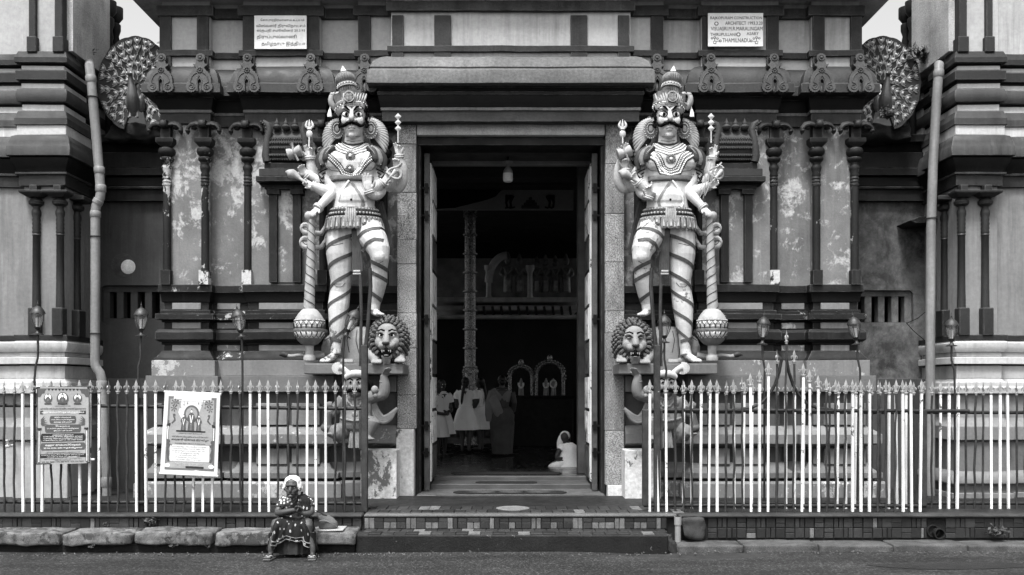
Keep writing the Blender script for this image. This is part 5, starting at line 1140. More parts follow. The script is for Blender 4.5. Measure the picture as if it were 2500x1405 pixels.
    for pts in ([(880, 590), (896, 577), (915, 570), (935, 566), (944, 572)], [(892, 622), (905, 606), (925, 596), (946, 598)]):
        e = Geo(); F.band(e, pts, 16, 8, 1.6); O(e, 'leg_ribbon', RIB, 60)
    # ---- club
    cl = Geo(); top, bot = P(770, 545, 40), P(762, 757, 34); rg = []
    for k in range(61):
        t = k / 60; c = top.lerp(bot, t); r = lerp(7.6, 13.5, t) * F.k
        rg.append([c + Vector((math.cos(2 * math.pi * i / 24) * r, math.sin(2 * math.pi * i / 24) * r, 0)) * (1 - .075 * max(0, math.cos(2 * (2 * math.pi * i / 24 - sgn * t * 22)) ** 9 if math.cos(2 * (2 * math.pi * i / 24 - sgn * t * 22)) > 0 else 0)) for i in range(24)])
    cl.rings(rg); co = O(cl, 'club_shaft', ORNL, 60)
    for q in (0, math.pi):
        e = Geo(); e.tube([top.lerp(bot, k / 90) + Vector((math.cos(q + sgn * k * .36), math.sin(q + sgn * k * .36), 0)) * lerp(7.7, 13.6, k / 90) * F.k for k in range(91)], 1.0 * F.k, 5); O(e, 'spiral_line', ORND, 60, co)
    for yb, yt, rb, rt in ((806, 790, 33, 36), (814, 829, 36.5, 32)):
        for k in range(18):
            a = 2 * math.pi * k / 18; q = lambda da, y, r: P(763, y, 34) + Vector((math.cos(a + da), math.sin(a + da), 0)) * r * F.k
            e = Geo(); e.tube([q(-.15, yb, rb + 3.6), q(-.15, lerp(yb, yt, .6), rt + 2), q(0, yt, rt + 1.4), q(.15, lerp(yb, yt, .6), rt + 2), q(.15, yb, rb + 3.6)], .9 * F.k, 5); O(e, 'petal_outline', ORND, 60, co)
    def lt(prof, nm, m, seg=32, rib=0, nrib=0): return Geo().lathe([(r * F.k, (757 - y) * F.k) for r, y in prof], P(763, 757, 34), seg, rib=rib, nrib=nrib).obj(nm, m, co, 45)
    lt([(12, 757), (18, 760), (27, 770), (33, 780), (34, 785)][::-1], 'club_shoulder', ORNL); lt([(34, 788), (36, 786), (35, 784)], 'bead_ring', ORNL, 60, .04, 30)
    lt([(31, 806), (36, 802), (36, 792), (33, 787)], 'petal_ring', SKIN, 64, .03, 16); lt([(37, 812), (37.5, 809), (37, 805)], 'club_band', ORN); lt([(30, 829), (35, 822), (36, 815), (34, 812)], 'petal_ring', SKIN, 64, .03, 16)
    lt([(11, 846), (20, 842), (28, 834), (31, 829)], 'club_belly', ORN); lt([(10, 868), (10.5, 846)], 'club_neck', ORNL); lt([(9, 884), (14, 882), (15, 875), (13, 869), (9, 867)], 'club_foot', ORNL)
    lt([(7, 545), (9, 542), (12, 535), (11, 528), (6, 524)], 'club_pommel', ORNL)
    # ---- ledge they stand on
    return root
for s in (1, -1): guardian(s)
for s in (1, -1):
    g = Geo().box(Xp(742, -.62), Xp(984, -.62), -.62, .1, Zp(914, -.62), Zp(888, -.62)); g = g if s > 0 else g.mirror()
    g.obj('statue_ledge', BASE, gate, bevel=.01)

# ================================================================ lions
def lion(sgn):
    F = Fig(sgn, -.42); P = F.P; L = sgn > 0
    LS = mat('lion_paint', .27, .2, 3, .15, .6, .2, fine=.15); LM_ = mat('lion_mane', .12, .4, 14, 0, .65, .3, fine=.3)
    r = thing('lion_statue', P(900, 888), 'crouching stone lion under the guardian, ' + ('mouth wide open' if L else 'mouth nearly shut and tongue out'), 'statue', 'lion statues')
    g = Geo(); hy = 0 if L else 6
    F.loft(g, [(y, 858 + (y - 845) * .0, rx, rd * .8, -52) for y, rx, rd in ((795, 30, 12), (805, 58, 22), (825, 72, 28), (850, 78, 30), (875, 80, 30), (888, 78, 28))], 20)
    F.B(g, 805, 852, -44, 30, 38, 20); F.T(g, [(800, 872, -24), (830, 882, -12), (846, 884, 0)], [11, 9, 7], 10)
    F.T(g, [(905, 850, -30), (912, 860, 4), (915, 872, 26), (924, 884, 36)], [24, 18, 13, 10], 12); F.T(g, [(950, 850, -30), (972, 858, 4), (980, 874, 26), (984, 882, 34)], [20, 15, 12, 9], 12)
    for cx, cy, cd_ in ((926, 886, 40), (982, 883, 38), (852, 884, 4)):
        for k in (-1.5, -.5, .5, 1.5): F.T(g, [(cx + k * 5, cy - 4, cd_), (cx + k * 6.2, cy, cd_ + 8), (cx + k * 6.4, cy + 4, cd_ + 10)], [5, 4.6, 3], 8)
    y0 = hy
    F.T(g, [(900, 840, -45), (930, 832, -15), (950, 828 + y0, 15)], [30, 32, 30], 14); F.B(g, 950, 828 + y0, 22, 32, 38, 28); F.B(g, 950, 812 + y0, 36, 24, 20, 16); F.T(g, [(950, 815 + y0, 46), (950, 832 + y0, 55), (950, 842 + y0, 58)], [8, 9, 10], 10); F.B(g, 941, 847 + y0, 50, 11, 9, 11); F.B(g, 959, 847 + y0, 50, 11, 9, 11); F.B(g, 950, 872 + y0 * .4, 40, 14, 9, 12)
    for s_ in (-1, 1): F.B(g, 950 + s_ * 18, 838 + y0, 36, 12, 14, 12); F.B(g, 950 + s_ * 35, 806 + y0, 14, 8, 9, 6); F.T(g, [(950 + s_ * 5, 818 + y0, 50), (950 + s_ * 14, 813 + y0, 48), (950 + s_ * 24, 816 + y0, 42)], [3, 4, 3], 7)
    F.T(g, [(790, 868, -14), (760, 872, -6), (735, 868, 4), (712, 871, 8), (700, 868, 8)], [9, 6, 5, 5, 6], 10)
    bd = organic('body', g, LS, r, .009, 3); F.bvh = bvh_of(bd)
    O = lambda gg, nm, m, sm=50: gg.obj(nm, m, r, sm)
    rnd = random.Random(5); e = Geo()
    for ring, (rx, ry, n, dd) in enumerate(((33, 41, 24, 32), (38, 47, 28, 22), (42, 52, 30, 12), (44, 56, 30, 2))):
        for k in range(n):
            a = 2 * math.pi * (k + .5 * (ring % 2)) / n
            if ring == 0 and -2.1 < a - 2 * math.pi * (a > math.pi) < -1.05: continue
            x, y = 950 + rx * math.cos(a), 832 + y0 - ry * math.sin(a); j = rnd.uniform(-2, 2)
            F.T(e, [(x - 3 * math.cos(a), y + 3 * math.sin(a), dd + 2), (x + 3 * math.cos(a) + j, y - 3 * math.sin(a), dd + 6), (x + 7 * math.cos(a), y - 7 * math.sin(a) + 3, dd + 3), (x + 6 * math.cos(a) - 2, y - 6 * math.sin(a) + 7, dd + 2)], [3.4, 4.2, 3.4, 1.2], 6)
    O(e, 'mane', LM_)
    e = Geo()
    for pts in ([(786, 830), (800, 822), (818, 828), (830, 850), (832, 872)], [(846, 806), (842, 830), (848, 860)], [(866, 803), (864, 830), (872, 862)], [(888, 806), (888, 835), (896, 862)]): F.T(e, F.drape(pts, 14, .2), 1.1, 5)
    O(e, 'flank_lines', ORND); e = Geo()
    for k in range(6): F.T(e, [(942 + 3.2 * k, 878, 48), (943 + 2.8 * k, 890, 46)], [2.6, 1.2], 6)
    O(e, 'beard', ORN); e = Geo(); F.T(e, [(705, 869, 8), (694, 866, 8), (683, 868, 8)], [6, 7, 1], 8); O(e, 'tail_tuft', ORND)
    for s_ in (-1, 1):
        x = 950 + s_ * 13; e = Geo(); F.B(e, x, 822 + y0, F.surf(x, 822 + y0, -1.5, 44), 6, 5 if L else 4, 4); O(e, 'eye', EYEW if L else LS)
        e = Geo(); F.B(e, x, (822 if L else 824) + y0, F.surf(x, 822 + y0, 2, 44), 3, 3 if L else 1, 2); F.T(e, F.drape([(x - 7, 821 + y0), (x, 816.5 + y0), (x + 7, 821 + y0)], 7, 1), 1.1, 5); F.T(e, F.drape([(x - 8, 812 + y0), (x, 808 + y0), (x + 9, 811 + y0)], 7, .8), 1.8, 5); O(e, 'eye_line', HAIRB)
    e = Geo(); F.B(e, 950, 841 + y0, 63, 9, 5, 4); F.T(e, [(950, 845 + y0, 62), (950, 853 + y0, 60)], 1.2, 5); O(e, 'nose', ORND)
    e = Geo(); F.T(e, F.drape([(936, 857 + y0), (943, 856 + y0), (950, 852 + y0), (957, 856 + y0), (964, 857 + y0)], 9, .5), 1.2, 5); O(e, 'lip_line', HAIRB)
    e = Geo(); F.B(e, 950, 865 + y0 * .6, 50, 12, 9 if L else 4, 6); O(e, 'mouth', HAIRB); e = Geo(); F.B(e, 950, 870 + y0 * .6, 54, 6, 2.6 if L else 2, 3); O(e, 'tongue', ORN)
    e = Geo()
    for x in (940, 944.5, 955.5, 960): F.T(e, [(x, 857 + y0, 54), (x, 863 + y0, 53)], [1.8, .6], 6)
    O(e, 'teeth', EYEW)
for s in (1, -1): lion(s)

# ================================================================ squatting dwarfs below
def dwarf(sgn):
    F = Fig(sgn, -.62); P = F.P; L = sgn > 0
    DS = mat('dwarf_paint', .20, .25, 4, .2, .6, .15, fine=.15); DO = mat('dwarf_ornament', .26, .3, 12, 0, .6, .25, fine=.3)
    r = thing('dwarf_statue', P(870, 1085), 'squatting turbaned dwarf statue behind the bars, bearing ' + ("the gaping lion's ledge on one hand" if L else "the closed-eyed lion's ledge on one hand"), 'statue', 'dwarf statues')
    g = Geo()
    F.loft(g, [(962, 870, 22, 16, 2), (972, 870, 38, 20, 2), (990, 870, 40, 24, 4), (1010, 870, 38, 26, 6), (1030, 870, 40, 30, 8), (1045, 870, 36, 28, 6), (1058, 870, 24, 18, 2)], 20)
    F.B(g, 870, 1030, 20, 34, 26, 18); F.B(g, 853, 985, 16, 15, 13, 12); F.B(g, 887, 985, 16, 15, 13, 12)
    F.B(g, 872, 938, 18, 26, 28, 22); F.B(g, 872, 952, 24, 20, 16, 18); F.T(g, [(873, 934, 38), (873, 944, 46), (873, 947, 44)], [4, 7, 6], 8); F.B(g, 861, 948, 36, 7, 7, 6); F.B(g, 885, 948, 36, 7, 7, 6); F.B(g, 873, 963, 36, 8, 6, 7)
    F.T(g, [(900, 972, 4), (922, 966, 8), (938, 962, 12), (941, 940, 14), (939, 920, 16), (938, 915, 16)], [17, 15, 14, 13, 9, 8], 12); F.hand(g, (939, 918, 16), (.5, .6, .55), (0, 1, -.3), 30, (.1, .1, .1, .1), .1, 1)
    F.T(g, [(840, 975, 4), (824, 995, 6), (810, 1010, 12), (808, 1000, 20)], [16, 14, 12, 8], 12); F.hand(g, (810, 1004, 18), (-.1, .7, .5), (0, .3, -1), 28, (.5, .5, .5, .5), .1, 1)
    F.T(g, [(848, 1052, 4), (828, 1052, 22), (826, 1056, 30), (834, 1066, 24), (818, 1068, 24)], [20, 19, 17, 12, 9], 12); F.T(g, [(892, 1052, 4), (910, 1036, 20), (916, 1030, 26), (908, 1050, 26), (900, 1068, 26)], [20, 19, 16, 12, 9], 12)
    F.foot(g, (820, 1066, 20), (808, 1058, 40), 24); F.foot(g, (896, 1068, 18), (912, 1070, 42), 26)
    bd = organic('body', g, DS, r, .008, 3); F.bvh = bvh_of(bd); O = lambda gg, nm, m, sm=50: gg.obj(nm, m, r, sm)
    e = Geo(); F.T(e, [(850, 922, 24), (866, 914, 34), (884, 914, 32), (896, 922, 20)], [8, 9, 9, 7], 8); F.B(e, 872, 918, 10, 28, 14, 22); ho = O(e, 'turban', SKIN)
    e = Geo(); F.T(e, [(854, 914, 18), (842, 902, 22), (832, 898, 24)], [8, 7, 9], 8)
    for k in range(12): a = R(90 + 18 * k); F.T(e, [(832, 900, 24), (832 + 17 * math.cos(a), 900 - 15 * math.sin(a), 24)], [4, 3], 6)
    O(e, 'turban_knot', SKIN)
    for s_ in (-1, 1):
        x = 872 + s_ * 10; e = Geo(); F.B(e, x, 934, F.surf(x, 934, -1.4, 34), 4.2, 2.8, 2.6); O(e, 'eye', ORNL); e = Geo(); F.B(e, x, 934, F.surf(x, 934, 2, 36), 2.6, 2.6, 1.6); F.T(e, F.drape([(872 + s_ * 4, 929), (872 + s_ * 12, 925), (872 + s_ * 19, 928)], 7, 1), 1.6, 5); O(e, 'eyebrow', HAIRB)
        e = Geo(); F.T(e, [(872 + s_ * 2, 953, 44), (872 + s_ * 10, 953, 40), (872 + s_ * 18, 957, 34), (872 + s_ * 22, 952, 32)], [4, 4.5, 3.5, 1.5], 8); O(e, 'moustache', HAIRB)
        e = Geo(); F.T(e, [(872 + s_ * 27, 932, 6), (872 + s_ * 34, 940, 4), (872 + s_ * 32, 952, 2), (872 + s_ * 36, 958, 0)], [6, 7, 6, 3], 8); O(e, 'hair', HAIRB)
    e = Geo(); F.beads(e, [(848, 962), (854, 980), (864, 992), (880, 992), (890, 980), (896, 962)], 26, 3, 1.5); F.beads(e, [(852, 960), (860, 972), (872, 977), (884, 972), (892, 960)], 18, 2.8, 1.5); F.B(e, 872, 985, F.surf(872, 985, 1, 30), 9, 9, 4); O(e, 'necklace', DO)
    e = Geo(); F.T(e, F.drape([(836, 1020), (852, 1024), (872, 1027), (892, 1024), (906, 1020)], 16, 1.5), 3, 7); F.B(e, 872, 1012, F.surf(872, 1012, 1, 34), 8, 8, 3); O(e, 'belt', DO)
    e = Geo(); F.B(e, 918, 952, 22, 9, 10, 6); F.B(e, 920, 966, 22, 5, 6, 4); O(e, 'arm_ornament', DO)
    e = Geo(); F.T(e, [(939 + 9 * math.cos(a * .524), 932 + 2 * math.sin(a * .524), 15 + 9 * math.sin(a * .524)) for a in range(12)], 2.5, 6, closed=True); O(e, 'bracelet', DS)
    e = Geo()
    for k in range(4): F.T(e, [(902 + k * 3, 972, 6), (908 + k * 4.5, 1000, 4), (918 + k * 5, 1022 - k * 1.5, 2), (936 + k * 3, 1032 - k * 5, 2), (954 + k * 2, 1022 - k * 5, 2), (962 + k * 3, 1004 - k * 2, 2)], [4.5, 5, 5.5, 5.5, 5.5, 5], 7, .7)
    O(e, 'scarf', mat('scarf_paint', .2, .3, 9, 0, .6, .2))
    e = Geo()
    for k in range(5): F.T(e, [(862 + k * 4, 1052, 26), (860 + k * 5, 1075, 28), (858 + k * 5.6, 1092, 28)], [3, 3.4, 3.6], 7, .6)
    O(e, 'loin_cloth', DO)
    e = Geo(); F.T(e, [(808, 1008, 22), (804, 1030, 20), (802, 1048, 18)], [7, 10, 13], 10); F.B(e, 802, 1044, 18, 16, 12, 14); O(e, 'mace', mat('mace_paint', .13, .3, 6, 0, .55, .2))
for s in (1, -1): dwarf(s)

# ================================================================ peacocks
def peacock(sgn):
    Y = .55; Ax = 331 if sgn > 0 else 2497 - 2158; F = Fig(sgn, Y); P = F.P
    r = thing('peacock_statue', P(Ax, 290), 'painted peacock statue with fanned tail ' + ('by the Tamil plaque corner' if sgn > 0 else 'by the English plaque corner, weeds at its feet'), 'statue', 'peacock statues')
    FAN = mat('fan_paint', .04, .4, 6, 0, .6, .35, fine=.4); FE = mat('feather_stroke', .34, .3, 12, 0, .6, .2); EY = mat('feather_eye', .5, .15, 12, 0, .5, .1); PB = mat('peacock_body', .13, .35, 8, .0, .35, .2, fine=.3, spec=.6)
    bx, by = Ax, 206; RO = 165; g = Geo()
    def fp(rr, a, d=0):     # fan surface is dished and leans back a little
        x = bx + rr * math.cos(a) * .55; y = by - rr * math.sin(a) * .70; return P(x, y, d - 8 + (rr / RO) ** 2 * 10)
    A0, A1 = R(-72), R(252); n = 60; rg = []
    for rr in (.05, .3, .6, .85, 1.0):
        rg.append([fp(RO * rr * (1 + (.018 * abs(math.sin(k * math.pi / 4)) if rr == 1 else 0)), lerp(A0, A1, k / n)) for k in range(n + 1)])
    nn = n + 1; base = []; fc = []
    for j, ring in enumerate(rg): base += ring
    back = [v + Vector((0, .05, 0)) for v in base]; m_ = len(base)
    for j in range(len(rg) - 1):
        for k in range(n):
            a, b = j * nn + k, (j + 1) * nn + k; fc.append((a, b, b + 1, a + 1)); fc.append((a + m_, a + 1 + m_, b + 1 + m_, b + m_))
    for k in range(n): a = (len(rg) - 1) * nn + k; fc.append((a, a + m_, a + m_ + 1, a + 1))
    g.add(base + back, fc); g.obj('tail_fan', FAN, r, 40, recalc=True)
    rnd = random.Random(11); st = Geo(); ec = 0
    for row, (rr, cnt) in enumerate(((152, 22), (126, 19), (100, 15), (74, 11), (48, 8))):
        for k in range(cnt):
            a = lerp(A0 + .08, A1 - .08, (k + .5 * (row % 2 == 0) + .25) / cnt) + rnd.gauss(0, .035); rr0 = rr; rr = rr0 + rnd.uniform(-7, 4); c = fp(rr, a, 2)
            e = Geo(); e.lathe([(3.2 * F.k, -.01), (3.2 * F.k, .008), (2.4 * F.k, .014), (.01, .016)], c, 10, axis=(0, -1, 0)); e.obj('feather_eye', EY, r, 40)
            st.tube([fp(rr - 24, a, 1), fp(rr - 8, a, 1.5)], .006, 5)
            for q in (-2, -1, 1, 2):
                da = q * .035 * 150 / rr; st.tube([fp(rr - 12 + abs(q) * 1.5, a + da * .55, 1), fp(rr + 2, a + da * 1.15, 2), fp(rr + 12 - abs(q) * 1.2, a + da * 1.3, 1)], [.004, .008, .003], 5)
            rr = rr0
    for k in range(70):
        a = rnd.uniform(A0, A1); rr = rnd.uniform(45, 140); st.tube([fp(rr, a, 1), fp(rr + 10, a + rnd.uniform(-.03, .03), 1)], [.006, .004], 4)
    st.obj('feather_strokes', FE, r, 40)
    g = Geo(); F.T(g, [(bx + 1, 286, 8), (bx + 2, 262, 20), (bx + 3, 245, 26), (bx + 3, 228, 30), (bx + 2, 214, 32), (bx + 1, 202, 33), (bx + 1, 194, 34)], [8, 14, 14, 10, 7, 5.6, 5.6], 14); F.B(g, bx + 1, 193, 38, 6.5, 6.5, 8)
    F.T(g, [(bx + 3, 194, 44), (bx + 6, 197, 52)], [3, .8], 6); F.B(g, bx - 12, 255, 6, 9, 22, 12); F.B(g, bx + 16, 255, 6, 9, 22, 12)
    b_ = organic('body', g, PB, r, .008, 2); e = Geo()
    for k in range(4): F.T(e, [(bx + (k - 1.5) * 1.5, 188, 36), (bx + (k - 1.5) * 4, 179, 36)], [.8, 1.6], 5)
    e.obj('crest', FE, r, 50); e = Geo(); 
    for s_ in (-1, 1): e.ball(P(bx + 1 + s_ * 5, 192, 43), .012, 6)
    e.obj('eye', EYEW, r); 
    for s_ in (-1, 1):
        e = Geo(); F.T(e, [(bx + 2 + s_ * 8, 270, 14), (bx + 2 + s_ * 9, 290, 16)], [3, 2.6], 7); F.T(e, [(bx + 2 + s_ * 9, 290, 14), (bx + 2 + s_ * 9, 293, 26)], [3, 2], 6); e.obj('leg', FE, r, 50)
    M_ = rock('mound', *sorted((P(Ax - 78, 0).x, P(Ax + 60, 0).x)), Y + .05, Y + .42, Zp(338, Y), Zp(298, Y), mat('mound_cement', .03, .5, 6, 0, .9, .6, fine=.4), r, amp=.07)
for s in (1, -1): peacock(s)
# ================================================================ hall behind the door
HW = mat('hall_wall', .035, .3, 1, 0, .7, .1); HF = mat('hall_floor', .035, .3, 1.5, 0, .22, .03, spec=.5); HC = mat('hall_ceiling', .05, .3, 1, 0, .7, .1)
hall = thing('temple_hall', (0, 2, .4), 'dim temple hall interior seen through the tall doorway', 'hall')
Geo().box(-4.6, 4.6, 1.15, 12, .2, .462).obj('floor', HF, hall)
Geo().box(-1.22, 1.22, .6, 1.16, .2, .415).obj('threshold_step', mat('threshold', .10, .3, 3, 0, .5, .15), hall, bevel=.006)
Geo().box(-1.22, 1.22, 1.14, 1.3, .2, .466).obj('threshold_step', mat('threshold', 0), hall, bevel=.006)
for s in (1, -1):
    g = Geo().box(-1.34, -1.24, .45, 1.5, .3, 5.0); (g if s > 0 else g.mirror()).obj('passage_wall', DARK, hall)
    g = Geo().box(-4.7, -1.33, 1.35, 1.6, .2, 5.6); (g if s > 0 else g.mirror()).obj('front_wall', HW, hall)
    g = Geo().box(-4.7, -4.6, 1.35, 4.2, .2, 5.6); (g if s > 0 else g.mirror()).obj('side_wall', HW, hall)  # stops short out of view: unseen opening added to let sky light in
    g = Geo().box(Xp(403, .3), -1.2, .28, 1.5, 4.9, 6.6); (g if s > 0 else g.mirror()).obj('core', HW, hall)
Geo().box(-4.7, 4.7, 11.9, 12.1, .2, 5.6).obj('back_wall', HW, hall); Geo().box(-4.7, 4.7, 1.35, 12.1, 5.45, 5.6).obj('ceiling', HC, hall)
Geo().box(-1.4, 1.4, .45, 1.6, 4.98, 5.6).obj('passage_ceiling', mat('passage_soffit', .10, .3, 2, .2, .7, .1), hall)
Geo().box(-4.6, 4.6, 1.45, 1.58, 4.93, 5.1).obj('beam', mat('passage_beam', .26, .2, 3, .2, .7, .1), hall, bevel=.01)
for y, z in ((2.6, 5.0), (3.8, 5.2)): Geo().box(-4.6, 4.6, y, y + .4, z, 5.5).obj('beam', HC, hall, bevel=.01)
Geo().box(.98, 1.24, 1.62, 1.9, .46, 5.4).obj('inner_post', mat('inner_post', .09, .4, 4, .2, .7, .2), hall, bevel=.01)
# mats
for nm, a, b, y0, y1, z, lab in (('door_mat', 1105, 1385, -.02, .3, .352, 'wide dark patterned door mat on the granite sill'), ('floor_mat', 1160, 1312, .66, .92, .416, 'small dark mat on the middle threshold step'), ('floor_runner', 1100, 1372, 1.5, 1.85, .463, 'long dark runner on the hall floor behind the threshold')):
    t = thing(nm, ((Xp(a, y0) + Xp(b, y0)) / 2, y0, z), lab, 'mat')
    x0, x1 = Xp(a, y0), Xp(b, y0); ym = (y0 + y1) / 2
    Geo().prism([(x0, 0), (x1, 0), (x1, .006), (x0, .006)], 0, 1)
    g = Geo(); pts = [(x0 + .06, y0), (x1 - .06, y0), (x1, ym - .05), (x1, ym + .05), (x1 - .06, y1), (x0 + .06, y1), (x0, ym + .05), (x0, ym - .05)]; g.add([(x, y, z) for x, y in pts] + [(x, y, z + .008) for x, y in pts], [tuple(range(8))[::-1], tuple(range(8, 16))] + [(i, (i + 1) % 8, (i + 1) % 8 + 8, i + 8) for i in range(8)]); g.obj('mat_pile', mat('mat_dark', .02, .4, 20, 0, .95, .4, fine=.5), t)
    if nm == 'door_mat':
        for cx in (-.35, 0, .35): Geo().add([(cx - .25, ym, z + .0095), (cx, ym - .1, z + .0095), (cx + .25, ym, z + .0095), (cx, ym + .1, z + .0095)], [(0, 1, 2, 3)]).obj('diamond_motif', mat('mat_grey', .10, .4, 20, 0, .95, .3), t)
# round metal cover on the landing
t = thing('drain_cover', (Xp(1252, -1.5), -1.5, ZT), 'small pale round cover set in the landing tiles', 'drain cover'); Geo().lathe([(.19, 0), (.19, .014), (.17, .018), (.16, .012), (.05, .012), (.0, .014)], (Xp(1252, -1.45), -1.45, ZT - .002), 24).obj('disc', mat('cover_grey', .2, .3, 8, 0, .6, .2), t, 40)
# hanging bulb lamp
t = thing('hanging_lamp', W(1240, 440, 1.2), 'white bottle-shaped bulb lamp hanging under the lintel', 'lamp'); S = Lp(1, 1.2); c = W(1240, 445, 1.2)
Geo().lathe([(8 * S, 0), (11 * S, 2 * S), (12 * S, 6 * S), (12 * S, 21 * S)], c, 16).obj('bulb', BULB, t, 40); Geo().lathe([(12 * S, 21 * S), (11 * S, 28 * S), (7 * S, 34 * S), (3 * S, 39 * S), (3 * S, 50 * S)], c, 16).obj('neck', mat('lamp_neck', .4, .1, 5, 0, .4, .1), t, 40)
Geo().lathe([(14 * S, 49 * S), (3 * S, 40 * S)][::-1], c, 12).obj('shade', mat('lamp_shade', .25, .1, 5, 0, .5, .1), t, 40); Geo().tube([c + Vector((0, 0, 48 * S)), (c.x, c.y, 5.0)], .01, 6).obj('cord', DEEP, t)
# painted board high in the hall
t = thing('painted_board', W(1240, 511, 5.6), 'painted board with bird legs and a stepped shrine above the hall', 'painting'); Yb = 5.6
Geo().box(Xp(1060, Yb), Xp(1400, Yb), Yb, Yb + .1, Zp(512, Yb), Zp(440, Yb)).obj('board', mat('board_grey', .33, .15, 1, 0, .7, .05), t)
for cx in (1236, 1246, 1342, 1352):
    s_ = 1 if cx < 1300 else -1
    Geo().tube([W(cx + s_ * 4, 478, Yb - .02), W(cx, 495, Yb - .02), W(cx + s_ * 2, 508, Yb - .02)], [.05, .02, .02], 6).obj('bird_leg', DEEP, t); Geo().tube([W(cx - 3, 509, Yb - .02), W(cx + 12 * s_, 506, Yb - .02)], .014, 5).obj('bird_claw', DEEP, t)
for a, b, y0, y1 in ((1273, 1317, 502, 510), (1279, 1311, 495, 502), (1284, 1306, 489, 495), (1291, 1299, 482, 489)): Geo().box(Xp(a, Yb - .02), Xp(b, Yb - .02), Yb - .03, Yb, Zp(y1, Yb - .02), Zp(y0, Yb - .02)).obj('shrine_tier', MIDD, t, bevel=.01)
Geo().prism([(Xp(x, Yb - .01), Zp(y, Yb - .01)) for x, y in ((1062, 440), (1250, 440), (1210, 480), (1190, 488), (1150, 498), (1110, 508), (1062, 511))], Yb - .04, Yb - .005).obj('dark_plumage', DEEP, t)
# brass flag pillar
BRASS = mat('brass', .28, .4, 14, 0, .28, .5, 30, metal=.85, fine=.4); t = thing('brass_pillar', W(1148, 1085, 6.6), 'tall ringed brass flag pillar rising in the hall', 'pillar'); Yp = 6.6; S = Lp(1, Yp); z0 = Zp(1085, Yp)
pr = []
for k in range(9): b = (1085 - 940) + k * 46; pr += [(13.5, b), (13.5, b + 40), (18, b + 42), (18, b + 45)]
Geo().lathe([(40 * S, 0), (42 * S, 20 * S), (30 * S, 24 * S), (28 * S, 60 * S), (36 * S, 66 * S), (22 * S, 72 * S), (22 * S, 143 * S)] + [(r * S, h * S) for r, h in pr] + [(16 * S, 562 * S), (17 * S, 570 * S), (3 * S, 576 * S)], (Xp(1148, Yp), Yp, z0), 20).obj('shaft', BRASS, t, 35)
g = Geo(); 
for s_ in (-1, 1): g.box(Xp(1148 + s_ * 18, Yp - .25), Xp(1148 + s_ * 15, Yp - .25), Yp - .27, Yp - .2, Zp(945, Yp), Zp(900, Yp))
g.box(Xp(1128, Yp - .25), Xp(1168, Yp - .25), Yp - .26, Yp - .2, Zp(912, Yp), Zp(904, Yp)); g.obj('plate', BRASS, t); 
t2 = thing('pillar_pedestal', W(1148, 1092, 6.2), 'carved wide pedestal behind the standing girls', 'pedestal')
for a, b, y0, y1 in ((1090, 1240, 1068, 1084), (1096, 1234, 1050, 1068), (1084, 1246, 1040, 1050)): Geo().box(Xp(a, 6.3), Xp(b, 6.3), 6.3, 7.2, Zp(y1, 6.3), Zp(y0, 6.3)).obj('course', mat('pedestal_grey', .14, .4, 7, 0, .6, .4), t2, bevel=.02)
for k in range(10): Geo().lathe([(.07, 0), (.06, .03), (.02, .05)], W(1100 + k * 14.5, 1059, 6.29), 10, axis=(0, -1, 0)).obj('rosette', mat('pedestal_grey', 0), t2, 50)
# shrine with arch and row of dark idols
t = thing('inner_shrine', W(1280, 780, 9.5), 'arched inner shrine with ledge and pillar far in the hall', 'shrine'); Ys = 9.5; SH = mat('shrine_stone', .6, .3, 3, 0, .6, .2)
for a, b, y0, y1, dd in ((1050, 1420, 729, 741, .0), (1060, 1410, 748, 760, .1), (1050, 1420, 771, 781, 0)): Geo().box(Xp(a, Ys), Xp(b, Ys), Ys + dd - .3, Ys + 1.2, Zp(y1, Ys), Zp(y0, Ys)).obj('ledge', SH, t, bevel=.02)
Geo().box(Xp(1050, Ys), Xp(1420, Ys), Ys - .1, Ys + 1.2, .4, Zp(781, Ys)).obj('base', HW, t); Geo().box(Xp(1050, Ys), Xp(1420, Ys), Ys + 1.1, Ys + 1.3, Zp(740, Ys), Zp(615, Ys)).obj('back', mat('shrine_back', .3, .4, 3, 0, .7, .1), t)
for px in (1193, 1294): Geo().lathe([(.09, 0), (.06, .05), (.055, .55), (.07, .6), (.1, .66), (.1, .74)], W(px, 728, Ys - .2), 12).obj('column', SH, t, 40)
Geo().tube([W(1193 + 45 - 45 * math.cos(R(a)), 690 - 66 * math.sin(R(a)), Ys - .2) for a in range(0, 91, 10)], [.09] * 10, 8).obj('arch', SH, t, 40)
for k in range(12): Geo().tube([W(1160 + k * 21, 748, Ys - .28), W(1163 + k * 21, 770, Ys - .28)], .03, 6).obj('ledge_tile', HC, t)
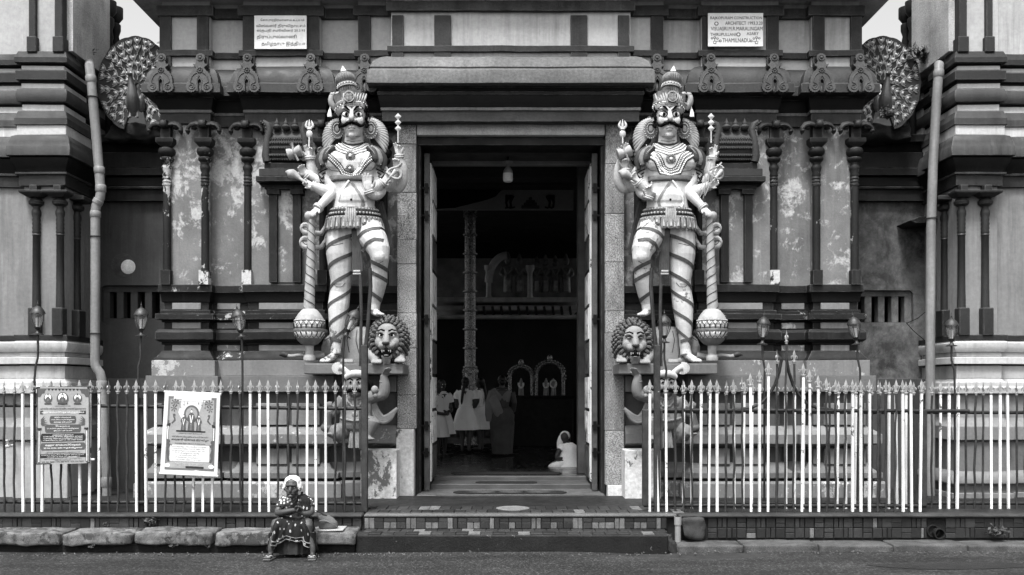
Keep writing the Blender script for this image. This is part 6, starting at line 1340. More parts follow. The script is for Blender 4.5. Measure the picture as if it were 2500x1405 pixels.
for k, (px, h) in enumerate(((1240, 100), (1268, 96), (1310, 90), (1332, 94), (1356, 92), (1382, 96))):
    F = Fig(1, Ys - .15 + .3); g = Geo(); b = 715
    F.T(g, [(px, b, 0), (px, b - h * .3, 2), (px, b - h * .5, 0), (px, b - h * .62, 0)], [h * .12, h * .11, h * .1, h * .12], 10); F.B(g, px, b - h * .78, 2, h * .085, h * .1, h * .085); F.T(g, [(px, b - h * .84, 0), (px, b - h * 1.0, 0)], [h * .08, h * .02], 8)
    for s_ in (-1, 1): F.T(g, [(px + s_ * h * .11, b - h * .62, 0), (px + s_ * h * .17, b - h * .45, 2), (px + s_ * h * .1, b - h * .42, 8)], [h * .05, h * .045, h * .035], 8)
    tt = thing('shrine_idol', F.P(px, b), ('first', 'second', 'third', 'fourth', 'fifth', 'sixth')[k] + ' dark idol from the shrine arch along the shrine ledge', 'idol', 'idols on the shrine ledge'); organic('body', g, mat('idol_dark', .24, .5, 9, 0, .4, .2, spec=.6), tt, .02, 2)
    gg = Geo(); F.T(gg, [(px - h * .1, b - h * .62, 9), (px, b - h * .45, 12), (px + h * .1, b - h * .62, 9)], [h * .02] * 3, 6); gg.obj('garland', ORNL, tt, 50); gg = Geo(); F.T(gg, [(px, b - 2, h * .1), (px, b - h * .3, h * .12)], [h * .06, h * .05], 6, .4); gg.obj('skirt_fold', mat('idol_cloth', .4, .5, 8, 0, .5, .2), tt, 50)
# two altar frames on a dark table
for k, (px, r_) in enumerate(((1272, 27), (1342, 33))):
    Yf = 8.0; t = thing('arched_altar', W(px, 970, Yf), ('smaller' if k == 0 else 'larger') + ' ornate arched brass altar frame hung with garlands', 'altar', 'altar frames'); S = Lp(1, Yf)
    g = Geo(); cy = 970 - 62 + (3 if k == 0 else -2)
    arc = [(px - r_, 970), (px - r_, cy + 20)] + [(px - r_ * math.cos(R(a)), cy + 12 - r_ * math.sin(R(a))) for a in range(0, 181, 12)] + [(px + r_, cy + 20), (px + r_, 970)]
    g.tube([W(x, y, Yf) for x, y in arc], 4.5 * S, 8)
    for i, (x, y) in enumerate(arc): g.ball(W(x + (x - px) * .14, y - (4 if y < cy + 12 else 0), Yf - .03), 3.4 * S, 6)
    g.ball(W(px, cy - r_ + 2, Yf), (7 * S, 5 * S, 9 * S), 8); g.obj('frame', BRASS, t, 50)
    for i, dx in enumerate((-9, 9) if k else (0,)):
        q = Geo(); q.tube([W(px + dx + (6 if not (k and i) else 7) * math.cos(R(a)), 938 + 9 * math.sin(R(a)), Yf - .05) for a in (range(-20, 201, 20) if not (k and i) else range(0, 360, 24))], 2.2 * S, 6, closed=bool(k and i)); q.obj('garland', mat('garland_white', .6, .3, 30, 0, .7, .3), t, 50)
        q = Geo(); q.lathe([(7 * S, 0), (6 * S, 20 * S), (4 * S, 30 * S), (4.5 * S, 36 * S), (1 * S, 46 * S)], W(px + dx, 970, Yf), 10); q.obj('idol', mat('idol_dark', 0), t, 50)
t = thing('altar_table', W(1305, 1060, 8), 'long dark cloth-covered altar table under the arched frames', 'table'); Geo().box(Xp(1250, 7.9), Xp(1400, 7.9), 7.9, 8.8, .46, Zp(971, 7.9)).obj('cloth_cover', mat('table_cloth_dark', .012, .3, 3, 0, .8, .1), t, bevel=.02); Geo().box(Xp(1246, 7.9), Xp(1404, 7.9), 7.86, 8.85, Zp(971, 7.9), Zp(966, 7.9)).obj('top', DEEP, t)

# ================================================================ people
HSKIN = mat('skin_brown', .075, .15, 5, 0, .5, .08, fine=.08); HHAIR = mat('hair_black', .012, .3, 40, 0, .4, .3)
DRESS = mat('white_dress', .72, .1, 3, 0, .8, .1, fine=.05)
def standing_girl(px, yfeet, Y, H, face, label, braid=True, pair_arm=0, name='person', dress=DRESS):
    """face: heading in degrees, 0 looks at the camera"""
    t = thing(name, W(px, yfeet, Y), label, 'person'); z0 = t.location.copy(); a = R(face)
    fx, fy = math.sin(a), -math.cos(a)      # forward
    def Q(s_, f, h): return z0 + Vector((fy * -s_ * H, fx * s_ * H * 1, 0)) * 1.0 + Vector((fx * f * H, fy * f * H, h * H)) if False else z0 + Vector((math.cos(a) * s_ * H + fx * f * H, math.sin(a) * s_ * H + fy * f * H, h * H))
    g = Geo(); T_ = lambda pts, rad, seg=10: g.tube([Q(*p) for p in pts], [r * H for r in rad], seg)
    T_([(0, -.005, .50), (0, 0, .58), (0, .0, .66), (0, 0, .74), (0, 0, .80), (0, .0, .825)], [.085, .075, .07, .085, .08, .04], 12)
    T_([(-.06, 0, .795), (.06, 0, .795)], [.05, .05]); T_([(0, 0, .81), (0, .004, .87)], [.033, .03])
    g.ball(Q(0, .012, .925), (.048 * H, .056 * H, .066 * H), 12); g.ball(Q(0, .03, .895), (.034 * H, .036 * H, .034 * H), 10); T_([(0, .064, .925), (0, .072, .908)], [.006, .011], 6)
    for s_ in (-1, 1):
        T_([(s_ * .05, 0, .52), (s_ * .05, .006, .28), (s_ * .048, -.006, .2), (s_ * .046, -.012, .05), (s_ * .046, -.012, .03)], [.065, .038, .036, .022, .022])
        T_([(s_ * .046, -.025, .018), (s_ * .05, .04, .016), (s_ * .052, .085, .01)], [.02, .022, .014])
        T_([(s_ * .105, 0, .785), (s_ * .125, -.01, .66), (s_ * .128, .02, .6), (s_ * .085, .10, .585), (s_ * .06, .12, .58)], [.034, .028, .025, .02, .018]); T_([(s_ * .06, .12, .58), (s_ * .03, .135, .585), (s_ * .01, .13, .58)], [.02, .018, .012])
        for k in range(4): T_([(s_ * .035, .13, .592 - k * .009), (s_ * .005, .142, .588 - k * .009)], [.0065, .005], 6)
    organic('body', g, HSKIN, t, .011, 2)
    for s_ in (-1, 1):
        Geo().ball(Q(s_ * .019, .061, .93), .0085 * H, 8).obj('eye', EYEW, t, 60); Geo().ball(Q(s_ * .019, .068, .93), .0045 * H, 6).obj('pupil', HAIRB, t, 60)
    d = Geo(); n = 36; rg = []      # dress: fitted bodice, pleated skirt below the waist
    for h, rx, rf, pl in ((.835, .045, .04, 0), (.815, .095, .06, 0), (.79, .125, .078, 0), (.74, .12, .085, 0), (.68, .098, .08, 0), (.61, .088, .076, .01), (.60, .088, .076, .02), (.55, .112, .095, .06), (.45, .14, .118, .09), (.35, .158, .135, .11), (.285, .168, .145, .13), (.283, .15, .13, .1)):
        rg.append([Q(rx * math.cos(2 * math.pi * k / n) * (1 + pl * (k % 2)), rf * math.sin(2 * math.pi * k / n) * (1 + pl * (k % 2)), h) for k in range(n)])
    d.rings(rg); do = d.obj('dress', dress, t, 70)
    for s_ in (-1, 1): e = Geo(); e.tube([Q(s_ * .09, 0, .805), Q(s_ * .118, 0, .76), Q(s_ * .128, -.006, .70)], [.04 * H, .048 * H, .05 * H], 12); e.obj('sleeve', dress, do, 60)
    Geo().tube([Q(.05 * math.cos(k * math.pi / 8), .045 * math.sin(k * math.pi / 8), .832) for k in range(16)], .011 * H, 6, closed=True).obj('collar', dress, do, 60)
    Geo().tube([Q(.091 * math.cos(k * math.pi / 8), .079 * math.sin(k * math.pi / 8), .605) for k in range(16)], .01 * H, 6, closed=True).obj('waist_belt', dress, do, 60)
    h = Geo(); h.ball(Q(0, -.012, .94), (.055 * H, .06 * H, .062 * H), 12); h.ball(Q(0, -.035, .90), (.045 * H, .035 * H, .045 * H), 10)
    if braid: h.tube([Q(.012, -.065, .88), Q(.02, -.085, .8), Q(.03, -.098, .73), Q(.035, -.10, .67), Q(.036, -.10, .63)], [.02 * H, .022 * H, .018 * H, .016 * H, .006 * H], 8)
    h.obj('hair', HHAIR, t, 60); return t
standing_girl(1079, 1113, 5.7, 1.45, 32, 'girl in white dress at the door leaf, face turned to the street', False)
standing_girl(1068, 1120, 5.3, 1.42, 80, 'girl in white dress half hidden by the open door leaf', True)
standing_girl(1137, 1101, 6.0, 1.42, 172, 'girl in white dress seen from behind with a dark braid', True)
standing_girl(1172, 1098, 6.15, 1.40, 250, 'girl in white dress in profile beside the one with the braid', True)
# woman in a sari, back turned
def sari_woman():
    Y = 5.3; t = thing('person', W(1226, 1112, Y), 'woman in a dim draped sari, back to the street', 'person'); H = 1.5; z0 = t.location.copy(); Q = lambda s_, f, h: z0 + Vector((s_ * H, f * H, h * H)); g = Geo()
    T_ = lambda pts, rad, seg=10: g.tube([Q(*p) for p in pts], [r * H for r in rad], seg)
    T_([(0, 0, .48), (0, 0, .6), (0, 0, .72), (0, 0, .80), (0, 0, .825)], [.1, .085, .095, .09, .045], 12); T_([(0, 0, .81), (0, 0, .87)], [.036, .033]); g.ball(Q(0, 0, .925), (.05 * H, .058 * H, .066 * H), 12); T_([(-.075, 0, .79), (.075, 0, .79)], [.052, .052])
    for s_ in (-1, 1): T_([(s_ * .12, 0, .78), (s_ * .15, 0, .65), (s_ * .14, .05, .55), (s_ * .1, .12, .53)], [.04, .034, .028, .022]); T_([(s_ * .05, 0, .48), (s_ * .05, 0, .05), (s_ * .05, 0, .02)], [.07, .03, .03]); T_([(s_ * .05, 0, .02), (s_ * .055, .08, .014)], [.026, .02])
    T_([(.1, .12, .53), (.06, .14, .53), (.02, .14, .53)], [.024, .02, .014]); T_([(-.1, .12, .53), (-.06, .14, .53), (-.02, .14, .53)], [.024, .02, .014])
    organic('body', g, HSKIN, t, .012, 2)
    SR = mat('sari_dim', .085, .3, 5, 0, .7, .2); SRL = mat('sari_drape', .20, .2, 5, 0, .7, .2)
    d = Geo(); n = 40
    d.rings([[Q((rx + .006 * math.sin(k * 1.9 + h * 30)) * math.cos(2 * math.pi * k / n), (rf + .006 * math.sin(k * 1.9 + h * 30)) * math.sin(2 * math.pi * k / n), h) for k in range(n)] for h, rx, rf in ((.02, .125, .11), (.1, .13, .115), (.25, .14, .125), (.4, .15, .13), (.5, .15, .13), (.57, .12, .105), (.6, .1, .09))]); d.obj('sari_skirt', SR, t, 70)
    d = Geo(); d.rings([[Q(rx * math.cos(2 * math.pi * k / n), rf * math.sin(2 * math.pi * k / n), h) for k in range(n)] for h, rx, rf in ((.66, .092, .085), (.72, .11, .095), (.78, .12, .085), (.815, .09, .06))]); d.obj('blouse', SRL, t, 70)
    d = Geo(); d.tube([Q(.0, -.10, .46), Q(-.05, -.115, .55), Q(-.1, -.1, .68), Q(-.12, -.02, .80), Q(-.13, .05, .7)], [.05 * H, .06 * H, .06 * H, .05 * H, .05 * H], 10, .35); d.tube([Q(-.12, -.06, .79), Q(-.155, -.07, .65), Q(-.16, -.06, .5), Q(-.165, -.05, .42)], [.045 * H, .055 * H, .05 * H, .03 * H], 10, .4); d.obj('sari_drape', SRL, t, 60)
    h = Geo(); h.ball(Q(0, -.012, .93), (.056 * H, .06 * H, .064 * H), 12); h.ball(Q(0, -.06, .90), (.04 * H, .035 * H, .036 * H), 10); h.obj('hair', HHAIR, t, 60)
sari_woman()
# girl sitting on the hall floor
def seated_girl():
    Y = 3.0; F = Fig(1, Y); P = F.P; t = thing('person', P(1380, 1140), 'girl in white with veil sitting on the hall floor by the door leaf', 'person'); g = Geo()
    F.loft(g, [(1138, 1385, 30, 26, 0), (1122, 1387, 24, 20, 0), (1105, 1388, 19, 16, 0), (1090, 1387, 21, 16, 2), (1082, 1386, 14, 12, 2)], 16); F.T(g, [(1385, 1084, 2), (1381, 1074, 6)], [7, 6]); F.B(g, 1378, 1067, 8, 11, 13, 12)
    F.T(g, [(1370, 1090, 6), (1362, 1106, 14), (1358, 1116, 20), (1366, 1118, 28)], [7, 6, 5, 4], 8); F.T(g, [(1390, 1130, 6), (1360, 1132, 22), (1345, 1136, 16)], [13, 11, 7], 10); F.T(g, [(1366, 1118, 28), (1372, 1116, 31)], [4, 3], 8)
    organic('body', g, HSKIN, t, .012, 2); e = Geo(); n = 30
    F.loft(e, [(1140, 1380, 42, 34, 2), (1136, 1381, 40, 33, 2), (1128, 1384, 31, 28, 2), (1112, 1388, 22, 20, 0), (1098, 1388, 22, 18, 0), (1088, 1387, 22, 17, 2), (1081, 1386, 12, 11, 2)], n); F.T(e, [(1385, 1133, 14), (1358, 1134, 26), (1340, 1138, 20)], [12, 10, 4], 10); F.T(e, [(1372, 1090, 8), (1366, 1098, 12)], [9, 9], 10); e.obj('dress', mat('white_dress_near', .8, .1, 3, 0, .8, .15), t, 60)
    e = Geo(); F.B(e, 1379, 1064, 4, 13, 12, 13); F.T(e, [(1372, 1066, 8), (1366, 1080, 8), (1362, 1092, 8)], [8, 7, 3], 8, .6); e.obj('veil', DRESS, t, 60); e = Geo(); F.B(e, 1384, 1072, -2, 10, 12, 10); e.obj('hair', HHAIR, t, 60)
    return t
seated_girl()
# ================================================================ old woman on the kerb
def cloth_mat(name, base, light, scale, thr, stretch=(1, 1, .7), noise_amt=.5):
    m = mat(name, base, .3, 6, 0, .85, .2, fine=.2); t = m.node_tree; N = t.nodes; L = t.links; b = N['Principled BSDF']; src = b.inputs['Base Color'].links[0].from_socket
    tc = N.new('ShaderNodeTexCoord'); mp = N.new('ShaderNodeMapping'); mp.inputs['Scale'].default_value = stretch; L.new(tc.outputs['Object'], mp.inputs[0])
    v = N.new('ShaderNodeTexVoronoi'); v.inputs['Scale'].default_value = scale; v.inputs['Randomness'].default_value = .8; L.new(mp.outputs[0], v.inputs['Vector'])
    n = N.new('ShaderNodeTexNoise'); n.inputs['Scale'].default_value = scale * 9; L.new(mp.outputs[0], n.inputs['Vector'])
    a = N.new('ShaderNodeMath'); a.operation = 'MULTIPLY_ADD'; L.new(n.outputs[0], a.inputs[0]); a.inputs[1].default_value = noise_amt * .3; L.new(v.outputs['Distance'], a.inputs[2])
    r = N.new('ShaderNodeMapRange'); r.inputs[1].default_value = thr; r.inputs[2].default_value = thr + .06; r.inputs[3].default_value = 1; r.inputs[4].default_value = 0; L.new(a.outputs[0], r.inputs[0])
    k = N.new('ShaderNodeMix'); k.data_type = 'FLOAT'; L.new(r.outputs[0], k.inputs[0]); L.new(src, k.inputs[2]); k.inputs[3].default_value = light; L.new(k.outputs[0], b.inputs['Base Color']); return m
def old_woman():
    F = Fig(1, -2.30); P = F.P
    t = thing('person', P(728, 1346, 40), 'white-haired old woman in a patterned dark sari sitting on the kerb', 'person'); SK = mat('old_skin', .085, .25, 9, 0, .45, .3, 50, fine=.2, spec=.5); g = Geo()
    F.loft(g, [(1298, 728, 34, 26, -4), (1280, 727, 31, 26, -2), (1258, 726, 27, 24, 6), (1240, 726, 28, 22, 14), (1224, 726, 31, 20, 20), (1212, 726, 27, 16, 22), (1206, 725, 15, 12, 24)], 18)
    F.T(g, [(725, 1214, 24), (724, 1204, 30), (723, 1196, 34)], [10, 9, 9], 10); F.B(g, 722, 1184, 38, 17, 22, 19); F.B(g, 722, 1198, 46, 12, 12, 12); F.T(g, [(722, 1184, 55), (722, 1191, 60), (722, 1194, 59)], [2.6, 3.4, 4], 8); F.B(g, 713, 1192, 50, 6, 5, 4); F.B(g, 731, 1192, 50, 6, 5, 4); F.B(g, 722, 1206, 54, 6, 4, 5)
    F.T(g, [(710, 1180, 54), (722, 1179, 57), (734, 1180, 54)], [2.4, 2.2, 2.4], 7)
    for x in (705, 740): F.B(g, x, 1189, 34, 3.5, 7, 5)
    F.T(g, [(700, 1216, 20), (692, 1232, 26), (688, 1247, 40), (708, 1243, 58), (730, 1238, 66), (740, 1236, 68)], [10.5, 9, 8, 7, 5.5, 5], 12)
    F.T(g, [(754, 1216, 20), (763, 1232, 26), (768, 1246, 40), (758, 1248, 56), (748, 1244, 62)], [10.5, 9, 8, 6.5, 5], 12)
    F.hand(g, (738, 1237, 68), (.8, .35, .2), (.1, -.5, .8), 24, (.5, .5, .55, .6), .1, 1, 2.4); F.hand(g, (750, 1245, 62), (-.5, .6, .5), (.5, .2, .6), 22, (.5, .5, .5, .5), .1, -1, 2.3)
    for s_, kx, fx in ((-1, 690, 680), (1, 764, 778)):
        F.T(g, [(727 + s_ * 16, 1290, 2), (lerp(727, kx, .7), 1276, 40), (kx, 1270, 60), (kx + s_ * 1, 1292, 64), (fx, 1325, 72), (fx, 1338, 72)], [18, 15, 13, 11, 7, 6.5], 12)
        F.foot(g, (fx, 1341, 66), (fx + s_ * 3, 1346, 98), 22)
    bd = organic('body', g, SK, t, .0065, 2); F.bvh = bvh_of(bd); O = lambda gg, nm, m, sm=60, par=None: gg.obj(nm, m, par or t, sm)
    # face
    for s_ in (-1, 1):
        x = 722 + s_ * 7; e = Geo(); F.B(e, x, 1185, F.surf(x, 1185, -.6, 54), 3.2, 1.8, 1.8, 0, 8); O(e, 'eye', mat('eye_dull', .4, .1, 3, 0, .3, 0)); e = Geo(); F.B(e, x, 1185, F.surf(x, 1185, .9, 55), 1.5, 1.6, 1, 0, 6); F.T(e, F.drape([(x - 4, 1183.5), (x, 1182.3), (x + 4, 1183.5)], 5, .2), .55, 5); O(e, 'pupil', HAIRB)
    e = Geo(); F.T(e, F.drape([(716, 1202), (722, 1201), (728, 1202)], 6, .2), .9, 5); O(e, 'mouth', HAIRB); e = Geo(); F.B(e, 722.5, 1203.5, F.surf(722, 1203, .2, 55), 3, 1.1, 1); O(e, 'tooth', mat('eye_dull', 0))
    e = Geo()
    for k in range(3): F.T(e, F.drape([(711, 1173 + 2.4 * k), (722, 1172 + 2.4 * k), (733, 1173 + 2.4 * k)], 7, .1), .35, 4)
    for s_ in (-1, 1): F.T(e, F.drape([(722 + s_ * 6, 1194), (722 + s_ * 10, 1199), (722 + s_ * 10, 1205)], 6, .1), .45, 4)
    O(e, 'wrinkles', HAIRB)
    # hair: cap with tufts
    HA = mat('white_hair', .80, .15, 40, 0, .8, .5, 60, fine=.2); e = Geo(); rnd = random.Random(2)
    for k in range(150):
        a = rnd.uniform(0, math.pi * 2); q = rnd.uniform(0, 1); x = 722 + 20 * math.cos(a) * math.sqrt(q); d = 30 + 22 * math.sin(a) * math.sqrt(q); y = 1168 + 17 * q ** 2 - 7 * (1 - q)
        if d > 44 and y > 1168: continue
        e.tube([P(x, y + 2, d), P(x + (x - 722) * .08 + rnd.uniform(-2, 2), y + 5, d + 1), P(x + (x - 722) * .12, y + 10, d - 1)], [3.6 * F.k, 3.4 * F.k, 1.2 * F.k], 6)
    F.B(e, 722, 1172, 30, 20, 14, 20); F.B(e, 706, 1184, 30, 5, 13, 9); F.B(e, 739, 1184, 30, 5.5, 13, 9); O(e, 'hair', HA)
    # blouse and sari
    BL = cloth_mat('blouse_print', .07, .5, 34, .52, (1, 1, 1), 1.2); SA = cloth_mat('sari_print', .016, .36, 18, .33, (1.35, 1.35, .75), .9); SB = cloth_mat('sari_border', .016, .42, 34, .36, (1, 1, 1), .5)
    e = Geo(); F.loft(e, [(1262, 726, 31, 27, 5), (1242, 726, 31, 25, 13), (1226, 726, 34, 23, 20), (1214, 726, 30, 18, 22), (1208, 726, 20, 13, 22)], 20); F.T(e, [(704, 1214, 21), (695, 1224, 24), (691, 1236, 30)], [11, 12.5, 12], 12); F.T(e, [(750, 1214, 21), (760, 1226, 24), (764, 1236, 30)], [11, 12.5, 12], 12); organic('blouse', e, BL, t, .007, 2)
    e = Geo()       # shoulder drape with folds
    for k in range(6): F.T(e, [(742 + k * 3.2, 1200 + k * 2.5, 20 + k), (744 + k * 3.5, 1212 + k, 36), (743 + k * 4, 1228, 38), (740 + k * 5, 1244, 42), (736 + k * 6, 1256, 44)], [3, 5, 5.2, 5, 3], 8, .7)
    F.T(e, [(738, 1208, 34), (730, 1226, 40), (714, 1242, 42), (700, 1254, 36)], [4, 5.5, 6, 3], 8, .6); O(e, 'sari_shoulder', SA)
    # skirt: cloth stretched over both knees, falling to the shins
    sk = Geo(); nu, nv = 48, 16; rows = []
    for j in range(nv + 1):
        v = j / nv; row = []
        for i in range(nu + 1):
            u = lerp(-1, 1, i / nu); s_ = u
            kn = math.exp(-((abs(u) - .74) / .3) ** 2)         # over the knees
            x = 727 + u * lerp(36, 51, min(1, v * 2.2)) + 2 * math.sin(v * 7 + u * 3)
            top = 1250 + 3 * kn * 0 - 2 * (1 - kn); bot = 1316 - 4 * math.cos(u * 3.1) + (6 if abs(u) > .6 else 0) + 3 * math.sin(u * 9)
            y = lerp(top, bot, v); 
            d = 46 + 40 * kn * math.sin(min(1, v * 2.6) * math.pi / 2) + 30 * (1 - kn) * math.sin(min(1, v * 1.3) * math.pi / 2) - 5 * v + 3.2 * math.sin(u * 17 + v * 3) * v + (-34 * (abs(u) - .86) / .14 if abs(u) > .86 else 0)
            if v < .2: d = lerp(38, d, v / .2); y -= 3 * kn * (v / .2)
            row.append(P(x, y, d))
        rows.append(row)
    vs = [q for r_ in rows for q in r_]; n1 = nu + 1; fs = [(j * n1 + i, j * n1 + i + 1, (j + 1) * n1 + i + 1, (j + 1) * n1 + i) for j in range(nv) for i in range(nu)]
    bk = [q + Vector((0, .02, 0)) for q in vs]; m_ = len(vs); fs2 = [tuple(i + m_ for i in f[::-1]) for f in fs]; sk.add(vs + bk, fs + fs2); so = sk.obj('sari_skirt', SA, t, 70)
    bd_ = Geo()     # woven border near the hem
    for j in (nv - 3, nv - 1): bd_.tube([rows[j][i] + Vector((0, -.004, 0)) for i in range(nu + 1)], 2.0 * F.k, 6, .5)
    bd_.obj('hem_line', mat('hem_pale', .28, .4, 40, 0, .8, .2), so, 60); 
    bd_ = Geo(); bd_.rings([[rows[nv - 3][i] + Vector((0, -.005, 0)), rows[nv - 1][i] + Vector((0, -.005, 0)), rows[nv - 1][i] + Vector((0, .004, 0)), rows[nv - 3][i] + Vector((0, .004, 0))] for i in range(nu + 1)]); bd_.obj('hem_border', SB, so, 60)
    e = Geo(); rg = []
    for y, rx, rd, dc in ((1290, 40, 24, 36), (1312, 42, 26, 38), (1328, 43, 28, 38), (1343, 40, 28, 38)): rg.append([P(728 + rx * math.cos(2 * math.pi * k / 40) * (1 + .03 * math.sin(k * 2.5)), y, dc + rd * math.sin(2 * math.pi * k / 40) * (1 + .12 * math.sin(k * 2.5))) for k in range(40)])
    e.rings(rg); O(e, 'underskirt', mat('underskirt', .05, .3, 6, 0, .85, .2))
    for s_, fx in ((-1, 684), (1, 771)):
        e = Geo(); F.loft(e, [(1290, fx, 13, 14, 60), (1306, fx, 13, 14, 60), (1320, fx + s_ * 3, 12, 12, 60), (1331, fx + s_ * 8, 11, 8, 58), (1335, fx + s_ * 10, 7, 5, 57)], 16); O(e, 'sari_fold', SA)
    # sandals
    for s_, fx in ((-1, 679), (1, 780)):
        e = Geo(); c = P(fx, 1349.5, 82); e.obox(c, Vector((9.5 * F.k, 0, 0)), Vector((-s_ * .01, 21 * F.k, 0)), Vector((0, 0, 1.4 * F.k))); sd_ = e.obj('sandal', mat('sandal', .12, .2, 6, 0, .7, .2), t, bevel=.006); e = Geo()
        for q in (-1, 1): F.T(e, [(fx, 1344, 96), (fx + q * 6, 1341.5, 88), (fx + q * 8.5, 1348, 80)], [1.1, 1.6, 1.1], 6)
        O(e, 'strap', mat('sandal_strap', .35, .2, 6, 0, .6, .1), par=sd_)
    return t
old_woman()
# bag and cardboard beside her
t = thing('cardboard_sheet', W(812, 1296, -2.12), 'flattened cardboard sheet under the cloth bag on the kerb', 'cardboard'); Geo().add([(Xp(778, -2.3), -2.34, .226), (Xp(838, -2.3), -2.33, .23), (Xp(848, -2.0), -2.02, .228), (Xp(786, -2.0), -2.02, .226)] + [(Xp(778, -2.3), -2.34, .234), (Xp(838, -2.3), -2.33, .238), (Xp(848, -2.0), -2.02, .236), (Xp(786, -2.0), -2.02, .234)], [(3, 2, 1, 0), (4, 5, 6, 7), (0, 1, 5, 4), (1, 2, 6, 5), (2, 3, 7, 6), (3, 0, 4, 7)]).obj('sheet', mat('cardboard', .36, .25, 6, 0, .85, .2), t)
t = thing('cloth_bag', W(800, 1294, -2.16), 'slumped grey cloth bag beside the old woman on the kerb', 'bag'); F = Fig(1, -2.2); g = Geo()
F.loft(g, [(1291, 800, 22, 16, 0), (1284, 803, 24, 18, 0), (1274, 802, 22, 17, 2), (1264, 795, 19, 13, 2), (1257, 789, 14, 6, 2)], 16); F.B(g, 813, 1283, 2, 13, 9, 13); organic('body', g, mat('bag_cloth', .14, .35, 6, 0, .85, .35, 30, fine=.3), t, .009, 4)
g = Geo(); F.T(g, [(772, 1246, 10), (782, 1250, 6), (792, 1256, 8), (800, 1258, 8)], [1.6, 1.8, 1.8, 1.4], 7); g.obj('handle', mat('bag_strap', .04, .3, 6, 0, .8, .2), t, 50)
g = Geo(); F.T(g, [(783, 1270, 22), (796, 1268, 21), (812, 1276, 16), (824, 1285, 8)], [1, 1.2, 1.2, 1], 6); g.obj('seam', mat('bag_seam', .22, .3, 9, 0, .8, .2), t, 50)

# ================================================================ posters and plaques
INK = mat('ink_black', .02, .1, 3, 0, .6, 0); PAPER = mat('paper_white', .62, .06, 2, 0, .5, .02, fine=.03); PGREY = mat('poster_grey', .2, .15, 3, 0, .45, .02); PDARK = mat('poster_dark', .05, .1, 3, 0, .45, 0); PMID = mat('poster_mid', .13, .15, 3, 0, .45, 0); PTXT = mat('poster_text_white', .75, .05, 3, 0, .5, 0)
def board(name, corners, Y, label, cat, m, th=.006, bow=.012, cuts=8):
    """thin sheet through four photograph corners (tl, tr, br, bl) hung at depth Y, slightly bowed; returns placer for marks on it"""
    tl, tr, br_, bl = [W(x, y, Y) for x, y in corners]; t = thing(name, (bl + br_) / 2, label, cat); g = Geo(); n = cuts; vs = []
    def at(u, v, d=0): p = tl.lerp(tr, u).lerp(bl.lerp(br_, u), v); return p + Vector((0, -d - bow * math.sin(u * math.pi) * (.5 + .5 * math.sin(v * 5 + u * 2)), 0))
    for q in (th, 0): vs += [at(i / n, j / n, q) for j in range(n + 1) for i in range(n + 1)]
    m1 = (n + 1) ** 2; fs = [(j * (n + 1) + i, (j + 1) * (n + 1) + i, (j + 1) * (n + 1) + i + 1, j * (n + 1) + i + 1) for j in range(n) for i in range(n)]
    rim = [i for i in range(n + 1)] + [(j + 1) * (n + 1) - 1 for j in range(1, n + 1)] + [n * (n + 1) + i for i in range(n - 1, -1, -1)] + [j * (n + 1) for j in range(n - 1, 0, -1)]
    g.add(vs, fs + [tuple(i + m1 for i in f[::-1]) for f in fs] + [(rim[k], rim[(k + 1) % len(rim)], rim[(k + 1) % len(rim)] + m1, rim[k] + m1) for k in range(len(rim))]); g.obj('sheet', m, t, 40, recalc=True)
    wd = (tr - tl).length; hg = (bl - tl).length
    def shape(nm, pts, m2, d=.0015):
        cu = sum(p[0] for p in pts) / len(pts); cv = sum(p[1] for p in pts) / len(pts); q = [at(u, v, th + d) for u, v in pts]; k = len(q); ctr = at(cu, cv, th + d); Geo().add(q, [tuple(range(k))[::-1]]).obj(nm, m2, t, recalc=False)
    def text(s_, u, v, h, wmax, m2, d=.003, nm='lettering', bold=0):
        me = text_mesh(nm, s_, m2, 1.0, .02, bold=bold); xs = [q.co.x for q in me.vertices]; ys = [q.co.y for q in me.vertices]
        if not xs: return
        w0, h0 = max(xs) - min(xs), max(ys) - min(ys); cx, cy = (max(xs) + min(xs)) / 2, (max(ys) + min(ys)) / 2; sx, sy = wmax * 1.0 / w0, h / h0
        off = origin_of(t)
        for q in me.vertices: uu, vv = u + (q.co.x - cx) * sx, v - (q.co.y - cy) * sy; q.co = at(uu, vv, th + d + q.co.z * .02) - off
        o = bpy.data.objects.new(nm, me); COL.objects.link(o); o.parent = t; ORG[o.name] = off
    return t, at, shape, text
def pill(u, v, a, b, n=10): return [(u + a - b * .6 + b * .6 * math.cos(R(k)), v + b * math.sin(R(k))) for k in range(-90, 91, 180 // n)] + [(u - a + b * .6 - b * .6 * math.cos(R(k)), v - b * math.sin(R(k))) for k in range(-90, 91, 180 // n)]
def rect(u0, u1, v0, v1): return [(u0, v0), (u1, v0), (u1, v1), (u0, v1)]
def disc(u, v, a, b, n=18): return [(u + a * math.cos(2 * math.pi * k / n), v + b * math.sin(2 * math.pi * k / n)) for k in range(n)]
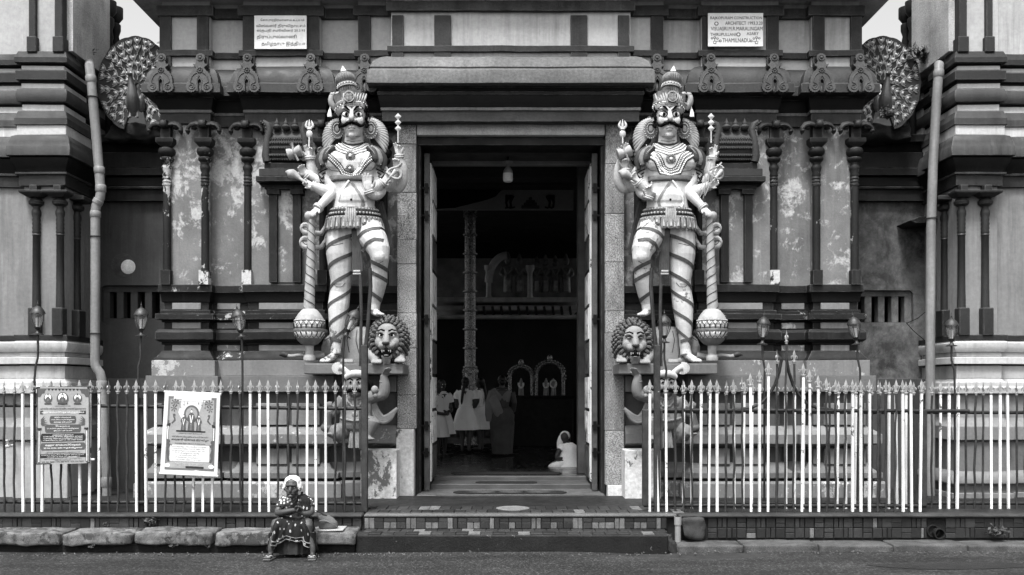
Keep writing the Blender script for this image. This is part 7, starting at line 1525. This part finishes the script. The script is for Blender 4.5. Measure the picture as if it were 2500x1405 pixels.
# first poster (Tamil letters typed in drawing order)
t, at, shape, text = board('festival_poster', [(91, 945), (219, 946), (220, 1131), (89, 1135)], -1.79, 'glossy Tamil festival poster with rounded dark text blocks on the railing', 'poster', mat('poster_gloss', .36, .2, 2.5, 0, .3, .04))
for r_ in (rect(0, 1, 0, .02), rect(0, 1, .985, 1), rect(0, .02, 0, 1), rect(.985, 1, 0, 1)): shape('border', r_, PDARK)
for s_ in (0, 1):
    m_ = (lambda pts: pts) if not s_ else (lambda pts: [(1 - u, v) for u, v in pts][::-1])
    shape('corner_ornament', m_([(.02, .02), (.2, .02), (.16, .05), (.15, .08), (.1, .09), (.07, .13), (.02, .13)]), PMID, .002)
    for k in range(6): shape('leaf', m_([(.08, .42 + k * .012), (.16 + .02 * k, .37 + k * .028), (.1, .44 + k * .012)]), PMID, .003)
    shape('pillar', m_(rect(.03, .075, .55, .98)), PMID, .002); shape('pillar_light', m_(rect(.045, .06, .57, .97)), PTXT, .003); shape('pillar_cap', m_(rect(.025, .1, .53, .555)), PDARK, .003)
for k in range(9): shape('bunting', [(.2 + k * .068, .02), (.268 + k * .068, .02), (.234 + k * .068, .05)], PDARK, .002)
for u, sc in ((.22, .085), (.5, .115), (.78, .085)):
    shape('picture_arch', disc(u, .15, sc, sc * .72, 20), PMID, .002); shape('picture_halo', disc(u, .135, sc * .72, sc * .5, 18), PTXT, .003); shape('picture_figure', [(u - sc * .6, .215), (u - sc * .5, .15), (u - sc * .25, .135), (u - sc * .2, .1), (u, .075), (u + sc * .2, .1), (u + sc * .25, .135), (u + sc * .5, .15), (u + sc * .6, .215)], PMID, .004); shape('picture_face', disc(u, .118, sc * .17, sc * .14, 10), PTXT, .005); shape('picture_garland', disc(u, .17, sc * .2, sc * .2, 10), PGREY, .005); shape('picture_base', rect(u - sc * .8, u + sc * .8, .21, .225), PDARK, .004)
text('மங்களகரமான', .5, .245, .012, .3, INK); text('அருள்மிகு ஸ்ரீ சிவசுப்பிரமணிய சுவாமி ேதவஸ்தானம்', .5, .283, .028, .86, INK)
shape('text_bar', rect(.07, .93, .308, .355), PDARK, .002); text('மஹா கும்பாபிேஷக விஞ்ஞாபனம்', .5, .332, .034, .8, PTXT, bold=.01)
for v, b, a, mm, lines in ((.425, .05, .25, PMID, ('கிரியாரம்பம்', '17.06.2026 புதன்கிழைம', 'காைல 6.00 மணி')), (.54, .052, .34, PMID, ('யாகாரம்பம்', '21.06.2026 ஞாயிற்றுக்கிழைம', 'இரவு 7.00 மணி')), (.655, .052, .42, PDARK, ('எண்ெணய்க்காப்பு', '22.06.2026 திங்கட்கிழைம முதல்', '23.06.2026 ெசவ்வாய்க்கிழைம 24.06.2026', 'புதன்கிழைம மதியம் 2.00 மணி வைர'))):
    shape('text_block', pill(.5, v, a, b), mm, .002); n = len(lines)
    for k, s_ in enumerate(lines): text(s_, .5, v + (k - (n - 1) / 2) * .029 * (3 / max(3, n)) * (1 if n < 4 else 1.05), .02, min(a * 1.75, .026 * len(s_)), PTXT, bold=.008)
shape('text_block', pill(.5, .772, .42, .048), PMID, .002); text('மஹா கும்பாபிேஷகம்', .5, .755, .034, .66, PTXT, bold=.012); text('25.06.2026 வியாழக்கிழைம', .5, .793, .026, .72, PTXT, bold=.012)
text('மதியம் அன்னதானம் வழங்கப்படும்.', .5, .85, .02, .66, INK); shape('text_bar', rect(.07, .93, .868, .918), PDARK, .002); text('உணவும் அன்பளிப்பும் வழங்க விரும்புேவார்', .5, .882, .016, .8, PTXT); text('ஆலயத்துடன் ெதாடர்பு ெகாள்ளவும்', .5, .905, .016, .64, PTXT); text('அன்புடன் அைழக்கும் ஆலய பரிபாலன சைப', .5, .933, .014, .7, INK); text('ெதாடர்புகளுக்கு', .5, .95, .012, .3, INK); text('075 523 8080 / 077 288 9075 / 076 235 9609', .5, .97, .016, .78, INK)
Geo().tube([W(88, 948, -1.77), W(222, 945, -1.77)], .012, 8).obj('top_rod', PDARK, t); Geo().tube([W(90, 1132, -1.77), W(231, 1122, -1.77)], .012, 8).obj('bottom_rod', PAPER, t)
# second poster
t, at, shape, text = board('festival_poster', [(403, 956), (538, 962), (531, 1161), (391, 1155)], -1.80, 'slanted white-bordered Tamil festival poster with three painted figures', 'poster', PAPER, bow=.004)
shape('print_field', rect(.075, .94, .055, .955), PGREY, .001); shape('print_field', rect(.11, .90, .085, .93), mat('poster_pale', .36, .12, 2, 0, .45, .02), .002)
for s_ in (0, 1):
    m_ = (lambda pts: pts) if not s_ else (lambda pts: [(1.01 - u, v) for u, v in pts][::-1])
    for k in range(7): a = k * .9; shape('leaf', m_([(.2, .13), (.2 + .07 * math.cos(a), .13 + .05 * math.sin(a) * .9), (.2 + .08 * math.cos(a + .35), .13 + .055 * math.sin(a + .35) * .9)]), PMID, .003)
    for k in range(6): a = k * 1.05; shape('leaf', m_([(.18, .2), (.18 + .055 * math.cos(a), .2 + .04 * math.sin(a)), (.18 + .06 * math.cos(a + .4), .2 + .045 * math.sin(a + .4))]), PMID, .003)
    shape('bird', m_([(.17, .27), (.21, .265), (.22, .285), (.2, .3), (.22, .32), (.225, .35), (.19, .375), (.17, .39), (.15, .38), (.18, .355), (.2, .335), (.18, .31)]), PMID, .003)
    shape('pillar', m_(rect(.08, .115, .35, .6)), PMID, .003); shape('pillar_light', m_(rect(.09, .105, .42, .58)), PTXT, .004); shape('pillar_cap', m_([(.07, .4), (.14, .38), (.13, .42), (.07, .43)]), PDARK, .004)
    shape('dancer', m_([(.11, .58), (.14, .585), (.15, .61), (.13, .63), (.19, .65), (.14, .67), (.13, .70), (.15, .75), (.14, .8), (.16, .85), (.12, .86), (.1, .8), (.09, .73), (.1, .67), (.09, .62)]), PMID, .004); shape('flower_base', m_(disc(.12, .9, .05, .025, 10)), PTXT, .004)
for k in range(13): shape('bunting', [(.27 + k * .037, .1 - .012 * math.sin(k / 12 * math.pi)), (.3 + k * .037, .1 - .012 * math.sin(k / 12 * math.pi)), (.285 + k * .037, .118 - .012 * math.sin(k / 12 * math.pi))], PTXT, .004)
for k, (u, v) in enumerate(((.3, .18), (.36, .15), (.42, .13), (.62, .13), (.68, .15), (.74, .18))): shape('pendant', rect(u, u + .004, .11, v), PMID, .004); shape('pendant', [(u - .012, v), (u + .016, v), (u + .002, v + .014)], PMID, .004)
shape('picture_arch', disc(.505, .26, .135, .105, 26), PMID, .003); shape('picture_arch', disc(.505, .26, .112, .088, 26), PGREY, .004); shape('picture_arch', disc(.505, .26, .1, .078, 26), mat('poster_pale', 0), .005)
for u, h, w_ in ((.505, .27, .075), (.37, .2, .055), (.64, .2, .055)):
    b = .465; shape('picture_figure', [(u - w_ * .8, b), (u - w_ * .6, b - h * .45), (u - w_, b - h * .55), (u - w_ * .6, b - h * .75), (u - w_ * .2, b - h * .8), (u - w_ * .2, b - h * .92), (u, b - h * 1.02), (u + w_ * .2, b - h * .92), (u + w_ * .2, b - h * .8), (u + w_ * .6, b - h * .75), (u + w_, b - h * .55), (u + w_ * .6, b - h * .45), (u + w_ * .8, b)], PMID, .006); shape('picture_garland', [(u - w_ * .45, b - h * .7), (u, b - h * .25), (u + w_ * .45, b - h * .7), (u + w_ * .25, b - h * .7), (u, b - h * .4), (u - w_ * .25, b - h * .7)], PTXT, .007); shape('picture_face', disc(u, b - h * .87, w_ * .2, h * .055, 10), PTXT, .007); shape('picture_cloth', [(u - w_ * .25, b), (u - w_ * .2, b - h * .35), (u + w_ * .2, b - h * .35), (u + w_ * .25, b)], PGREY, .007)
shape('picture_base', pill(.505, .475, .26, .008), INK, .005)
text('எல்லாம் வல்ல இைறவன்', .5, .503, .012, .42, INK); text('ஸ்ரீ சிவசுப்பிரமணிய சுவாமி ேகாவில்', .5, .545, .022, .64, INK); text('ைவகாசி விசாகத் திருவிழா', .5, .582, .036, .66, INK, bold=.012); text('24-05-2026 ெதாடக்கம் 31-05-2026 வைர', .5, .628, .02, .54, INK)
shape('text_box', rect(.155, .845, .648, .845), PTXT, .004)
for k, s_ in enumerate(('25-05-2026 திங்கட்கிழைம காைல 7.00 மணிக்கு கும்பாபிேஷகம்', '26-05-2026 ெசவ்வாய்க்கிழைம மாைல 5.00 மணிக்கு பூைச', '27-05-2026 புதன்கிழைம காைல 8.00 மணிக்கு விேசட பூைச', '28-05-2026 வியாழக்கிழைம காைல திருவிழா', '29-05-2026 ெவள்ளிக்கிழைம பூைச', '30-05-2026 சனிக்கிழைம மாைல அன்னதானம்', '31-05-2026 ஞாயிற்றுக்கிழைம மாைல 6.00 மணி')): text(s_, .5 - (.69 - .0115 * len(s_)) * .5 * .3, .664 + k * .0265, .013, min(.66, .0118 * len(s_)), INK, .006); shape('rule', rect(.155, .845, .676 + k * .0265, .6775 + k * .0265), PMID, .005)
for k in range(3): text(('அடியார்கள் அைனவரும் வருைக தந்து', 'இைறயருள் ெபற்று உய்யுமாறு', 'அன்புடன் அைழக்கின்ேறாம்')[k], .5, .868 + k * .013, .009, .5 - .06 * k, PTXT, .005)
shape('text_bar', pill(.6, .915, .16, .011), PDARK, .004)
for a, b in (((403, 956), (388, 944)), ((538, 962), (556, 948)), ((531, 1161), (541, 1168)), ((391, 1155), (380, 1152))): Geo().tube([W(a[0], a[1], -1.79), W(b[0], b[1], -1.74)], .002, 5).obj('tie', PGREY, t)
Geo().tube([W(401, 957, -1.795), W(540, 963, -1.795)], .013, 8).obj('top_rod', PAPER, t); Geo().tube([W(389, 1156, -1.795), W(533, 1163, -1.795)], .013, 8).obj('bottom_rod', PAPER, t)
# marble plaques in the frieze
MARB = mat('plaque_marble', .8, .1, 2, .1, .5, .05, fine=.06); INKG = mat('plaque_ink', .04, .4, 9, 0, .6, 0)
t, at, shape, text = board('stone_plaque', [(622, 40), (749, 40), (749, 121), (622, 121)], -.01, 'white stone plaque inscribed in Tamil in the upper frieze', 'plaque', MARB, .02, 0)
for s_, u, v, h, w_ in (('ேகாபுரநிர்மாணம் உபயம்', .54, .145, .1, .84), ('விஸ்வஸ்ரீ திருவிநாயகம்', .51, .32, .12, .94), ('ஸ்தபதி சமூவினர் 20.3.93', .51, .46, .11, .92), ('திருப்புல்லாணி', .43, .65, .14, .76), ('தமிழ்நாடு இந்தியா', .56, .86, .14, .84)): text(s_, u, v, h, w_, INKG, .003)
t, at, shape, text = board('stone_plaque', [(1728, 34), (1862, 34), (1862, 115), (1728, 115)], -.01, 'white stone plaque inscribed in English in the upper frieze', 'plaque', MARB, .02, 0)
for s_, u, v, h, w_ in (('RAJKOPURAM CONSTRUCTION', .51, .16, .11, .94), ('ARCHITECT 1993.3.20', .65, .305, .1, .68), ('VISUASRI.M.R.MARALINGAM', .52, .47, .11, .94), ('THIRUPULLANI', .27, .645, .09, .46), ('ASARY', .81, .62, .09, .22), ('THAMILNADU', .51, .82, .12, .5)): text(s_, u, v, h, w_, INKG, .003)
for u, v in ((.15, .32), (.55, .645)): shape('flower_mark', disc(u, v, .04, .06, 12), INKG, .002); shape('flower_mark', disc(u, v, .025, .04, 8), MARB, .003)
for s_ in (0, 1):
    m_ = (lambda q: q) if not s_ else (lambda q: [(1.0 - u, v) for u, v in q][::-1])
    for du, dv, r_ in ((.07, .76, .022), (.12, .74, .025), (.17, .77, .022), (.22, .84, .026)): shape('flower_mark', m_(disc(du, dv, r_, r_ * 1.5, 9)), INKG, .002); shape('flower_mark', m_(disc(du, dv, r_ * .5, r_ * .8, 7)), MARB, .003)
    shape('pot_mark', m_([(.09, .85), (.15, .85), (.145, .93), (.1, .93)]), INKG, .002); shape('pot_mark', m_([(.1, .86), (.14, .86), (.135, .915), (.105, .915)]), MARB, .003); shape('stem_mark', m_([(.115, .85), (.125, .85), (.125, .77), (.115, .77)]), INKG, .002); shape('stem_mark', m_([(.13, .85), (.14, .86), (.21, .85), (.2, .84)]), INKG, .002)

# ================================================================ small things
t = thing('water_tap', W(20, 1090, -.42), 'white water tap on the tower base behind the railing', 'tap'); S = Lp(1, -.45); c = W(20, 1090, -.45)
Geo().tube([c + Vector((0, .12, 0)), c], .018, 10).obj('stem', PAPER, t, 40); Geo().tube([c, c + Vector((-.02, -.03, .0)), c + Vector((-.03, -.04, -.05))], [.022, .02, .014], 10).obj('spout', PAPER, t, 40); Geo().tube([c + Vector((0, -.01, .02)), c + Vector((0, -.01, .07))], .011, 8).obj('valve', PAPER, t, 40); Geo().obox(c + Vector((0, -.01, .075)), Vector((.012, 0, 0)), Vector((0, .03, 0)), Vector((0, 0, .008))).obj('handle', PAPER, t)
LEAFM = mat('weed_leaf', .075, .4, 12, 0, .6, .2)
def weed(px, py, Y, n, size, label, seed, spread=1.0):
    rnd = random.Random(seed); b = W(px, py, Y); t = thing('weed', b, label, 'plant', 'weeds in the cracks'); lf = Geo(); st_ = Geo()
    for k in range(n):
        a = rnd.uniform(0, 2 * math.pi); r_ = rnd.uniform(.2, 1) * size * spread; h = rnd.uniform(.3, 1.0) * size; tip = b + Vector((math.cos(a) * r_, math.sin(a) * r_ * .6 - .01, h)); st_.tube([b, b.lerp(tip, .5) + Vector((0, 0, h * .2)), tip], .0025, 4)
        for q in range(4):
            d = Vector((rnd.uniform(-1, 1), rnd.uniform(-1, .2), rnd.uniform(-.5, .6))).normalized(); l = size * rnd.uniform(.22, .42); sd_ = d.orthogonal().normalized() * l * .3; m = b.lerp(tip, rnd.uniform(.5, 1)); lf.add([m, m + d * l * .5 + sd_, m + d * l, m + d * l * .5 - sd_], [(0, 1, 2, 3)])
    lf.obj('leaves', LEAFM, t); st_.obj('stems', LEAFM, t)
for args in ((1028 / 2.783, 1287, -1.93, 26, .11, 'leafy weed at the plinth foot below the slanted poster', 1), (258, 1288, -1.93, 9, .06, 'small weed at the plinth foot between the posters', 2), (421, 1338, -2.36, 8, .065, 'small spiky weed under the kerb stones', 3), (224, 1340, -2.36, 7, .05, 'tiny weed under the kerb joint below the first poster', 4), (508, 1340, -2.36, 6, .045, 'tiny weed beside the pale pebble under the kerb', 5),
             (2432, 1312, -1.97, 34, .13, 'bushy weed on the tiled plinth past the drain mouths', 6), (2265, 160, .5, 40, .3, 'leafy weed growing at the top of the straight rain pipe', 7), (2165, 292, .2, 30, .17, "weed growing at the peacock's feet", 8), (1625, 1318, -2.15, 14, .07, 'weed in the rubble at the step end', 9), (214, 146, .45, 10, .16, 'thin twigs at the top of the kinked rain pipe', 10)): weed(*args)
# crumbs and pebbles at the road edge: too many to count
rnd = random.Random(4); g = Geo()
for k in range(420):
    x = rnd.uniform(-5.6, 5.6); y = rnd.gauss(-2.42, .06) if x < 2 else rnd.gauss(-2.27, .05); r_ = rnd.uniform(.003, .011); q = Quaternion((rnd.random(), rnd.random(), rnd.random(), 1)).normalized(); g.ball((x, y, r_ * .3), (r_, r_ * 1.3, r_ * .7), 5, q)
tag(g.obj('road_grit', mat('grit', .16, .7, 30, 0, .9, .3)), 'scattered grit and litter crumbs along the road edge', 'grit', kind='stuff')
# twine hanging on the right guardian's arm
t = thing('twine', W(1745, 430, -.45), 'loose pale twine tangled on the arm of the guardian with raised forefinger', 'twine'); rnd = random.Random(9)
for k in range(7):
    x0 = 1722 + rnd.uniform(0, 28); pts = [(x0, 385 + rnd.uniform(-8, 10)), (x0 + rnd.uniform(-14, 4), 415), (x0 - 10 + rnd.uniform(-12, 8), 445), (x0 - 18 + rnd.uniform(-8, 8), 470 + rnd.uniform(0, 20))]
    Geo().tube([W(x, y, -.5 - .02 * k) for x, y in pts], .004, 5).obj('strand', ORNL, t, 50)
# thin cables on the right pipe and vent
t = thing('cable', W(2271, 700, .35), 'thin dark cable sagging from the vent to the straight rain pipe', 'cable')
for pts in ([(2213, 790), (2240, 778), (2262, 760), (2278, 728), (2283, 690)], [(2212, 788), (2230, 808), (2258, 832), (2290, 856)], [(2263, 560), (2268, 600), (2280, 630), (2283, 690)]): Geo().tube([W(x, y, .36) for x, y in pts], .005, 5).obj('wire', DEEP, t, 50)
t = thing('wall_shelf', W(2270, 545, .7), 'small dark ledge sticking out behind the straight rain pipe', 'shelf'); Geo().prism([(Xp(2218, .55), Zp(540, .55)), (Xp(2240, .55), Zp(531, .55)), (Xp(2325, .55), Zp(528, .55)), (Xp(2325, .55), Zp(541, .55)), (Xp(2232, .55), Zp(547, .55))], .5, .98).obj('slab', DARK, t, bevel=.006)
